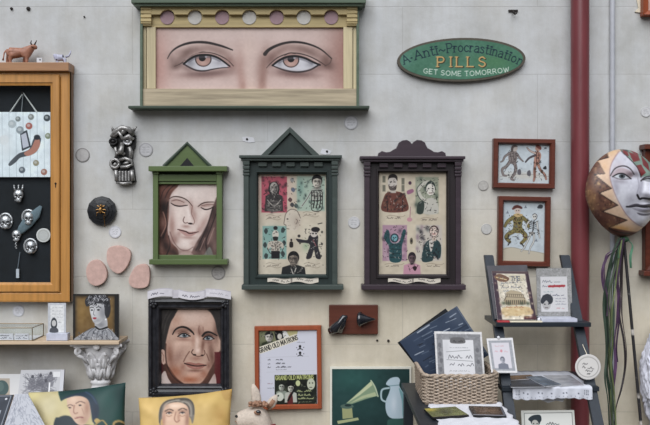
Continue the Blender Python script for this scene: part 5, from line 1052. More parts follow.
# ================================================================= frames running off the right edge
t = thing('wall_frame', 'dark brown wall frame behind the large mask at right edge', 'frame', (X(668), 0, Z(275)))
bm = B(); ring(bm, rect(645.6, 149, 692, 271, .04), rect(651.5, 156, 686, 264, .04), [(0, .002), (0, .036), (.1, .04), (1, .034), (1, .002)]); obj('frame', bm, M_maho, t)
bm = B(); pb(bm, 644.6, 144, 693, 149, .002, .06, .003); obj('cornice', bm, M_maho, t); bm = B(); pb(bm, 644, 271, 693.5, 276, .002, .06, .003); obj('ledge', bm, M_maho, t)
bm = B(); pb(bm, 651, 155, 687, 265, .002, .01); obj('print', bm, M_cream, t)
t = thing('wall_frame', 'orange-brown frame corner at the top right edge of the wall', 'frame', (X(670), 0, Z(14.5)))
bm = B(); ring(bm, rect(643.6, -62, 700, 14.8, .04), rect(649, -56, 694, 10, .04), [(0, .002), (0, .036), (.1, .04), (1, .034), (1, .002)]); obj('frame', bm, wood('orange brown wood', (146, 74, 46)), t)
bm = B(); pb(bm, 648, -57, 695, 11, .002, .012); obj('print', bm, mat('pale pink print', (206, 170, 156), .7), t)
bm = B(); pp(bm, [(636.5, -2), (643, -3), (643.4, 9), (640, 12.6), (635, 11.6), (638.6, 8)], .001, .006); o = obj('paper_label', bm, M_cream, None, (X(640), 0, Z(12))); tag(o, 'torn cream paper bit beside the orange-brown frame corner at top right', 'paper')
# ================================================================= left shelf, bracket and what stands on it
SH = .9575                                                            # top of the left shelf
bm = B(); box(bm, -1.75, X(128, 0), .002, .15, SH - .0125, SH, .002)
o = obj('wall_shelf', bm, wood('pale scrubbed wood', (196, 174, 148), 'x', .6, .18, 22), None, (-1.2, 0, SH - .0125)); tag(o, 'pale wooden wall shelf held up by the white column capital', 'shelf')
t = thing('column_capital', 'white plaster column capital carved with leaves, holding up the shelf', 'bracket', (X(100, .1), 0, Z(390, .1)))
cx, cd = X(99.8, .08), .092; zt = SH - .0128
bm = B(); n = 24; pts = []
hw = .1
for side in range(4):
    for k in range(8):
        s = k / 8 * 2 - 1; inn = .022 * (1 - s * s)
        u, v = [(s * hw, -(hw - inn)), (hw - inn, s * hw), (-s * hw, hw - inn), (-(hw - inn), -s * hw)][side]
        pts.append((cx + u, cd - v * .95))
tb = bmesh.new()
for z0, z1, sc in ((zt - .009, zt, 1.0), (zt - .016, zt - .009, .88)):
    f = lambda z: [tb.verts.new((cx + (x - cx) * sc, -(cd + (d - cd) * sc), z)) for x, d in pts]
    a_, b_ = f(z0), f(z1); tb.faces.new(a_[::-1]); tb.faces.new(b_)
    for k in range(len(pts)): tb.faces.new((a_[k], a_[(k + 1) % len(pts)], b_[(k + 1) % len(pts)], b_[k]))
obj('abacus', tb, M_white, t)
t.scale = (1, .74, 1); zb = Z(391, .1); H = zt - .016 - zb
bm = B(); lathe(bm, [(.036, zb), (.039, zb + .006), (.035, zb + .012), (.033, zb + .018), (.037, zb + .024), (.04, zb + .03), (.037, zb + .036), (.031, zb + .042), (.033, zb + .07), (.04, zb + .1), (.054, zb + .135), (.068, zb + H)], (cx, -cd, 0), 'z', 32); obj('bell', bm, M_white, t, smooth=True)
for tier, (z0, h, r0, r1, cnt, ph) in enumerate(((zb + .044, .062, .034, .052, 8, 0), (zb + .078, .07, .042, .074, 8, .39))):
    for k in range(cnt):
        an = 2 * math.pi * k / cnt + ph
        dirv = Vector((math.cos(an), math.sin(an), 0)); sd = Vector((-math.sin(an), math.cos(an), 0)); c0 = Vector((cx, -cd, 0))
        bm = B()
        prof = [(0, r0, .012), (.35, r0 + .005, .017), (.7, r0 + (r1 - r0) * .5, .016), (.92, r1, .012), (1.0, r1 + .006, .008), (.93, r1 + .012, .005)]
        tube(bm, [c0 + dirv * r + Vector((0, 0, z0 + h * q_)) for q_, r, w_ in prof], [w_ for q_, r, w_ in prof], 10, .42)
        for s in (-1, 1): tube(bm, [c0 + dirv * (r0 + .004) + sd * s * .004 + Vector((0, 0, z0)), c0 + dirv * (r0 + .009) + sd * s * .013 + Vector((0, 0, z0 + h * .5)), c0 + dirv * (r0 + (r1 - r0) * .6 + .004) + sd * s * .017 + Vector((0, 0, z0 + h * .68))], [.004, .006, .004], 8)
        tube(bm, [c0 + dirv * (r0 + .006) + Vector((0, 0, z0)), c0 + dirv * (r0 + (r1 - r0) * .5 + .007) + Vector((0, 0, z0 + h * .7))], [.003, .003], 6)
        obj('leaf', bm, M_white, t, smooth=True)
for sx, sd_ in ((-1, 1), (1, 1), (-1, -1), (1, -1)):
    c0 = Vector((cx + sx * .076, -(cd + sd_ * .074), zt - .03)); dv = Vector((sx * .707, -sd_ * .707, 0)); bm = B()
    tube(bm, [c0 + dv * (.012 * (1 - q_ / 17) * math.cos(q_) - .004) + Vector((0, 0, .012 * (1 - q_ / 17) * math.sin(q_))) for q_ in np.linspace(-1.5, 11, 34)], [.006 * (1 - .4 * i / 33) for i in range(34)], 8)
    tube(bm, [Vector((cx + sx * .04, -(cd + sd_ * .04), zt - .085)), Vector((cx + sx * .06, -(cd + sd_ * .057), zt - .055)), c0 + Vector((0, 0, -.015))], [.005, .007, .006], 8); obj('volute', bm, M_white, t, smooth=True)
bm = B(); ball(bm, (cx, -cd - .082, zt - .012), (.014, .01, .013)); ball(bm, (cx, -cd - .086, zt - .012), .006); obj('rosette', bm, M_white, t, smooth=True)

M_edge = mat('thin brass edging', (120, 104, 78), .4, .6, .2, 60)
t = thing('glass_box', 'low glass box with thin brass edges on the left shelf', 'glass box', (-1.28, -.08, SH))
gx0, gx1, gd0, gd1, gz0, gz1 = -1.46, -1.122, .012, .142, SH + .0005, SH + .05
bm = B()
for z in (gz0 + .0016, gz1):
    c4 = [(gx0, -gd0, z), (gx1, -gd0, z), (gx1, -gd1, z), (gx0, -gd1, z)]
    for k in range(4): tube(bm, [c4[k], c4[(k + 1) % 4]], .0016, 6)
for x, d in ((gx0, gd0), (gx1, gd0), (gx1, gd1), (gx0, gd1)): tube(bm, [(x, -d, gz0), (x, -d, gz1)], .0016, 6)
obj('brass_edging', bm, M_edge, t)
for nm, b6 in (('glass_lid', (gx0, gx1, gd0, gd1, gz1 - .001, gz1)), ('glass_side', (gx0, gx1, gd1 - .001, gd1, gz0, gz1 - .001)), ('glass_side', (gx0, gx1, gd0, gd0 + .001, gz0, gz1 - .001)), ('glass_side', (gx1 - .001, gx1, gd0 + .001, gd1 - .001, gz0, gz1 - .001))):
    bm = B(); box(bm, *b6); obj(nm, bm, M_glass, t)
bm = B(); box(bm, gx0 + .002, gx1 - .002, gd0 + .002, gd1 - .002, gz0 + .0005, gz0 + .003); obj('base_pane', bm, M_paper, t, label='white base')
for k, (x, lb) in enumerate(((-1.166, 'white card with dark marks inside the glass box, right one'), (-1.226, 'white card with dark marks inside the glass box, left one'))):
    a = Art(0, 0, 14, 8, (218, 218, 224), 4); a.scrib(1, 3.4, 13, 2, (60, 60, 66), .8); a.scrib(1, 6.8, 13, 2, (60, 60, 66), .8)
    t2 = thing('small_card', lb, 'card', (x, -.128, gz0 + .003), 'cards in the glass box')
    bm = B(); box(bm, x - .026, x + .026, .125, .131, gz0 + .0035, gz0 + .026); obj('card', bm, M_paper, t2)
    art_mesh('printed_face', a, quadmap(a, [(x - .026, -.1316, gz0 + .026), (x + .026, -.1316, gz0 + .026), (x + .026, -.1316, gz0 + .0035), (x - .026, -.1316, gz0 + .0035)]), t2)

def qpts(q, dt, db):
    return [P(q[0][0], q[0][1], dt), P(q[1][0], q[1][1], dt), P(q[2][0], q[2][1], db), P(q[3][0], q[3][1], db)]
def slab(bm, w4, th):
    """solid sheet behind four world corners TL TR BR BL"""
    n = (w4[1] - w4[0]).cross(w4[3] - w4[0]).normalized()
    if n.y < 0 or (abs(n.y) < .3 and n.z > 0): n = -n
    t = bmesh.new(); a = [t.verts.new(p) for p in w4]; b = [t.verts.new(p + n * th) for p in w4]
    t.faces.new(a); t.faces.new(b[::-1])
    for i in range(4): t.faces.new((a[i], b[i], b[(i + 1) % 4], a[(i + 1) % 4]))
    bmesh.ops.recalc_face_normals(t, faces=t.faces); merge(bm, t); return n
def card(name, label, cat, q, dt, db, th, art, edge=None, group=None, face='printed_face', material=None, inset=0.0):
    w4 = qpts(q, dt, db); base = (w4[2] + w4[3]) / 2
    t = thing(name, label, cat, tuple(base), group)
    bm = B(); n = slab(bm, w4, th); obj('board', bm, edge or M_paper, t)
    f4 = [p - n * .0007 for p in w4]
    if inset:
        c_ = sum(f4, Vector()) / 4; f4 = [p + (c_ - p) * inset for p in f4]
    art_mesh(face, art, quadmap(art, f4), t, None, material)
    return t
# little figure card in clear stand
a = Art(48, 303, 66, 337, (196, 198, 204), 5); a.box(50.5, 305, 64, 331, (222, 222, 222), .4); a.noise(5, 1.5)
a.ell(54, 323, 3.2, 6, (70, 74, 82), .7); a.ell(54, 322.4, 2.2, 3, (200, 198, 196), .5); a.poly([(50, 331), (51, 327), (57, 327), (58, 331)], (90, 92, 100), .5)
for y in (308, 311, 314, 317): a.scrib(52, y, 63, 1.2, (150, 150, 158), .5, .6)
a.scrib(58.5, 322, 63, 1.2, (140, 140, 148), .5); a.line([(50, 332.5), (63, 332.5)], (70, 72, 80), 1.2)
t = card('photo_card', 'small printed card with a figure in a clear stand on the left shelf', 'card', [(48, 303), (66, 303), (66, 338.5), (48, 338.5)], .108, .124, .002, a)
bm = B(); pb(bm, 46.2, 333.5, 67.5, 340.6, .104, .14, .002); obj('clear_base', bm, mat('milky plastic', (190, 192, 206), .3), t, label='milky plastic base')

a = Art(73, 294, 118.5, 340, (132, 100, 52), 4); a.glow(82, 312, 6, 12, (164, 128, 66), .8); a.glow(112, 312, 4, 12, (150, 116, 60), .8)
for g in ((73, 317, 3, 40), (118, 317, 4, 40), (96, 294, 40, 3)): a.glow(*g, (26, 24, 22), .95)
a.noise(5, 3); a.box(114.8, 294, 118.5, 340, (34, 32, 32), .8); a.box(73, 294, 75, 340, (40, 36, 32), .8); a.box(73, 294, 118, 295.4, (36, 34, 32), .8)
Gs, Gd = (200, 200, 202), (70, 70, 76)
a.poly([(76, 341), (80, 335), (88, 330.5), (95, 327.6), (105, 327), (112, 331), (116, 336), (117.5, 341)], (158, 160, 166), .7); 
for k in range(7): a.line([(80 + k * 5.4, 341), (84 + k * 4.6, 333), (92 + k * 2.4, 328)], (96, 98, 106), .8, .6, .7)
a.poly([(95.5, 320), (105, 314), (107.5, 327), (101, 330.5), (95.6, 328)], (186, 186, 190), .6); a.glow(101, 325, 4, 3, (120, 120, 126), .6); a.line([(95.6, 327), (100, 329.6), (107.2, 327.4)], (30, 30, 34), 1.6, .6)
a.poly([(90.6, 303.5), (97, 300.5), (104, 303), (106, 310), (104.6, 317), (100.5, 322.6), (96.6, 324), (93, 321.5), (91, 315.5), (89.8, 310)], Gs, .6); a.glow(103.5, 314, 2.4, 6, (140, 140, 146), .7); a.glow(94.5, 322, 2, 1, (150, 150, 156), .5)
a.poly([(86.6, 306.5), (85, 301), (87.6, 296.6), (93, 294.8), (101, 294.6), (107, 296.6), (110, 301), (109.6, 308), (106.4, 311), (104.6, 305), (98, 303.6), (91.6, 305)], (62, 62, 68), .6)
a.poly([(104, 303), (110, 304), (110.4, 312), (108, 318), (105, 315), (104.6, 309)], (58, 58, 64), .6)
for k in range(26): 
    x, y = random.uniform(87, 109), random.uniform(296, 305.5); a.line([(x - 1.4, y), (x, y - 1.3), (x + 1.2, y), (x, y + 1)], random.choice([(190, 190, 194), (30, 30, 34), (140, 140, 146)]), .7, .5, .9)
a.glow(101.5, 312, 3, 7, (150, 150, 156), .7); a.glow(98, 320.6, 3, 2, (150, 150, 156), .6); a.glow(93, 312, 2, 4, (226, 226, 228), .7); ink(a, 78, 329, 116, 340, 60, ((90, 92, 100), (206, 206, 210), (60, 62, 70)), 3, .6, .7); ink(a, 87, 295, 110, 306, 40, ((30, 30, 34), (196, 196, 200), (120, 120, 126)), 2.4, .7, .85)
a.line([(90.4, 308), (92, 307.2), (93.6, 308)], Gd, .8); a.line([(96.4, 307.8), (98.6, 306.8), (101, 308)], Gd, .8); a.ell(92, 310.2, 1.2, .7, (26, 26, 30), .5); a.ell(98.4, 310, 1.4, .8, (26, 26, 30), .5)
a.line([(94.6, 309), (93.4, 314), (94.8, 315.4)], (120, 120, 126), .8, .5, .8); a.poly([(92.6, 318.2), (94.4, 317.4), (96.8, 318), (94.8, 319.6)], (190, 50, 70), .5); a.line([(105, 310), (106.4, 318)], (60, 60, 66), 1, .5, .7); a.ell(105.8, 319.6, .9, .9, (226, 226, 226), .4)
t = card('canvas_portrait', 'small canvas of a grey curly-haired lady on gold standing on the shelf', 'painting', [(73, 294), (118.5, 294), (118.5, 339.8), (73, 339.8)], .108, .122, .014, a, M_black, face='painting')

# ================================================================= low bench, riser and what stands at bottom left
BZ = .44
t = thing('display_bench', 'long low wooden bench carrying cushions and plush animal under the wall', 'bench', (-.8, -.27, 0)); wb = wood('bench wood', (140, 116, 92), 'x', .6, .2, 20)
bm = B(); box(bm, -1.55, -.12, .03, .55, BZ - .04, BZ, .004); obj('seat', bm, wb, t)
for x in (-1.5, -.2):
    for d in (.06, .5):
        bm = B(); box(bm, x, x + .05, d, d + .045, 0, BZ - .04, .003); obj('leg', bm, wb, t)
RZ = Z(395.5, .1)
t = thing('display_riser', 'plain box riser standing on the bench behind the cushions', 'stand', (-1.25, -.08, BZ)); bm = B(); box(bm, -1.5, -.98, .02, .14, BZ + .0005, RZ, .003); obj('crate', bm, wb, t)
a = Art(0, 0, 44, 24, (206, 206, 210), 4)
for k in range(60): a.line([(random.uniform(2, 38), random.uniform(3, 23)) for q_ in range(3)], random.choice([(140, 140, 150), (160, 160, 168), (110, 110, 120)]), .6, .5, .45)
for x, y in ((12, 8), (20, 7), (26, 12), (30, 5)): a.poly([(x - 3, y + 10), (x - 2, y), (x + 2, y - 2), (x + 4, y + 10)], (120, 120, 130), .8, .55); a.ell(x + .5, y - 1.6, 1.4, 1.6, (80, 80, 90), .5, .7)
a.box(33, 2, 40, 7, (232, 232, 234), .4); a.box(29.5, 12, 31, 21, (244, 244, 246), .8); a.box(40.5, 0, 44, 24, (216, 216, 222), .8)
card('print_pack', 'pack of grey engraved prints in clear wrap above the teal cushion', 'print', [(21, 370), (64.5, 369.5), (62.6, 395.2), (18, 395.2)], .09, .11, .012, a, M_paper)
a = Art(0, 374, 22, 396, (220, 220, 220), 4); a.box(-1, 378.5, 10.6, 396, (190, 178, 162), .5); a.ell(2.5, 388.5, 7, 8, (84, 112, 112), .7); a.ell(1, 387, 3.6, 5, (110, 136, 132), 1, .7)
card('mounted_print', 'white mounted print with a teal roundel at the bottom left edge', 'print', [(-24, 374), (21, 374), (21, 395.2), (-24, 395.2)], .07, .085, .003, (lambda: (setattr(a, 'x0', -24), setattr(a, 'xs', a.xs), a)[2])(), M_paper)
a = Art(0, 0, 30, 90, (62, 70, 84), 3); a.noise(4, 4); a.line([(1.5, 1), (28.2, 1), (28.2, 90)], (200, 204, 212), .5, .4, .8, False); a.box(4, 15, 24, 19, (196, 198, 206), .6, .8); a.ell(25, 4, 1, 1, (220, 220, 226), .4)
card('dark_folder', 'dark slate card with thin white border at the bottom left corner', 'card', [(-22, 395.6), (13.5, 394.8), (-18, 490), (-54, 491)], .275, .42, .004, a, mat('slate card', (62, 70, 84), .5))
a = Art(0, 0, 60, 90, (196, 198, 206), 2.5)
for k in range(420): x, y = random.uniform(0, 60), random.uniform(0, 90); a.line([(x, y), (x + random.uniform(-3, 3), y + random.uniform(-3, 3)), (x + random.uniform(-3, 3), y + random.uniform(-3, 3))], (146, 150, 164), .9, .7, .55)
card('lace_print', 'pale grey lace-patterned print between the dark card and teal cushion', 'print', [(14.8, 394), (28, 394), (80, 490), (-17, 490)], .275, .42, .004, a, M_paper)

def cushion(label, q, dt, db, T, art, back, dip=2.4):
    w4 = qpts(q, dt, db); n = (w4[1] - w4[0]).cross(w4[3] - w4[0]).normalized()
    if n.y > 0: n = -n
    base = (w4[2] + w4[3]) / 2
    t = thing('cushion', label, 'cushion', tuple(base), 'printed portrait cushions')
    N = 110; s = np.linspace(0, 1, N + 1); gs, gt = np.meshgrid(s, s)
    w = [np.array(p) for p in w4]; nn = np.array(n)
    # edges pulled in between the corner ears
    k = dip * S
    ps = gs + (0.5 - gs) * 2 * .03 * np.sin(math.pi * gt); pt = gt + (0.5 - gt) * 2 * .022 * np.sin(math.pi * gs)
    base_p = (w[0] * (1 - ps)[..., None] + w[1] * ps[..., None]) * (1 - pt)[..., None] + (w[3] * (1 - ps)[..., None] + w[2] * ps[..., None]) * pt[..., None]
    bul = (np.clip(4 * gs * (1 - gs), 0, 1) * np.clip(4 * gt * (1 - gt), 0, 1)) ** .45 * T
    wr = .0035 * np.sin(gs * 17 + gt * 9) * np.exp(-((gs - .9) ** 2 + (gt - .12) ** 2) * 30) + .004 * np.sin(gt * 22 - gs * 14) * np.exp(-((gs - .06) ** 2 + (gt - .2) ** 2) * 30)
    px = (q[0][0] * (1 - ps) + q[1][0] * ps) * (1 - pt) + (q[3][0] * (1 - ps) + q[2][0] * ps) * pt
    py = (q[0][1] * (1 - ps) + q[1][1] * ps) * (1 - pt) + (q[3][1] * (1 - ps) + q[2][1] * ps) * pt
    W = N + 1; i = np.arange(N)[None, :] + np.arange(N)[:, None] * W; quad = np.stack([i, i + W, i + W + 1, i + 1], -1).reshape(-1, 4)
    fr = base_p + (bul + wr)[..., None] * nn
    link_mesh('printed_cover', raw_mesh('printed_cover', fr.reshape(-1, 3), quad, art.at(px, py).reshape(-1, 3)), paint_mat('printed satin', .5, .3), t, None, True)
    bk = base_p - (bul * .8)[..., None] * nn
    me = raw_mesh('back_cover', bk.reshape(-1, 3), quad[:, ::-1], np.full((W * W, 3), 100.0)); link_mesh('back_cover', me, back, t, None, True)
    return t
a = Art(20, 380, 135, 495, (206, 190, 134), 3)
a.glow(34, 400, 8, 10, (220, 208, 140), .7); a.glow(52, 408, 14, 16, (206, 196, 160), .7); a.glow(30, 430, 10, 20, (190, 172, 120), .6); a.noise(3, 6)
a.poly([(64, 378), (136, 374), (136, 500), (92, 500), (98, 440), (97, 420), (92, 402), (80, 399), (70, 399.5), (64, 403)], (42, 84, 80), 1.5)
a.glow(110, 402, 9, 12, (58, 108, 100), .6, 30); a.glow(122, 396, 6, 12, (28, 66, 64), .7); a.glow(116, 420, 9, 10, (50, 96, 88), .6)
a.poly([(58, 430), (64, 421), (74, 420), (84, 428), (98, 430), (104, 440), (90, 500), (50, 500)], (44, 62, 72), 1.2)
a.poly([(70.5, 400), (76, 396.6), (84, 395.6), (91, 399), (94.5, 408), (95, 418), (92.4, 424), (88, 429.5), (82, 428), (77, 422), (73.4, 414), (71, 407)], (214, 178, 152), 1)
a.glow(91, 412, 3, 9, (170, 124, 100), .75); a.glow(88, 424, 4, 4, (176, 130, 106), .6); a.glow(77, 402, 4, 4, (228, 198, 172), .7)
a.line([(71.4, 409.6), (74, 408), (77, 409.2)], (120, 90, 80), 1, .7, .8); a.line([(80, 406.6), (84, 404.6), (88.6, 406.4)], (120, 90, 80), 1.1, .7, .8); a.ell(74, 411.2, 1.4, .7, (74, 60, 60), .6); a.ell(84, 408.8, 1.6, .8, (74, 60, 60), .6)
a.line([(78.4, 409), (78, 415), (79.6, 417.6), (82, 416.6)], (160, 112, 94), 1.1, .8, .8); a.line([(80, 422.4), (84, 421.2), (87.6, 421.6)], (150, 84, 78), 1.2, .7, .9); a.line([(86, 412), (88.4, 418)], (176, 134, 112), .9, .8, .6)
a.poly([(64, 398), (70, 394.6), (80, 392.6), (86, 392), (93, 395), (99, 402), (102.5, 412), (101, 424), (97, 426), (95, 415), (92, 404), (86, 399.4), (78, 398.6), (70, 401), (65, 403)], (38, 64, 86), 1.2)
a.poly([(63, 392), (76, 389), (98, 386), (96, 392), (84, 394.4), (70, 398.5), (64, 402.5)], (36, 78, 76), 1); a.line([(88, 394), (95, 399), (100, 407)], (66, 96, 124), 1.6, 1, .7); a.glow(99, 414, 3, 8, (30, 48, 72), .7)
a.ell(101, 424.6, 2.6, 2.4, (196, 166, 96), .7); a.ell(121.4, 427.6, 6.2, 5, (188, 158, 96), .7); a.ell(121.4, 428, 4.4, 3.4, (60, 74, 60), .7); a.line([(98, 430), (106, 424), (112, 432)], (176, 148, 84), 1.4)
cushion('teal and cream cushion printed with an officer in a plumed hat', [(28.5, 392.5), (125.5, 382.5), (131, 492), (23, 492)], .19, .34, .06, a, mat('teal satin', (46, 80, 78), .6))
a = Art(132, 384, 238, 496, (212, 176, 98), 3); a.glow(150, 412, 14, 12, (232, 194, 116), .7); a.glow(215, 402, 12, 8, (226, 190, 104), .7); a.glow(222, 418, 8, 12, (196, 148, 70), .6); a.noise(3, 5)
a.poly([(148, 500), (154, 452), (166, 441), (194, 441), (204, 452), (210, 500)], (60, 58, 64), 1.5)
a.poly([(161.5, 424), (161.8, 412), (165, 405), (171, 401.4), (178, 400.6), (186, 399.6), (192, 402), (196, 408), (197, 418), (195, 428), (190, 420), (166, 422), (163.6, 430)], (128, 120, 108), 1.2)
for p_, c_ in (([(163, 420), (163.6, 410), (168, 404), (176, 402)], (80, 74, 68)), ([(166, 414), (168, 407), (174, 403.6), (182, 402.6)], (176, 168, 154)), ([(182, 402), (190, 402), (195, 408), (196, 418)], (78, 72, 66)), ([(184, 404.4), (190, 406), (193, 412), (193.6, 420)], (168, 160, 146)), ([(176, 401), (184, 400.6), (190, 403)], (90, 84, 76)), ([(162.4, 426), (162.8, 416)], (84, 78, 72)), ([(186, 406), (191, 411), (192, 418)], (70, 64, 58)), ([(168, 410), (171, 406.4), (178, 404.6)], (84, 78, 70))): a.line(p_, c_, 1.5, 1, .75)
a.poly([(165, 420), (166.4, 412), (170, 407), (177, 405), (184, 406), (189.6, 410), (191.6, 418), (191, 430), (187, 439), (180, 445), (173, 442), (167.4, 433)], (220, 180, 150), 1.2)
for g in ((177, 409, 8, 2.6, (240, 212, 188), .8, 0), (190, 424, 2.4, 10, (156, 106, 82), .8, 0), (166.6, 424, 2, 9, (176, 122, 96), .7, 0), (171.6, 415.4, 4.4, 1.6, (150, 106, 86), .7, 0), (185, 414.8, 4.4, 1.6, (150, 106, 86), .7, 0), (172, 423, 3, 2, (232, 190, 164), .6, 0), (185, 423, 3, 2, (226, 184, 156), .6, 0), (181.4, 421, 1.6, 5, (180, 128, 102), .7, 0), (169, 409, 3, 3, (190, 150, 124), .6, 30)): a.glow(*g)
a.line([(167.6, 414.6), (171.6, 412.6), (175.6, 414)], (84, 62, 50), 1.1, .8, .9); a.line([(181, 413.8), (185, 411.8), (189, 413.6)], (84, 62, 50), 1.1, .8, .9)
for x in (171.8, 185): a.ell(x, 416.9, 2.3, 1, (196, 184, 176), .6); a.ell(x, 416.8, 1.1, .9, (50, 46, 44), .5); a.line([(x - 2.8, 417), (x, 415.7), (x + 2.8, 416.9)], (70, 44, 36), .8); a.line([(x - 2.6, 419.4), (x, 420.4), (x + 2.6, 419.2)], (166, 116, 92), .8, .8, .7)
a.line([(178.6, 416), (177.4, 423), (179.6, 426.4), (182.4, 424.6)], (160, 106, 82), 1.1, .9, .8); a.line([(173, 431.6), (179, 432.6), (185.6, 431.2)], (136, 74, 64), 1.3)
a.poly([(222, 392), (232, 389), (232, 398), (226, 402)], (196, 150, 78), 2, .5)
cushion('golden yellow cushion printed with a grey-haired face', [(138.5, 397.8), (231.8, 389), (234, 492), (136, 492)], .19, .34, .06, a, mat('yellow satin', (206, 164, 84), .6))

# ================================================================= plush lamb on the bench
M_fur = mat('cream plush', (194, 181, 168), .95, 0, .14, 120, .9, None, .1); M_furb = mat('brown plush', (152, 118, 98), .95, 0, .25, 120, .9, None, .1)
t = thing('plush_lamb', 'cream plush lamb with dark eyes and red collar beside the yellow cushion', 'plush toy', (X(262, .26), -.26, BZ))
pd = .22; k = kx(pd); q = lambda x, y, dd=0: P(x, y, pd + dd)
zf = lambda z: CY + (HZ - z) / k
V = [q(262, 468), q(263, 450), q(263, 432), q(260, 416), q(250, 418.6), q(241, 420.2), q(235.6, 420.6)]; E = [(i, i + 1) for i in range(6)]
R = [19 * k, 18 * k, 13 * k, 14.5 * k, 12 * k, 9.8 * k, 8 * k]
yb = zf(BZ) - 5
def add(root, pts):
    p = root
    for x, y, dd, r in pts: V.append(q(x, y, dd)); R.append(r * k); E.append((p, len(V) - 1)); p = len(V) - 1
for s in (-1, 1):
    add(1, [(255 + s * 5, 458, .045, 6.5), (250 + s * 6, 472, .055, 6), (247 + s * 7, yb + 1, .06, 5.4)]); add(0, [(262 + s * 9, 476, .05, 8), (254 + s * 12, yb - 1, .085, 6.4)])
obj('body', skin(V, E, R, 3), M_fur, t, smooth=True)
def ear(pts, r, inner):
    bm = B(); tube(bm, pts, r, 12, .4); o = obj('ear', bm, M_fur, t, smooth=True)
    bm = B(); tube(bm, [p + Vector((0, -.0065, 0)) for p in pts[:-1]], [x * .5 for x in r[:-1]], 10, .3); obj('inner_ear', bm, M_furb, o, smooth=True, label='brown inner ear') if inner else bm.free()
ear([q(257, 406, -.01), q(256.4, 399, -.012), q(255, 391, -.012), q(253, 384, -.01)], [3.6 * k, 5 * k, 4.2 * k, 1.2 * k], False)
ear([q(267.5, 408, .01), q(271, 404, .016), q(274, 399.5, .016), q(276.6, 395, .012)], [3 * k, 4.6 * k, 4 * k, 1 * k], True)
bm = B()
for i in range(60):
    x = random.uniform(250, 267); ball(bm, q(x, 404.4 + random.uniform(-1.6, 2.2) - .9 * math.sin((x - 250) / 17 * math.pi), random.uniform(.012, .036)), (.0075, .0075, .0055), rotm('Y', random.uniform(-40, 40)), 8, 6)
obj('hair_tuft', bm, M_furb, t, smooth=True, label='brown hair tuft')
bm = B(); ball(bm, q(258.4, 411.8, .051), (2.6 * k, .006, 1.6 * k), rotm('Y', 8)); obj('eye', bm, M_gloss, t, smooth=True, label='glossy black eye')
bm = B(); ball(bm, q(257.4, 412.6, .0475), (3.6 * k, .006, 2.2 * k), rotm('Y', 8)); obj('eye_rim', bm, M_furb, t, smooth=True)
bm = B(); ball(bm, q(237.6, 416.6, .016), (2.8 * k, .01, 1.5 * k), rotm('Y', 14)); obj('nose', bm, M_dark, t, smooth=True, label='black nose')
bm = B(); tube(bm, [q(235, 421.6, .02), q(239.4, 422.4, .03), q(246, 421.8, .037)], .0018, 6); obj('mouth', bm, M_furb, t)
bm = B(); tube(bm, [q(263 + 11.4 * math.cos(x), 429 - 3.4 * math.cos(x), .043 * math.sin(x)) for x in np.linspace(0, 2 * math.pi, 33)], .007, 8); obj('collar', bm, mat('red ribbon', (140, 40, 48), .6), t, smooth=True, label='red collar')

# ================================================================= black table with white cloth, basket
TZ = .793
t = thing('side_table', 'low black table under the wicker basket, half covered by white cloth', 'table', (.45, -.45, 0))
bm = B(); box(bm, .295, .606, .12, .84, TZ - .02, TZ, .003); obj('tabletop', bm, M_blackw, t)
for x in (.3, .565):
    for d in (.14, .79):
        bm = B(); box(bm, x, x + .035, d, d + .035, 0, TZ - .02, .002); obj('leg', bm, M_blackw, t)
M_cloth = mat('white linen', (214, 214, 220), .9, 0, .05, 60, .4)
N = 40; co = []; 
for j in range(N + 1):
    for i in range(31):
        x = .352 + .25 * i / 30; d = .47 + .368 * j / N; h = .0012 + .0016 * (1 + math.sin(i * .9 + j * .35) * math.sin(j * .55 + 1))
        co.append((x + .004 * math.sin(j * .7), -d, TZ + h))
W = 31; i = np.arange(30)[None, :] + np.arange(N)[:, None] * W; quad = np.stack([i, i + W, i + W + 1, i + 1], -1).reshape(-1, 4)
o = link_mesh('table_cloth', raw_mesh('table_cloth', np.array(co), quad, np.full((len(co), 3), 200.)), M_cloth, None, (.477, -.65, TZ), True)
md = o.modifiers.new('thickness', 'SOLIDIFY'); md.thickness = .001; md.offset = 1; tag(o, 'white cloth on the low black table under two disc cases', 'cloth')
# wicker basket
M_wick = mat('woven seagrass', (168, 152, 136), .85, 0, .45, 160, .5); M_wickd = mat('dark woven seagrass', (110, 96, 84), .85, 0, .4, 160, .5)
bx0, bx1, bd0, bd1 = .34, .588, .222, .5; bz0, bz1 = TZ + .004, .89
t = thing('wicker_basket', 'rectangular woven wicker basket holding dark sleeves and a framed card', 'basket', (.464, -.36, TZ))
per = []
def seg_(a, b, n): return [(a[0] + (b[0] - a[0]) * i / n, a[1] + (b[1] - a[1]) * i / n) for i in range(n)]
cr = .02
corners = [(bx0, bd1), (bx1, bd1), (bx1, bd0), (bx0, bd0)]
per = seg_((bx0 + cr, bd1), (bx1 - cr, bd1), 26) + seg_((bx1, bd1 - cr), (bx1, bd0 + cr), 30) + seg_((bx1 - cr, bd0), (bx0 + cr, bd0), 26) + seg_((bx0, bd0 + cr), (bx0, bd1 - cr), 30)
per = np.array(per); n = len(per); nxt = np.roll(per, -1, 0); prv = np.roll(per, 1, 0); tg = nxt - prv; tg /= np.linalg.norm(tg, axis=1)[:, None]
nor = np.stack([tg[:, 1], -tg[:, 0]], 1); cen = per.mean(0); sg = np.sign(((per - cen) * nor).sum(1)); nor *= sg[:, None]
bm = B(); rows = 17; rr = (bz1 - bz0) / rows / 2
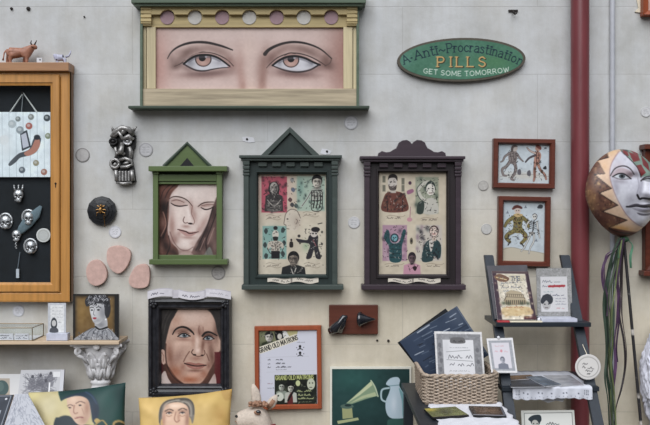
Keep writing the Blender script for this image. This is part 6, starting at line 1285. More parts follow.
for r_ in range(rows):
    z = bz0 + rr * (2 * r_ + 1); tap = .0 + .004 * (r_ / rows)
    loop = [(per[i][0] + nor[i][0] * (tap + .0032 * (1 if (i // 2 + r_) % 2 else -1)), -(per[i][1] + nor[i][1] * (tap + .0032 * (1 if (i // 2 + r_) % 2 else -1))), z + random.uniform(-.0007, .0007)) for i in range(n)]
    loop.append(loop[0]); tube(bm, loop, rr * 1.08, 6)
obj('woven_side', bm, M_wick, t, smooth=True)
bm = B()
for i in range(0, n, 2): tube(bm, [(per[i][0], -per[i][1], bz0), (per[i][0] + nor[i][0] * .004, -(per[i][1] + nor[i][1] * .004), bz1)], .0028, 6)
obj('stake', bm, M_wickd, t)
bm = B()
for ph in (0, math.pi):
    loop = [(per[i % n][0] + nor[i % n][0] * (.004 + .004 * math.cos(i * .9 + ph)), -(per[i % n][1] + nor[i % n][1] * (.004 + .004 * math.cos(i * .9 + ph))), bz1 + .003 + .0035 * math.sin(i * .9 + ph)) for i in range(n + 1)]
    tube(bm, loop, .0045, 6)
obj('braided_rim', bm, M_wick, t, smooth=True)
bm = B(); box(bm, bx0 + .002, bx1 - .002, bd0 + .002, bd1 - .002, TZ + .001, TZ + .006); obj('base', bm, M_wickd, t)
# contents
def glare_streaks(a, n_, base, cols, x0, y0, x1, y1, ang):
    for k_ in range(n_):
        x, y = random.uniform(x0, x1), random.uniform(y0, y1); l_ = random.uniform(3, 12); an = math.radians(ang + random.uniform(-8, 8))
        a.line([(x, y), (x + l_ * math.cos(an), y + l_ * math.sin(an))], random.choice(cols), random.uniform(.5, 1.1), .8, random.uniform(.25, .8))
M_wrap = paint_mat('glossy wrapped print', .22, .5)
a = Art(0, 0, 68, 60, (56, 74, 102), 3); a.noise(3, 8); a.glow(62, 8, 8, 14, (96, 108, 128), .6); a.glow(50, 40, 14, 16, (70, 82, 100), .5)
glare_streaks(a, 70, None, [(190, 198, 210), (226, 230, 236), (120, 134, 156), (30, 38, 54)], 4, 5, 62, 56, 4); a.line([(2, 0), (66, 0)], (100, 112, 130), 1.4, 1, .8); a.box(66.4, 0, 68, 60, (120, 130, 146), .8, .7); a.line([(20, 2), (34, 1.6)], (196, 202, 210), 1.4, .7, .8)  # glare on the plastic wrap painted as streaks into the sleeve picture
a.scrib(14, 33, 26, 2, (120, 128, 144), .6, .6); a.scrib(16, 40, 30, 2, (120, 128, 144), .6, .6); a.scrib(30, 28, 44, 2.5, (140, 148, 164), .7, .6)
card('record_sleeve', 'dark blue plastic-wrapped sleeve tilted in the wicker basket, front one', 'sleeve', [(399.5, 341.5), (457, 306), (489, 355), (433.5, 388.5)], .254, .284, .004, a, mat('navy sleeve edge', (36, 42, 54), .4), 'dark sleeves in the basket', 'printed_face', M_wrap)
a = Art(0, 0, 60, 60, (32, 36, 44), 2)
card('record_sleeve', 'black sleeve mostly hidden behind the dark blue sleeve in the basket', 'sleeve', [(397.5, 342.8), (445.5, 308.5), (483, 350), (433, 388)], .242, .262, .005, a, mat('black sleeve edge', (30, 32, 38), .4), 'dark sleeves in the basket')
a = Art(434, 331, 486, 394, (222, 220, 220), 4); a.box(436, 333.5, 484, 394, (150, 150, 154), .6); a.noise(7, 1.5); a.box(442.5, 339.5, 476, 390, (226, 225, 228), .8); a.glow(446, 350, 4, 14, (206, 206, 210), .6)
a.poly([(451, 339), (454, 337), (464, 337), (467, 339), (466, 343), (452, 343)], (120, 118, 120), .6); a.scrib(454, 342, 465, 2.6, (60, 58, 60), .8)
for x, y in ((439, 345), (439, 354), (440, 361), (439, 370), (480, 350), (480, 362)): a.ell(x, y, 1.8, 2.4, (120, 120, 126), .8, .8)
a.line([(446, 352), (472, 350)], (130, 130, 134), .5, .4, .8); a.line([(446, 360), (474, 361.5)], (130, 130, 134), .5, .4, .8)
for ch_x, (s_, y_, an) in ((448, ('SCHOOL', 359, 2)), (449, ('& THEATRE', 366.5, 4))): a.scrib(ch_x, y_, ch_x + 26, 4, (60, 60, 70), .8, .9, an - 3)
a.scrib(448, 372, 470, 1.2, (140, 140, 146), .5); a.scrib(450, 348, 470, 1, (150, 150, 156), .5)
card('framed_card', 'grey-bordered white lettered card standing in the wicker basket', 'card', [(434.3, 331.3), (481.6, 332), (486, 393), (437.4, 393)], .33, .365, .004, a, M_paper)
# disc cases on the cloth
def lying(name, label, q, z, art, edge, th, group=None, cat='disc case'):
    pts = []
    for x, y in q:
        f_ = (HZ - z) / (S * (y - CY)); d = D * (1 - f_); pts.append(Vector(((x - CX) * S * f_, -d, z)))
    t = thing(name, label, cat, tuple((pts[0] + pts[2]) / 2 - Vector((0, 0, th))), group)
    b_ = bmesh.new(); A_ = [b_.verts.new(p - Vector((0, 0, .0006))) for p in pts]; B_ = [b_.verts.new(p - Vector((0, 0, th))) for p in pts]; b_.faces.new(A_); b_.faces.new(B_[::-1])
    for i_ in range(4): b_.faces.new((A_[i_], B_[i_], B_[(i_ + 1) % 4], A_[(i_ + 1) % 4]))
    obj('case', b_, edge, t); art_mesh('cover', art, quadmap(art, pts), t, None, M_wrap)
    return t
a = Art(0, 0, 40, 40, (112, 122, 62), 3); a.noise(14, 4); a.glow(6, 6, 8, 8, (220, 196, 60), .95); a.glow(20, 20, 8, 10, (52, 66, 36), .7); a.glow(30, 30, 8, 6, (150, 160, 90), .6); a.line([(0, 39), (40, 39)], (60, 66, 60), 2)
lying('disc_case', 'green and yellow covered disc case lying on the white cloth', [(424, 408.6), (455.4, 406.4), (469, 415), (433, 417.4)], TZ + .011, a, M_dark, .007, 'disc cases on the cloth')
a = Art(0, 0, 40, 40, (96, 72, 58), 3); a.noise(16, 4); a.box(0, 0, 40, 4, (40, 42, 50), .6); a.box(0, 0, 5, 40, (36, 38, 46), .6); a.box(0, 36, 40, 40, (150, 152, 164), .8); a.box(37, 0, 40, 40, (120, 122, 132), .8); a.glow(24, 18, 8, 5, (160, 124, 96), .7)
lying('disc_case', 'brown covered disc case with dark border lying on the white cloth', [(468.6, 405.8), (502, 406.6), (506.6, 416), (473.4, 415)], TZ + .011, a, M_dark, .007, 'disc cases on the cloth')

# ================================================================= black ladder shelf
M_lad = wood('blue black painted wood', (40, 46, 54), 'z', .45, .2, 30); M_ladx = wood('blue black painted shelf', (36, 42, 49), 'x', .4, .2, 30)
t = thing('ladder_shelf', 'black leaning ladder shelf with cards and lace cloth before the drainpipe', 'shelf', (.79, -.4, 0))
rd = lambda z: .085 + (1.284 - z) * .732
for xc in (.637, .933):
    bm = B(); tb = bmesh.new(); h2 = .0175; th = .014
    for z, dd in ((1.284, 0), (0.0, 0)):
        pass
    va = [tb.verts.new((xc + sx * h2, -(rd(z) + sd * th), z)) for z in (0.0, 1.284) for sx in (-1, 1) for sd in (-1, 1)]
    for f in ((0, 1, 3, 2), (4, 6, 7, 5), (0, 4, 5, 1), (2, 3, 7, 6), (0, 2, 6, 4), (1, 5, 7, 3)): tb.faces.new([va[i_] for i_ in f])
    bmesh.ops.recalc_face_normals(tb, faces=tb.faces); bmesh.ops.bevel(tb, geom=tb.edges[:], offset=.002, segments=2, affect='EDGES'); merge(bm, tb); obj('rail', bm, M_lad, t)
L1, L2, L3 = 1.0514, .843, .60
for z, d0, d1, x0, x1 in ((L1, .1, .322, .619, .964), (L2, .15, .442, .615, .955), (L3, .3, .60, .615, .955), (.3, .48, .86, .615, .955)):
    bm = B(); box(bm, x0, x1, d0, d1, z - .016, z, .002); obj('shelf_board', bm, M_ladx, t)
# top ladder shelf: folder, magazine, booklet, card in a clear stand
a = Art(0, 0, 40, 56, (94, 92, 98), 2); a.noise(3, 5)
card('grey_folder', 'grey folder standing behind the ornate magazine on the ladder shelf', 'folder', [(486.8, 265.8), (527, 265), (534, 318.8), (494.8, 318.8)], .150, .283, .003, a, mat('grey card', (88, 88, 94), .6))
a = Art(0, 0, 38, 49, (206, 196, 176), 4); a.noise(9, 2)
a.box(0, 0, 4.4, 49, (74, 52, 68), 1.2); a.box(34.4, 0, 38, 49, (70, 48, 62), 1.2); a.box(0, 0, 38, 2.6, (96, 74, 78), 1); a.box(26, 45.6, 38, 49, (90, 40, 50), 1)
for k_ in range(26): a.glow(random.choice([3.4, 35]) + random.uniform(-1.6, 1.6), random.uniform(2, 47), 1.2, 1.2, random.choice([(190, 176, 150), (80, 50, 66), (150, 120, 110)]), .8)
a.poly([(2, 6), (8, 3), (17, 7), (14, 11), (6, 10.6)], (128, 92, 70), .8); a.line([(4, 6.6), (14, 9)], (206, 180, 130), 1, .6); a.box(18, 4, 33, 10, (196, 186, 160), .8)
a.text('THE', 19, 9.6, 4.2, (84, 92, 114), .6, True); a.scrib(8, 13.6, 30, 2.2, (84, 92, 114), .7, .8, -4); a.scrib(8, 18, 31, 2.6, (84, 92, 114), .8, .9, -2); ink(a, 5, 4, 34, 46, 150, ((90, 80, 76), (226, 220, 206), (130, 116, 100), (104, 112, 122)), 2, .6, .6); a.scrib(9, 21.6, 30, 2, (100, 110, 130), .6)
a.poly([(9, 30), (13, 24.6), (19, 22.6), (26, 23.4), (30, 28), (30.6, 33), (24, 34.6), (11, 34.6)], (168, 150, 118), .8); a.line([(9, 30), (13, 24.6), (19, 22.6), (26, 23.4), (30, 28)], (90, 78, 66), .8, .5, .8)
a.poly([(12, 26), (12, 22), (17, 19.6), (22, 20.4), (27, 21.6), (29, 25), (29, 30), (11, 30)], (176, 160, 130), .6, 1, False)
for y in (23.6, 26.6): a.line([(12, y), (29, y + .6)], (112, 98, 82), .6, .5, .8)
for x in range(11, 30, 2): a.line([(x, 30), (x, 34)], (74, 62, 54), .8, .5, .85); a.line([(x, 24.4), (x, 26)], (104, 90, 76), .6, .4, .8)
for x in (8, 32, 13, 26): a.glow(x, 33, 2.2, 1.8, (74, 84, 62), .8)
a.poly([(6, 38), (18, 36), (33, 37), (34, 44), (8, 45)], (206, 176, 122), 1.4, .8); a.scrib(10, 37.6, 28, 2, (170, 96, 70), .7); 
for k_ in range(22): a.glow(random.uniform(6, 33), random.uniform(38, 47), 1.6, 1, random.choice([(190, 150, 96), (232, 214, 180), (150, 130, 96)]), .6)
card('magazine', 'ornate purple-bordered cream booklet with a domed building on the ladder shelf', 'magazine', [(491.6, 271), (528.2, 271.6), (536.6, 319.6), (497.6, 319.6)], .17, .298, .004, a, M_paper, None, 'cover')
bm = B(); box(bm, X(496.5, .3), X(508.5, .3), .3, .3215, L1 + .0005, L1 + .0055, .0008); o = obj('red_booklet', bm, mat('red cover', (176, 60, 66), .5), None, (X(502, .3), -.29, L1)); tag(o, 'thin red booklet lying at the left front of the ladder shelf', 'booklet')
bm = B(); box(bm, X(509, .3), X(541, .3), .3, .321, L1 + .0005, L1 + .0045, .0008); o = obj('pale_booklet', bm, M_cream, None, (X(525, .3), -.29, L1)); tag(o, 'thin pale booklet lying in front of the ornate magazine', 'booklet')
a = Art(536, 267, 572, 318, (168, 164, 160), 4); a.noise(9, 1.2); a.box(540, 275.5, 567.6, 311, (222, 216, 214), .5)
a.scrib(542, 281.6, 561, 2.6, (84, 88, 100), .7); a.scrib(542, 286, 547.6, 2.4, (90, 90, 100), .7)
a.line([(548.6, 285.4), (564.6, 285)], (200, 60, 70), 2.2, .6, .95); a.scrib(548.6, 286.4, 565, 2.8, (206, 48, 60), 1.1, .95); a.scrib(543, 291.4, 553, 1.2, (110, 150, 150), .5); a.scrib(542, 295.2, 564, 2.2, (74, 78, 100), .8)
for y in (298.4, 301.2, 304): a.scrib(555, y, 566, 1.4, (110, 110, 130), .5)
a.scrib(556, 308.4, 564, 1.8, (210, 110, 110), .6)
a.ell(545.6, 303.6, 4.4, 5.6, (196, 190, 186), .6); a.poly([(539.6, 301), (541.6, 295.4), (547, 293), (551.8, 296), (552, 301), (549, 303.4), (545.6, 299.6), (541.8, 303)], (66, 68, 78), .7); a.ell(543.8, 303.4, .8, .6, (40, 40, 44), .4); a.ell(547.8, 303.2, .8, .6, (40, 40, 44), .4); a.line([(544, 307), (547, 307)], (90, 60, 60), .7)
t = card('card_holder', 'printed card with red heading and capped face in a clear stand', 'card', [(536.2, 268.5), (570.8, 268), (572.6, 318.6), (537.6, 318.8)], .2, .235, .002, a, mat('grey card', (88, 88, 94)))
w4 = qpts([(535.6, 266.4), (571.4, 266), (573.6, 319.2), (537, 319.4)], .206, .241); bm = B(); slab(bm, w4, .002); obj('clear_front', bm, M_clear, t)
bm = B(); pb(bm, 541.5, 318.6, 577.5, 324.2, .225, .3, .002); obj('clear_base', bm, mat('milky plastic', (190, 192, 206), .3), t, label='milky plastic base')
bm = B(); ball(bm, P(539, 320, .27), (.007, .006, .009)); o = obj('white_pebble', bm, mat('glossy white', (236, 236, 240), .2), None, tuple(P(539, 322.4, .27)), True); tag(o, 'tiny glossy white bead between the two cards on the ladder shelf', 'bead')
# card clipped to the left rail
a = Art(486, 337, 518, 373, (214, 212, 212), 4); a.box(488, 339.5, 516, 371, (160, 162, 168), .6); a.noise(4, 1.5); a.box(491, 342, 512.4, 368.4, (206, 202, 208), .6)
a.scrib(495, 346, 507, 1.4, (200, 140, 146), .6, .7); a.scrib(494, 352, 510, 2.4, (210, 140, 150), .8, .7); a.ell(502, 350.6, 1.4, 1.6, (214, 120, 130), .6, .6)
bust(a, 502, 360.4, 2.5, 3.2, (186, 186, 194), (120, 122, 134), (126, 130, 144), (96, 98, 112), sh=2.6, body=2.8)
t = card('portrait_card', 'grey-bordered card with small portrait leaning on the ladder rail', 'card', [(486.4, 338.6), (512.6, 337.8), (517.4, 373), (491.4, 372.6)], .323, .43, .003, a, M_paper)
bm = B(); ball(bm, P(498.5, 337.6, .327), (.0055, .005, .006)); obj('white_clip', bm, M_paper, t, smooth=True)
# lace cloth over the middle ladder shelf
lx0, lx1, lz = X(512.5, .45), X(592, .45), L2 + .002
a = Art(512, 386, 592, 399, (214, 216, 226), 4); a.noise(3, 3)
for x in range(515, 592, 4): a.ell(x, 396.2 + .5 * math.sin(x), .5, .5, (120, 124, 138), .4, .7)
for x in (523, 527, 538, 541.5, 551, 563, 566, 578): a.ell(x, 391 + (x % 3) * .8, .8, .7, (84, 88, 102), .4, .85)
for x0 in (515, 584): 
    for j in range(3):
        for i_ in range(3): a.box(x0 + i_ * 1.7, 389.6 + j * 1.6, x0 + i_ * 1.7 + .9, 390.5 + j * 1.6, (70, 74, 90), .3, .9)
t = thing('lace_cloth', 'white embroidered cloth with scalloped hem draped over the ladder shelf', 'cloth', ((lx0 + lx1) / 2, -.3, lz))
co, col = [], []; nu, nv = 160, 30; prof = [(.155, lz), (.42, lz), (.4225, lz - .001), (.4235, lz - .004)]
for j in range(nv + 1):
    f_ = j / nv
    for i_ in range(nu + 1):
        s_ = i_ / nu; x = lx0 + (lx1 - lx0) * s_; hem = .04 + .0035 * abs(math.sin(s_ * math.pi * 9)) + .003 * math.sin(s_ * 7)
        if f_ < .4: d_, z_ = .155 + (.45 - .155) * f_ / .4, lz + .0008 * math.sin(i_ * .3 + j)
        else:
            g_ = (f_ - .4) / .6; d_ = .45 + .0035 * min(1, g_ * 8) + .004 * g_ * math.sin(s_ * 40); z_ = lz - hem * g_
        co.append((x, -d_, z_)); col.append(a.at(512 + 80 * s_, 386.3 + 12 * max(0, (f_ - .4) / .6)))
W = nu + 1; i = np.arange(nu)[None, :] + np.arange(nv)[:, None] * W; quad = np.stack([i, i + W, i + W + 1, i + 1], -1).reshape(-1, 4)
o = link_mesh('embroidered_cloth', raw_mesh('embroidered_cloth', np.array(co), quad, np.array(col)), paint_mat('embroidered cotton', .9, .1), t, None, True); md = o.modifiers.new('thickness', 'SOLIDIFY'); md.thickness = .0012; md.offset = 0
# leaflets on the cloth
def leaflet(label, q, z, base, marks, group='leaflets on the lace cloth'):
    a = Art(0, 0, 30, 30, base, 3); a.noise(8, 4)
    for m_ in marks: a.glow(*m_)
    return lying('leaflet', label, q, z, a, M_paper, .002, group, 'leaflet')
z0 = lz + .0035
leaflet('brown and orange leaflet at the back left of the lace cloth', [(509, 375.6), (531, 374.6), (536, 378.4), (509.4, 380)], z0, (150, 112, 84), [(8, 10, 8, 6, (196, 150, 104), .8), (22, 20, 6, 8, (90, 84, 90), .7)])
leaflet('dark blue leaflet at the front left of the lace cloth', [(507.5, 380.6), (534, 379), (553, 386.6), (511, 387)], z0 + .0002, (70, 78, 96), [(20, 10, 10, 6, (110, 118, 136), .7), (6, 24, 8, 5, (50, 56, 72), .8)])
leaflet('mid blue leaflet slanting across the middle of the lace cloth', [(526, 376.6), (541, 375.8), (562, 384.6), (545, 386.2)], z0 + .0026, (110, 126, 146), [(12, 8, 8, 5, (160, 172, 186), .7), (20, 22, 8, 6, (80, 96, 120), .7)])
leaflet('pale grey leaflet on the right half of the lace cloth', [(543, 375.2), (570, 375), (584, 385), (560, 386)], z0 + .0002, (190, 192, 200), [(15, 12, 10, 3, (150, 154, 166), .6), (15, 22, 10, 3, (160, 164, 176), .6)])
# small under-cloth corner hanging below the front
bm = B(); t_pts = [(537, 396), (566, 396.5), (563, 402), (556, 400.6), (548, 403), (541, 400)]; pp(bm, t_pts, .40, .4015)
o = obj('cloth_corner', bm, M_cloth, None, tuple(P(552, 402, .40))); tag(o, 'small corner of plain white cloth hanging under the lace hem', 'cloth')
# framed card on the lower ladder shelf
a = Art(521, 410, 575, 460, (214, 214, 206), 4); a.box(523.6, 412.6, 573, 460, (222, 222, 216), .5); a.line([(524, 460), (524, 413), (572.6, 412.6), (572.6, 460)], (120, 122, 120), .7, .4, .9, False)
a.ell(535, 421, 5, 6, (60, 76, 84), .7); a.poly([(528, 420), (532, 415.6), (540, 415), (541, 421), (536, 424)], (50, 64, 74), .6); a.ell(534.6, 424.6, 3.6, 4.6, (190, 190, 182), .6); a.ell(533, 424, .7, .6, (40, 44, 48), .4); a.ell(536.6, 424, .7, .6, (40, 44, 48), .4); a.scrib(546, 425.4, 563, 3, (50, 54, 60), 1); a.scrib(546, 432, 566, 2, (90, 94, 100), .7); a.scrib(528, 440, 566, 2, (90, 94, 100), .7)
card('framed_card', 'white bordered card with a dark head on the lowest visible ladder shelf', 'card', [(521, 410.5), (574, 410), (577.4, 458), (523.4, 458)], .41, .445, .008, a, mat('pale frame', (206, 206, 196), .5))
# round hanging tag on the right rail
a = Art(574, 353, 602, 381, (222, 218, 214), 4); a.ell(588, 367, 11, 10.4, (150, 146, 142), .5, .6); a.ell(588, 367, 10.2, 9.6, (226, 222, 218), .5)
for x0, y, x1, h_ in ((582.6, 364.6, 588, 2.6), (582.4, 368.2, 594.6, 2.4), (585.6, 371.4, 592.6, 2.4), (587, 374.4, 592, 1.6)): a.scrib(x0, y, x1, h_, (56, 54, 58), .7, .95, 6)
t = thing('round_tag', 'large round white handwritten tag hanging on the right ladder rail', 'tag', tuple(P(588, 380, .425)))
disc_art('printed_face', a, 588, 367, 12.8, 12.6, .4255, t, edge=.4235, seg=64)
bm = B(); lathe(bm, [(12.8 * kx(.422), 0), (12.8 * kx(.422), .0012)], P(588, 367, .4222), 'y', 48); obj('backing', bm, M_paper, t)
bm = B(); tube(bm, [P(587, 354.6, .424), P(584.5, 349, .40), P(582.6, 344.5, .362)], .0012, 6); obj('string', bm, M_cream, t)

# ================================================================= big painted mask on its stick
MA, MB_, MW = .185, .170, .092; yaw = math.radians(25); mc = P(620, 193.3, .12)
a = Art(575, 140, 680, 246, (132, 88, 70), 4)
for k_ in range(260):
    x, y = random.uniform(583, 632), random.uniform(148, 240); a.glow(x, y, random.uniform(.8, 2), random.uniform(.8, 2), random.choice([(190, 152, 96), (96, 58, 52), (160, 112, 76), (110, 70, 62), (176, 136, 104), (84, 52, 48)]), .6)
for k_ in range(240):
    x, y = random.uniform(583, 632), random.uniform(148, 240); a.glow(x, y, random.uniform(.5, 1.1), random.uniform(.5, 1.1), random.choice([(222, 188, 128), (70, 40, 36), (196, 150, 100), (60, 36, 34)]), .75)
a.glow(592, 200, 5, 14, (196, 156, 92), .4); a.glow(588, 170, 4, 14, (112, 70, 62), .6); a.glow(600, 216, 8, 8, (110, 62, 54), .6)
zig = [(603, 148), (608.5, 158), (597.5, 161), (604.8, 174), (594, 174.5), (611.5, 188.5), (599, 193), (618, 205), (602, 211), (627, 219.6), (609, 227), (636, 233)]
a.poly([(606, 146)] + zig[1:] + [(650, 232), (682, 226), (682, 140), (620, 140)], (226, 190, 158), .6, 1, False)
a.line(zig, (62, 44, 42), 1.0, .6, .9, False)
a.glow(621, 228, 10, 3, (224, 164, 84), .85, 8); a.glow(605, 168, 4, 5, (230, 180, 130), .6); a.glow(612, 152, 6, 3, (226, 186, 130), .6)
a.poly([(636, 231), (655, 226), (682, 214), (682, 246), (620, 246), (609, 228)], (116, 62, 48), 1.2, .9); a.line([(609, 228), (622, 232), (640, 232), (660, 226)], (60, 40, 36), 1.2, .7, .9)
face = [(617.5, 154.5), (612.5, 162), (610, 170), (610, 178), (612.4, 187), (616, 196), (620, 204), (626, 213.5), (634, 221.5), (644, 226.6), (655, 226), (672, 214), (682, 190), (682, 160), (660, 148), (630, 148)]
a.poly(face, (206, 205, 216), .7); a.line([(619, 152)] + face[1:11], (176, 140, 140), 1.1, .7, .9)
a.glow(618, 170, 6, 8, (190, 168, 172), .5); a.glow(622, 196, 7, 9, (228, 228, 236), .6); a.glow(616, 186, 3, 9, (166, 160, 174), .6, -14); a.glow(630, 199, 4, 4, (172, 168, 182), .5); a.glow(636, 172, 2.4, 5, (160, 150, 160), .6, -10); a.glow(620, 181.6, 8, 1.6, (160, 152, 164), .6, 6); a.glow(642, 224, 9, 2, (160, 154, 168), .6, 8); a.glow(628, 212, 3, 4, (160, 156, 170), .5, 20); a.glow(641, 187, 1.6, 8, (150, 146, 160), .5, 8); a.glow(645, 186, 1.8, 8, (236, 236, 244), .7, 8); a.glow(634, 160, 6, 5, (222, 220, 230), .5); a.glow(640, 190, 3, 8, (184, 182, 196), .5, 8); a.glow(634, 214, 6, 4, (196, 196, 208), .5)  # nose, lid and cheek shading painted into the mask colour, lip shadow below too
# harlequin brow
hq = [(618, 146), (622, 152.5), (628, 158), (634, 164), (638.5, 170), (641, 177.5), (646, 176.4), (652, 176), (682, 176), (682, 140)]
a.poly(hq, (134, 160, 146), .6, 1, False)
for d_ in ([(628.5, 152.5), (634, 154.5), (640, 161), (633.5, 162.6)], [(640, 161), (634, 154.5), (630, 151), (637, 152)], [(636, 166), (641, 165), (646, 173), (641, 177)], [(641, 156), (648, 164), (650, 172), (643, 165.4)], [(622, 150), (627, 151), (629, 157), (624, 155)]): a.poly(d_, (150, 52, 56), .5, 1, False)
for d_ in ([(622, 146), (628, 150), (628.5, 153), (622, 150)],): a.poly(d_, (74, 84, 80), .6, .9, False)
a.line(hq[:6], (60, 56, 58), 1, .6, .8)
# features
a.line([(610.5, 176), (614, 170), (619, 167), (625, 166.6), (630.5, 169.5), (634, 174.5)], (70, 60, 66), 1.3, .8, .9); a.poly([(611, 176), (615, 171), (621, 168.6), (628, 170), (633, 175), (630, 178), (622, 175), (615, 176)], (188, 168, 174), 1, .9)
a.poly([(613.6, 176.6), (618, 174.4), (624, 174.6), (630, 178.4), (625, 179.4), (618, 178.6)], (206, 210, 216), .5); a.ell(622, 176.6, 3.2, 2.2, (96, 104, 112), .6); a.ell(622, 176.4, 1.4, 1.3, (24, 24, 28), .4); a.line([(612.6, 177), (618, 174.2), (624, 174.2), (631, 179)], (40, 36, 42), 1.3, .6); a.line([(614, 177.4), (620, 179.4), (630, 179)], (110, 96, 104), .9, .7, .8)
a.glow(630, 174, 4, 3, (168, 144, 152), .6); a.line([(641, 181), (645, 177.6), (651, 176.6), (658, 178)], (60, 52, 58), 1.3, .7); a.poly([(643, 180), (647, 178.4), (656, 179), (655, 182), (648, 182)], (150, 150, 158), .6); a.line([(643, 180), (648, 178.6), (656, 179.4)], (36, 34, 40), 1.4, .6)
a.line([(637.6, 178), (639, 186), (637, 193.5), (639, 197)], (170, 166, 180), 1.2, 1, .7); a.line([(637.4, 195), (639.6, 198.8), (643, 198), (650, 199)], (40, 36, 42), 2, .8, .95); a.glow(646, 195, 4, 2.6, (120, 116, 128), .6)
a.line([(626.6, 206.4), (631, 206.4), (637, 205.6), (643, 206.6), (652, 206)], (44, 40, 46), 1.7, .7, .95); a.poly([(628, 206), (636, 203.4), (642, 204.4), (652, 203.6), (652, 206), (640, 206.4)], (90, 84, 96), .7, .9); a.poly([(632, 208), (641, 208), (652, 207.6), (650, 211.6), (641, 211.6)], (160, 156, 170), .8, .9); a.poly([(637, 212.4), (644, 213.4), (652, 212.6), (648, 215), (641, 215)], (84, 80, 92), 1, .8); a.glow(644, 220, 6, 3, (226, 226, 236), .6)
a.noise(3, 2)
t = thing('carnival_mask', 'large painted half-turned carnival mask with jagged gold rim and hanging ribbons', 'mask', (mc.x, mc.y, 0))
nr, ns = 110, 240; co, col = [], []
gs_ = lambda u, v, cu, cv, su, sv: math.exp(-((u - cu) / su) ** 2 - ((v - cv) / sv) ** 2)
for i_ in range(nr + 1):
    for k_ in range(ns):
        th = 2 * math.pi * k_ / ns; r = i_ / nr; sx = math.cos(th); sz = math.sin(th)
        nar = 1 - .30 * max(0, -sz) ** 1.6 - .05 * max(0, sz) ** 3
        u, v = r * sx * nar, r * sz
        w = MW * max(0, 1 - r * r) ** .55
        w += .036 * gs_(u, v, .2, -.04, .13, .12) + .02 * gs_(u, v, .2, .2, .09, .22) + .010 * gs_(u, v, .2, .45, .5, .1) - .012 * (gs_(u, v, -.15, .35, .16, .1) + gs_(u, v, .52, .35, .16, .1)) + .010 * (gs_(u, v, .2, -.27, .2, .05) + gs_(u, v, .2, -.37, .16, .05)) - .006 * gs_(u, v, .2, -.32, .2, .02) + .008 * gs_(u, v, .2, -.6, .2, .14) + .006 * (gs_(u, v, -.12, .0, .2, .2) + gs_(u, v, .55, 0, .2, .2))
        x, y = u * MA, -w
        X_ = mc.x + x * math.cos(yaw) - y * math.sin(yaw); Y_ = mc.y + x * math.sin(yaw) + y * math.cos(yaw)
        co.append((X_, Y_, mc.z + v * MB_)); col.append(None)
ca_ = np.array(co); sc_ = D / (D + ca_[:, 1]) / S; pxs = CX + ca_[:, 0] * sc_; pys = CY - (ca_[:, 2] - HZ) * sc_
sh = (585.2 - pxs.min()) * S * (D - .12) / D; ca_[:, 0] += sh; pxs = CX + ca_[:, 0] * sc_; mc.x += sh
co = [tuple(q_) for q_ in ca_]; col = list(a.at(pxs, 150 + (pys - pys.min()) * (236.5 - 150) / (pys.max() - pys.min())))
print('mask px', pxs.min(), pxs.max(), pys.min(), pys.max())
e0 = len(co) - ns
for k_ in range(ns): x_, y_, z_ = co[e0 + k_]; co.append((x_ + .01 * math.sin(yaw), y_ + .014, z_)); col.append(np.array([96, 66, 56.]))
quad = []
for i_ in range(nr + 1):
    for k_ in range(ns): quad.append((i_ * ns + k_, (i_ + 1) * ns + k_, (i_ + 1) * ns + (k_ + 1) % ns, i_ * ns + (k_ + 1) % ns))
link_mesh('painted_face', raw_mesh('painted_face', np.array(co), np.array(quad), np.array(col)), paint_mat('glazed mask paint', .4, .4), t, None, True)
bm = B(); tube(bm, [(mc.x - .02, mc.y + .012, mc.z - MB_ * .5), (mc.x + .005, mc.y - .0, Z(238, .1)), P(641, 425, .1), P(651.5, 577.5, .1) ], .0058, 10)
mk = bpy.data.materials.new('black and white wound stick'); mk.use_nodes = True; n_ = mk.node_tree.nodes; l_ = mk.node_tree.links
tc = n_.new('ShaderNodeTexCoord'); wv = n_.new('ShaderNodeTexNoise'); mp = n_.new('ShaderNodeMapping'); mp.inputs['Scale'].default_value = (3, 3, 14); l_.new(tc.outputs['Object'], mp.inputs['Vector']); l_.new(mp.outputs[0], wv.inputs['Vector']); wv.inputs['Scale'].default_value = 1.2; wv.inputs['Detail'].default_value = 2
rp = n_.new('ShaderNodeValToRGB'); rp.color_ramp.interpolation = 'EASE'; rp.color_ramp.elements[0].position = .55; rp.color_ramp.elements[0].color = L((38, 36, 38)); rp.color_ramp.elements[1].position = .62; rp.color_ramp.elements[1].color = L((190, 184, 176)); l_.new(wv.outputs['Fac'], rp.inputs['Fac']); l_.new(rp.outputs['Color'], n_['Principled BSDF'].inputs['Base Color'])
obj('stick', bm, mk, t, smooth=True, label='black stick with pale bands')
def ribbon(pts, w, col, lb, d0=.11, tw=.5):
    p = catmull(pts, False, 8); n_ = len(p); b_ = bmesh.new(); A_ = []; k_ = kx(d0)
    for i_, (x, y) in enumerate(p):
        c_ = P(x, y, d0 + .008 * math.sin(i_ * .21 + w)); an = tw * math.sin(i_ * .16 + w * 2); h_ = w * k_ * .5 * (1 - .25 * (i_ / n_)); off = Vector((math.cos(an) * h_, math.sin(an) * h_, 0)); nn = Vector((-math.sin(an), math.cos(an), 0)) * .0006
        A_.append([b_.verts.new(v_) for v_ in (c_ - off - nn, c_ + off - nn, c_ + off + nn, c_ - off + nn)])
    for i_ in range(n_ - 1):
        for j_ in range(4): b_.faces.new((A_[i_][j_], A_[i_][(j_ + 1) % 4], A_[i_ + 1][(j_ + 1) % 4], A_[i_ + 1][j_]))
    b_.faces.new(A_[0]); b_.faces.new(A_[-1][::-1])
    obj('ribbon', b_, mat(lb + ' stuff', col, .55, 0, .25, 40, .2, None, .3), t, smooth=False, label=lb + ' ribbon')
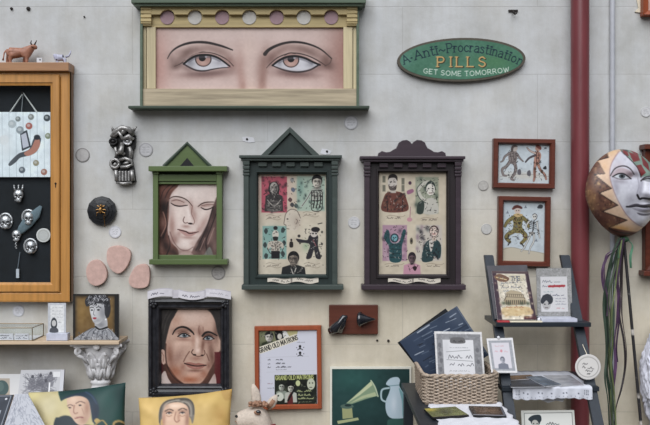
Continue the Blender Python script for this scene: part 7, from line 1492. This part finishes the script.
strands = [
 ([(622, 238), (617, 250), (608, 256), (603, 268), (602.5, 280), (606, 296), (610, 312), (611, 330)], 3.2, (96, 72, 100), 'dusky purple'),
 ([(621, 238), (616, 248), (606.5, 255), (604.5, 266), (605, 284), (608, 300), (607, 316)], 2, (86, 66, 88), 'faded purple'),
 ([(620, 238), (613, 252), (609, 275), (606, 300), (608, 330), (609, 350), (607, 372), (610, 395), (613, 430), (612, 450)], 3.6, (48, 64, 52), 'dark green'),
 ([(619.5, 238), (612, 256), (606, 280), (603.5, 305), (606, 335), (606.5, 356), (605, 378), (608, 402), (610, 440)], 2.6, (58, 72, 60), 'murky green'),
 ([(621, 240), (617, 258), (612, 282), (611, 305), (610.5, 335), (609, 360), (611, 385), (611, 410), (614, 440)], 2.2, (108, 120, 82), 'olive green'),
 ([(622, 240), (618.5, 262), (615, 290), (612, 312), (612.6, 340), (611, 366), (614, 390), (616, 425)], 1.6, (106, 116, 78), 'pale olive'),
 ([(623, 238), (619, 258), (616.5, 276), (619, 297), (617.5, 318), (614.5, 342), (615.6, 364), (613, 386)], 4, (94, 66, 98), 'plum purple'),
 ([(624, 238), (620.5, 260), (618, 280), (620.5, 300), (619, 322), (616.5, 345), (617.5, 362)], 2, (60, 44, 64), 'deep purple'),
 ([(624, 238), (621, 262), (620.5, 290), (619.5, 315), (624, 342), (625, 366), (621.5, 388), (616, 408), (614, 430)], 2.4, (50, 44, 46), 'dark brown'),
 ([(624.5, 238), (622.5, 262), (622, 288), (622, 316), (626, 344), (626, 364), (623, 384)], 1.5, (66, 56, 58), 'grey brown'),
 ([(622.6, 238), (615.5, 262), (613.4, 290), (613.4, 315), (612.6, 345), (611, 372), (613, 402), (616, 428)], 2.8, (62, 78, 62), 'grey green'),
 ([(621, 240), (615, 258), (606.5, 285), (604, 312), (608, 340), (606, 362)], 2, (52, 60, 58), 'dark grey green'),
 ([(623, 239), (617, 262), (609.5, 290), (608.5, 318), (610.5, 350), (613, 380), (612.5, 412), (615, 440)], 2, (70, 82, 64), 'sage green'),
 ([(625, 238), (629, 241), (632.5, 246), (630.5, 256), (630.8, 268)], 3, (88, 134, 108), 'bright green'),
 ([(626, 239), (622, 243), (619, 248), (618.6, 258)], 2.6, (72, 102, 78), 'leaf green')]
for i_, (p_, w_, c_, n_2) in enumerate(strands): ribbon(p_, w_, c_, n_2, .1 + .007 * ((i_ * 5) % 9), .9)
bm = B(); ball(bm, P(625, 239.5, .135), (.016, .012, .011)); ball(bm, P(621.5, 240, .13), (.012, .01, .012)); obj('ribbon_knot', bm, mat('knot stuff', (40, 70, 50), .6), t, smooth=True, label='dark green knot')

# ================================================================= white curly fleece at right edge
bm = bmesh.new(); bmesh.ops.create_icosphere(bm, subdivisions=6, radius=1.0)
from mathutils import noise as mn
fc = P(664, 376, .09)
for v in bm.verts:
    p = v.co.copy(); nn = p.normalized()
    k_ = 1 + .10 * mn.noise(p * 3.1) + .10 * abs(math.sin(8 * mn.noise(p * 2.6) + p.z * 9)) + .05 * mn.noise(p * 16)
    taper = 1 - .35 * max(0, p.z) ** 1.5
    v.co = Vector((fc.x + p.x * k_ * .082 * taper, fc.y + p.y * k_ * .07 * taper, fc.z + p.z * k_ * .215))
o = obj('curly_fleece', bm, mat('white curls', (206, 206, 216), .9, 0, .1, 90, .5), None, (fc.x, fc.y, fc.z - .22), True); tag(o, 'white curly fleece-like bundle at right edge beside the mask stick', 'fleece')

# ================================================================= light: overcast daylight from above and in front
w = bpy.data.worlds.new('overcast sky'); SC.world = w; w.use_nodes = True
nt = w.node_tree; bg = nt.nodes['Background']; tc = nt.nodes.new('ShaderNodeTexCoord'); sx_ = nt.nodes.new('ShaderNodeSeparateXYZ'); nt.links.new(tc.outputs['Generated'], sx_.inputs[0])
rp = nt.nodes.new('ShaderNodeValToRGB'); e = rp.color_ramp.elements; e[0].position = .0; e[0].color = (.10, .10, .095, 1); e[1].position = .7; e[1].color = (.95, 1.0, 1.08, 1)
nt.links.new(sx_.outputs['Z'], rp.inputs['Fac']); nt.links.new(rp.outputs['Color'], bg.inputs['Color']); bg.inputs['Strength'].default_value = .66
sun = bpy.data.lights.new('soft daylight', 'SUN'); sun.energy = 3.75; sun.angle = math.radians(60); sun.color = (.97, .99, 1.02)
so = bpy.data.objects.new('soft daylight', sun); COL.objects.link(so); so.location = (-1, -3, 4)
so.rotation_euler = Vector((.2, .72, -.67)).to_track_quat('-Z', 'Y').to_euler()

# ================================================================= camera
cam = bpy.data.cameras.new('camera'); co_ = bpy.data.objects.new('camera', cam); COL.objects.link(co_)
co_.location = (0, -D, HZ); co_.rotation_euler = (math.radians(90), 0, 0)
cam.sensor_fit = 'HORIZONTAL'; cam.sensor_width = 36.0; cam.lens = 36.0 * D / (650 * S)
SC.camera = co_
SC.view_settings.view_transform = 'Standard'; SC.view_settings.look = 'None'; SC.view_settings.gamma = 1.0
SC.view_settings.use_curve_mapping = False; SC.view_settings.exposure = EXPO
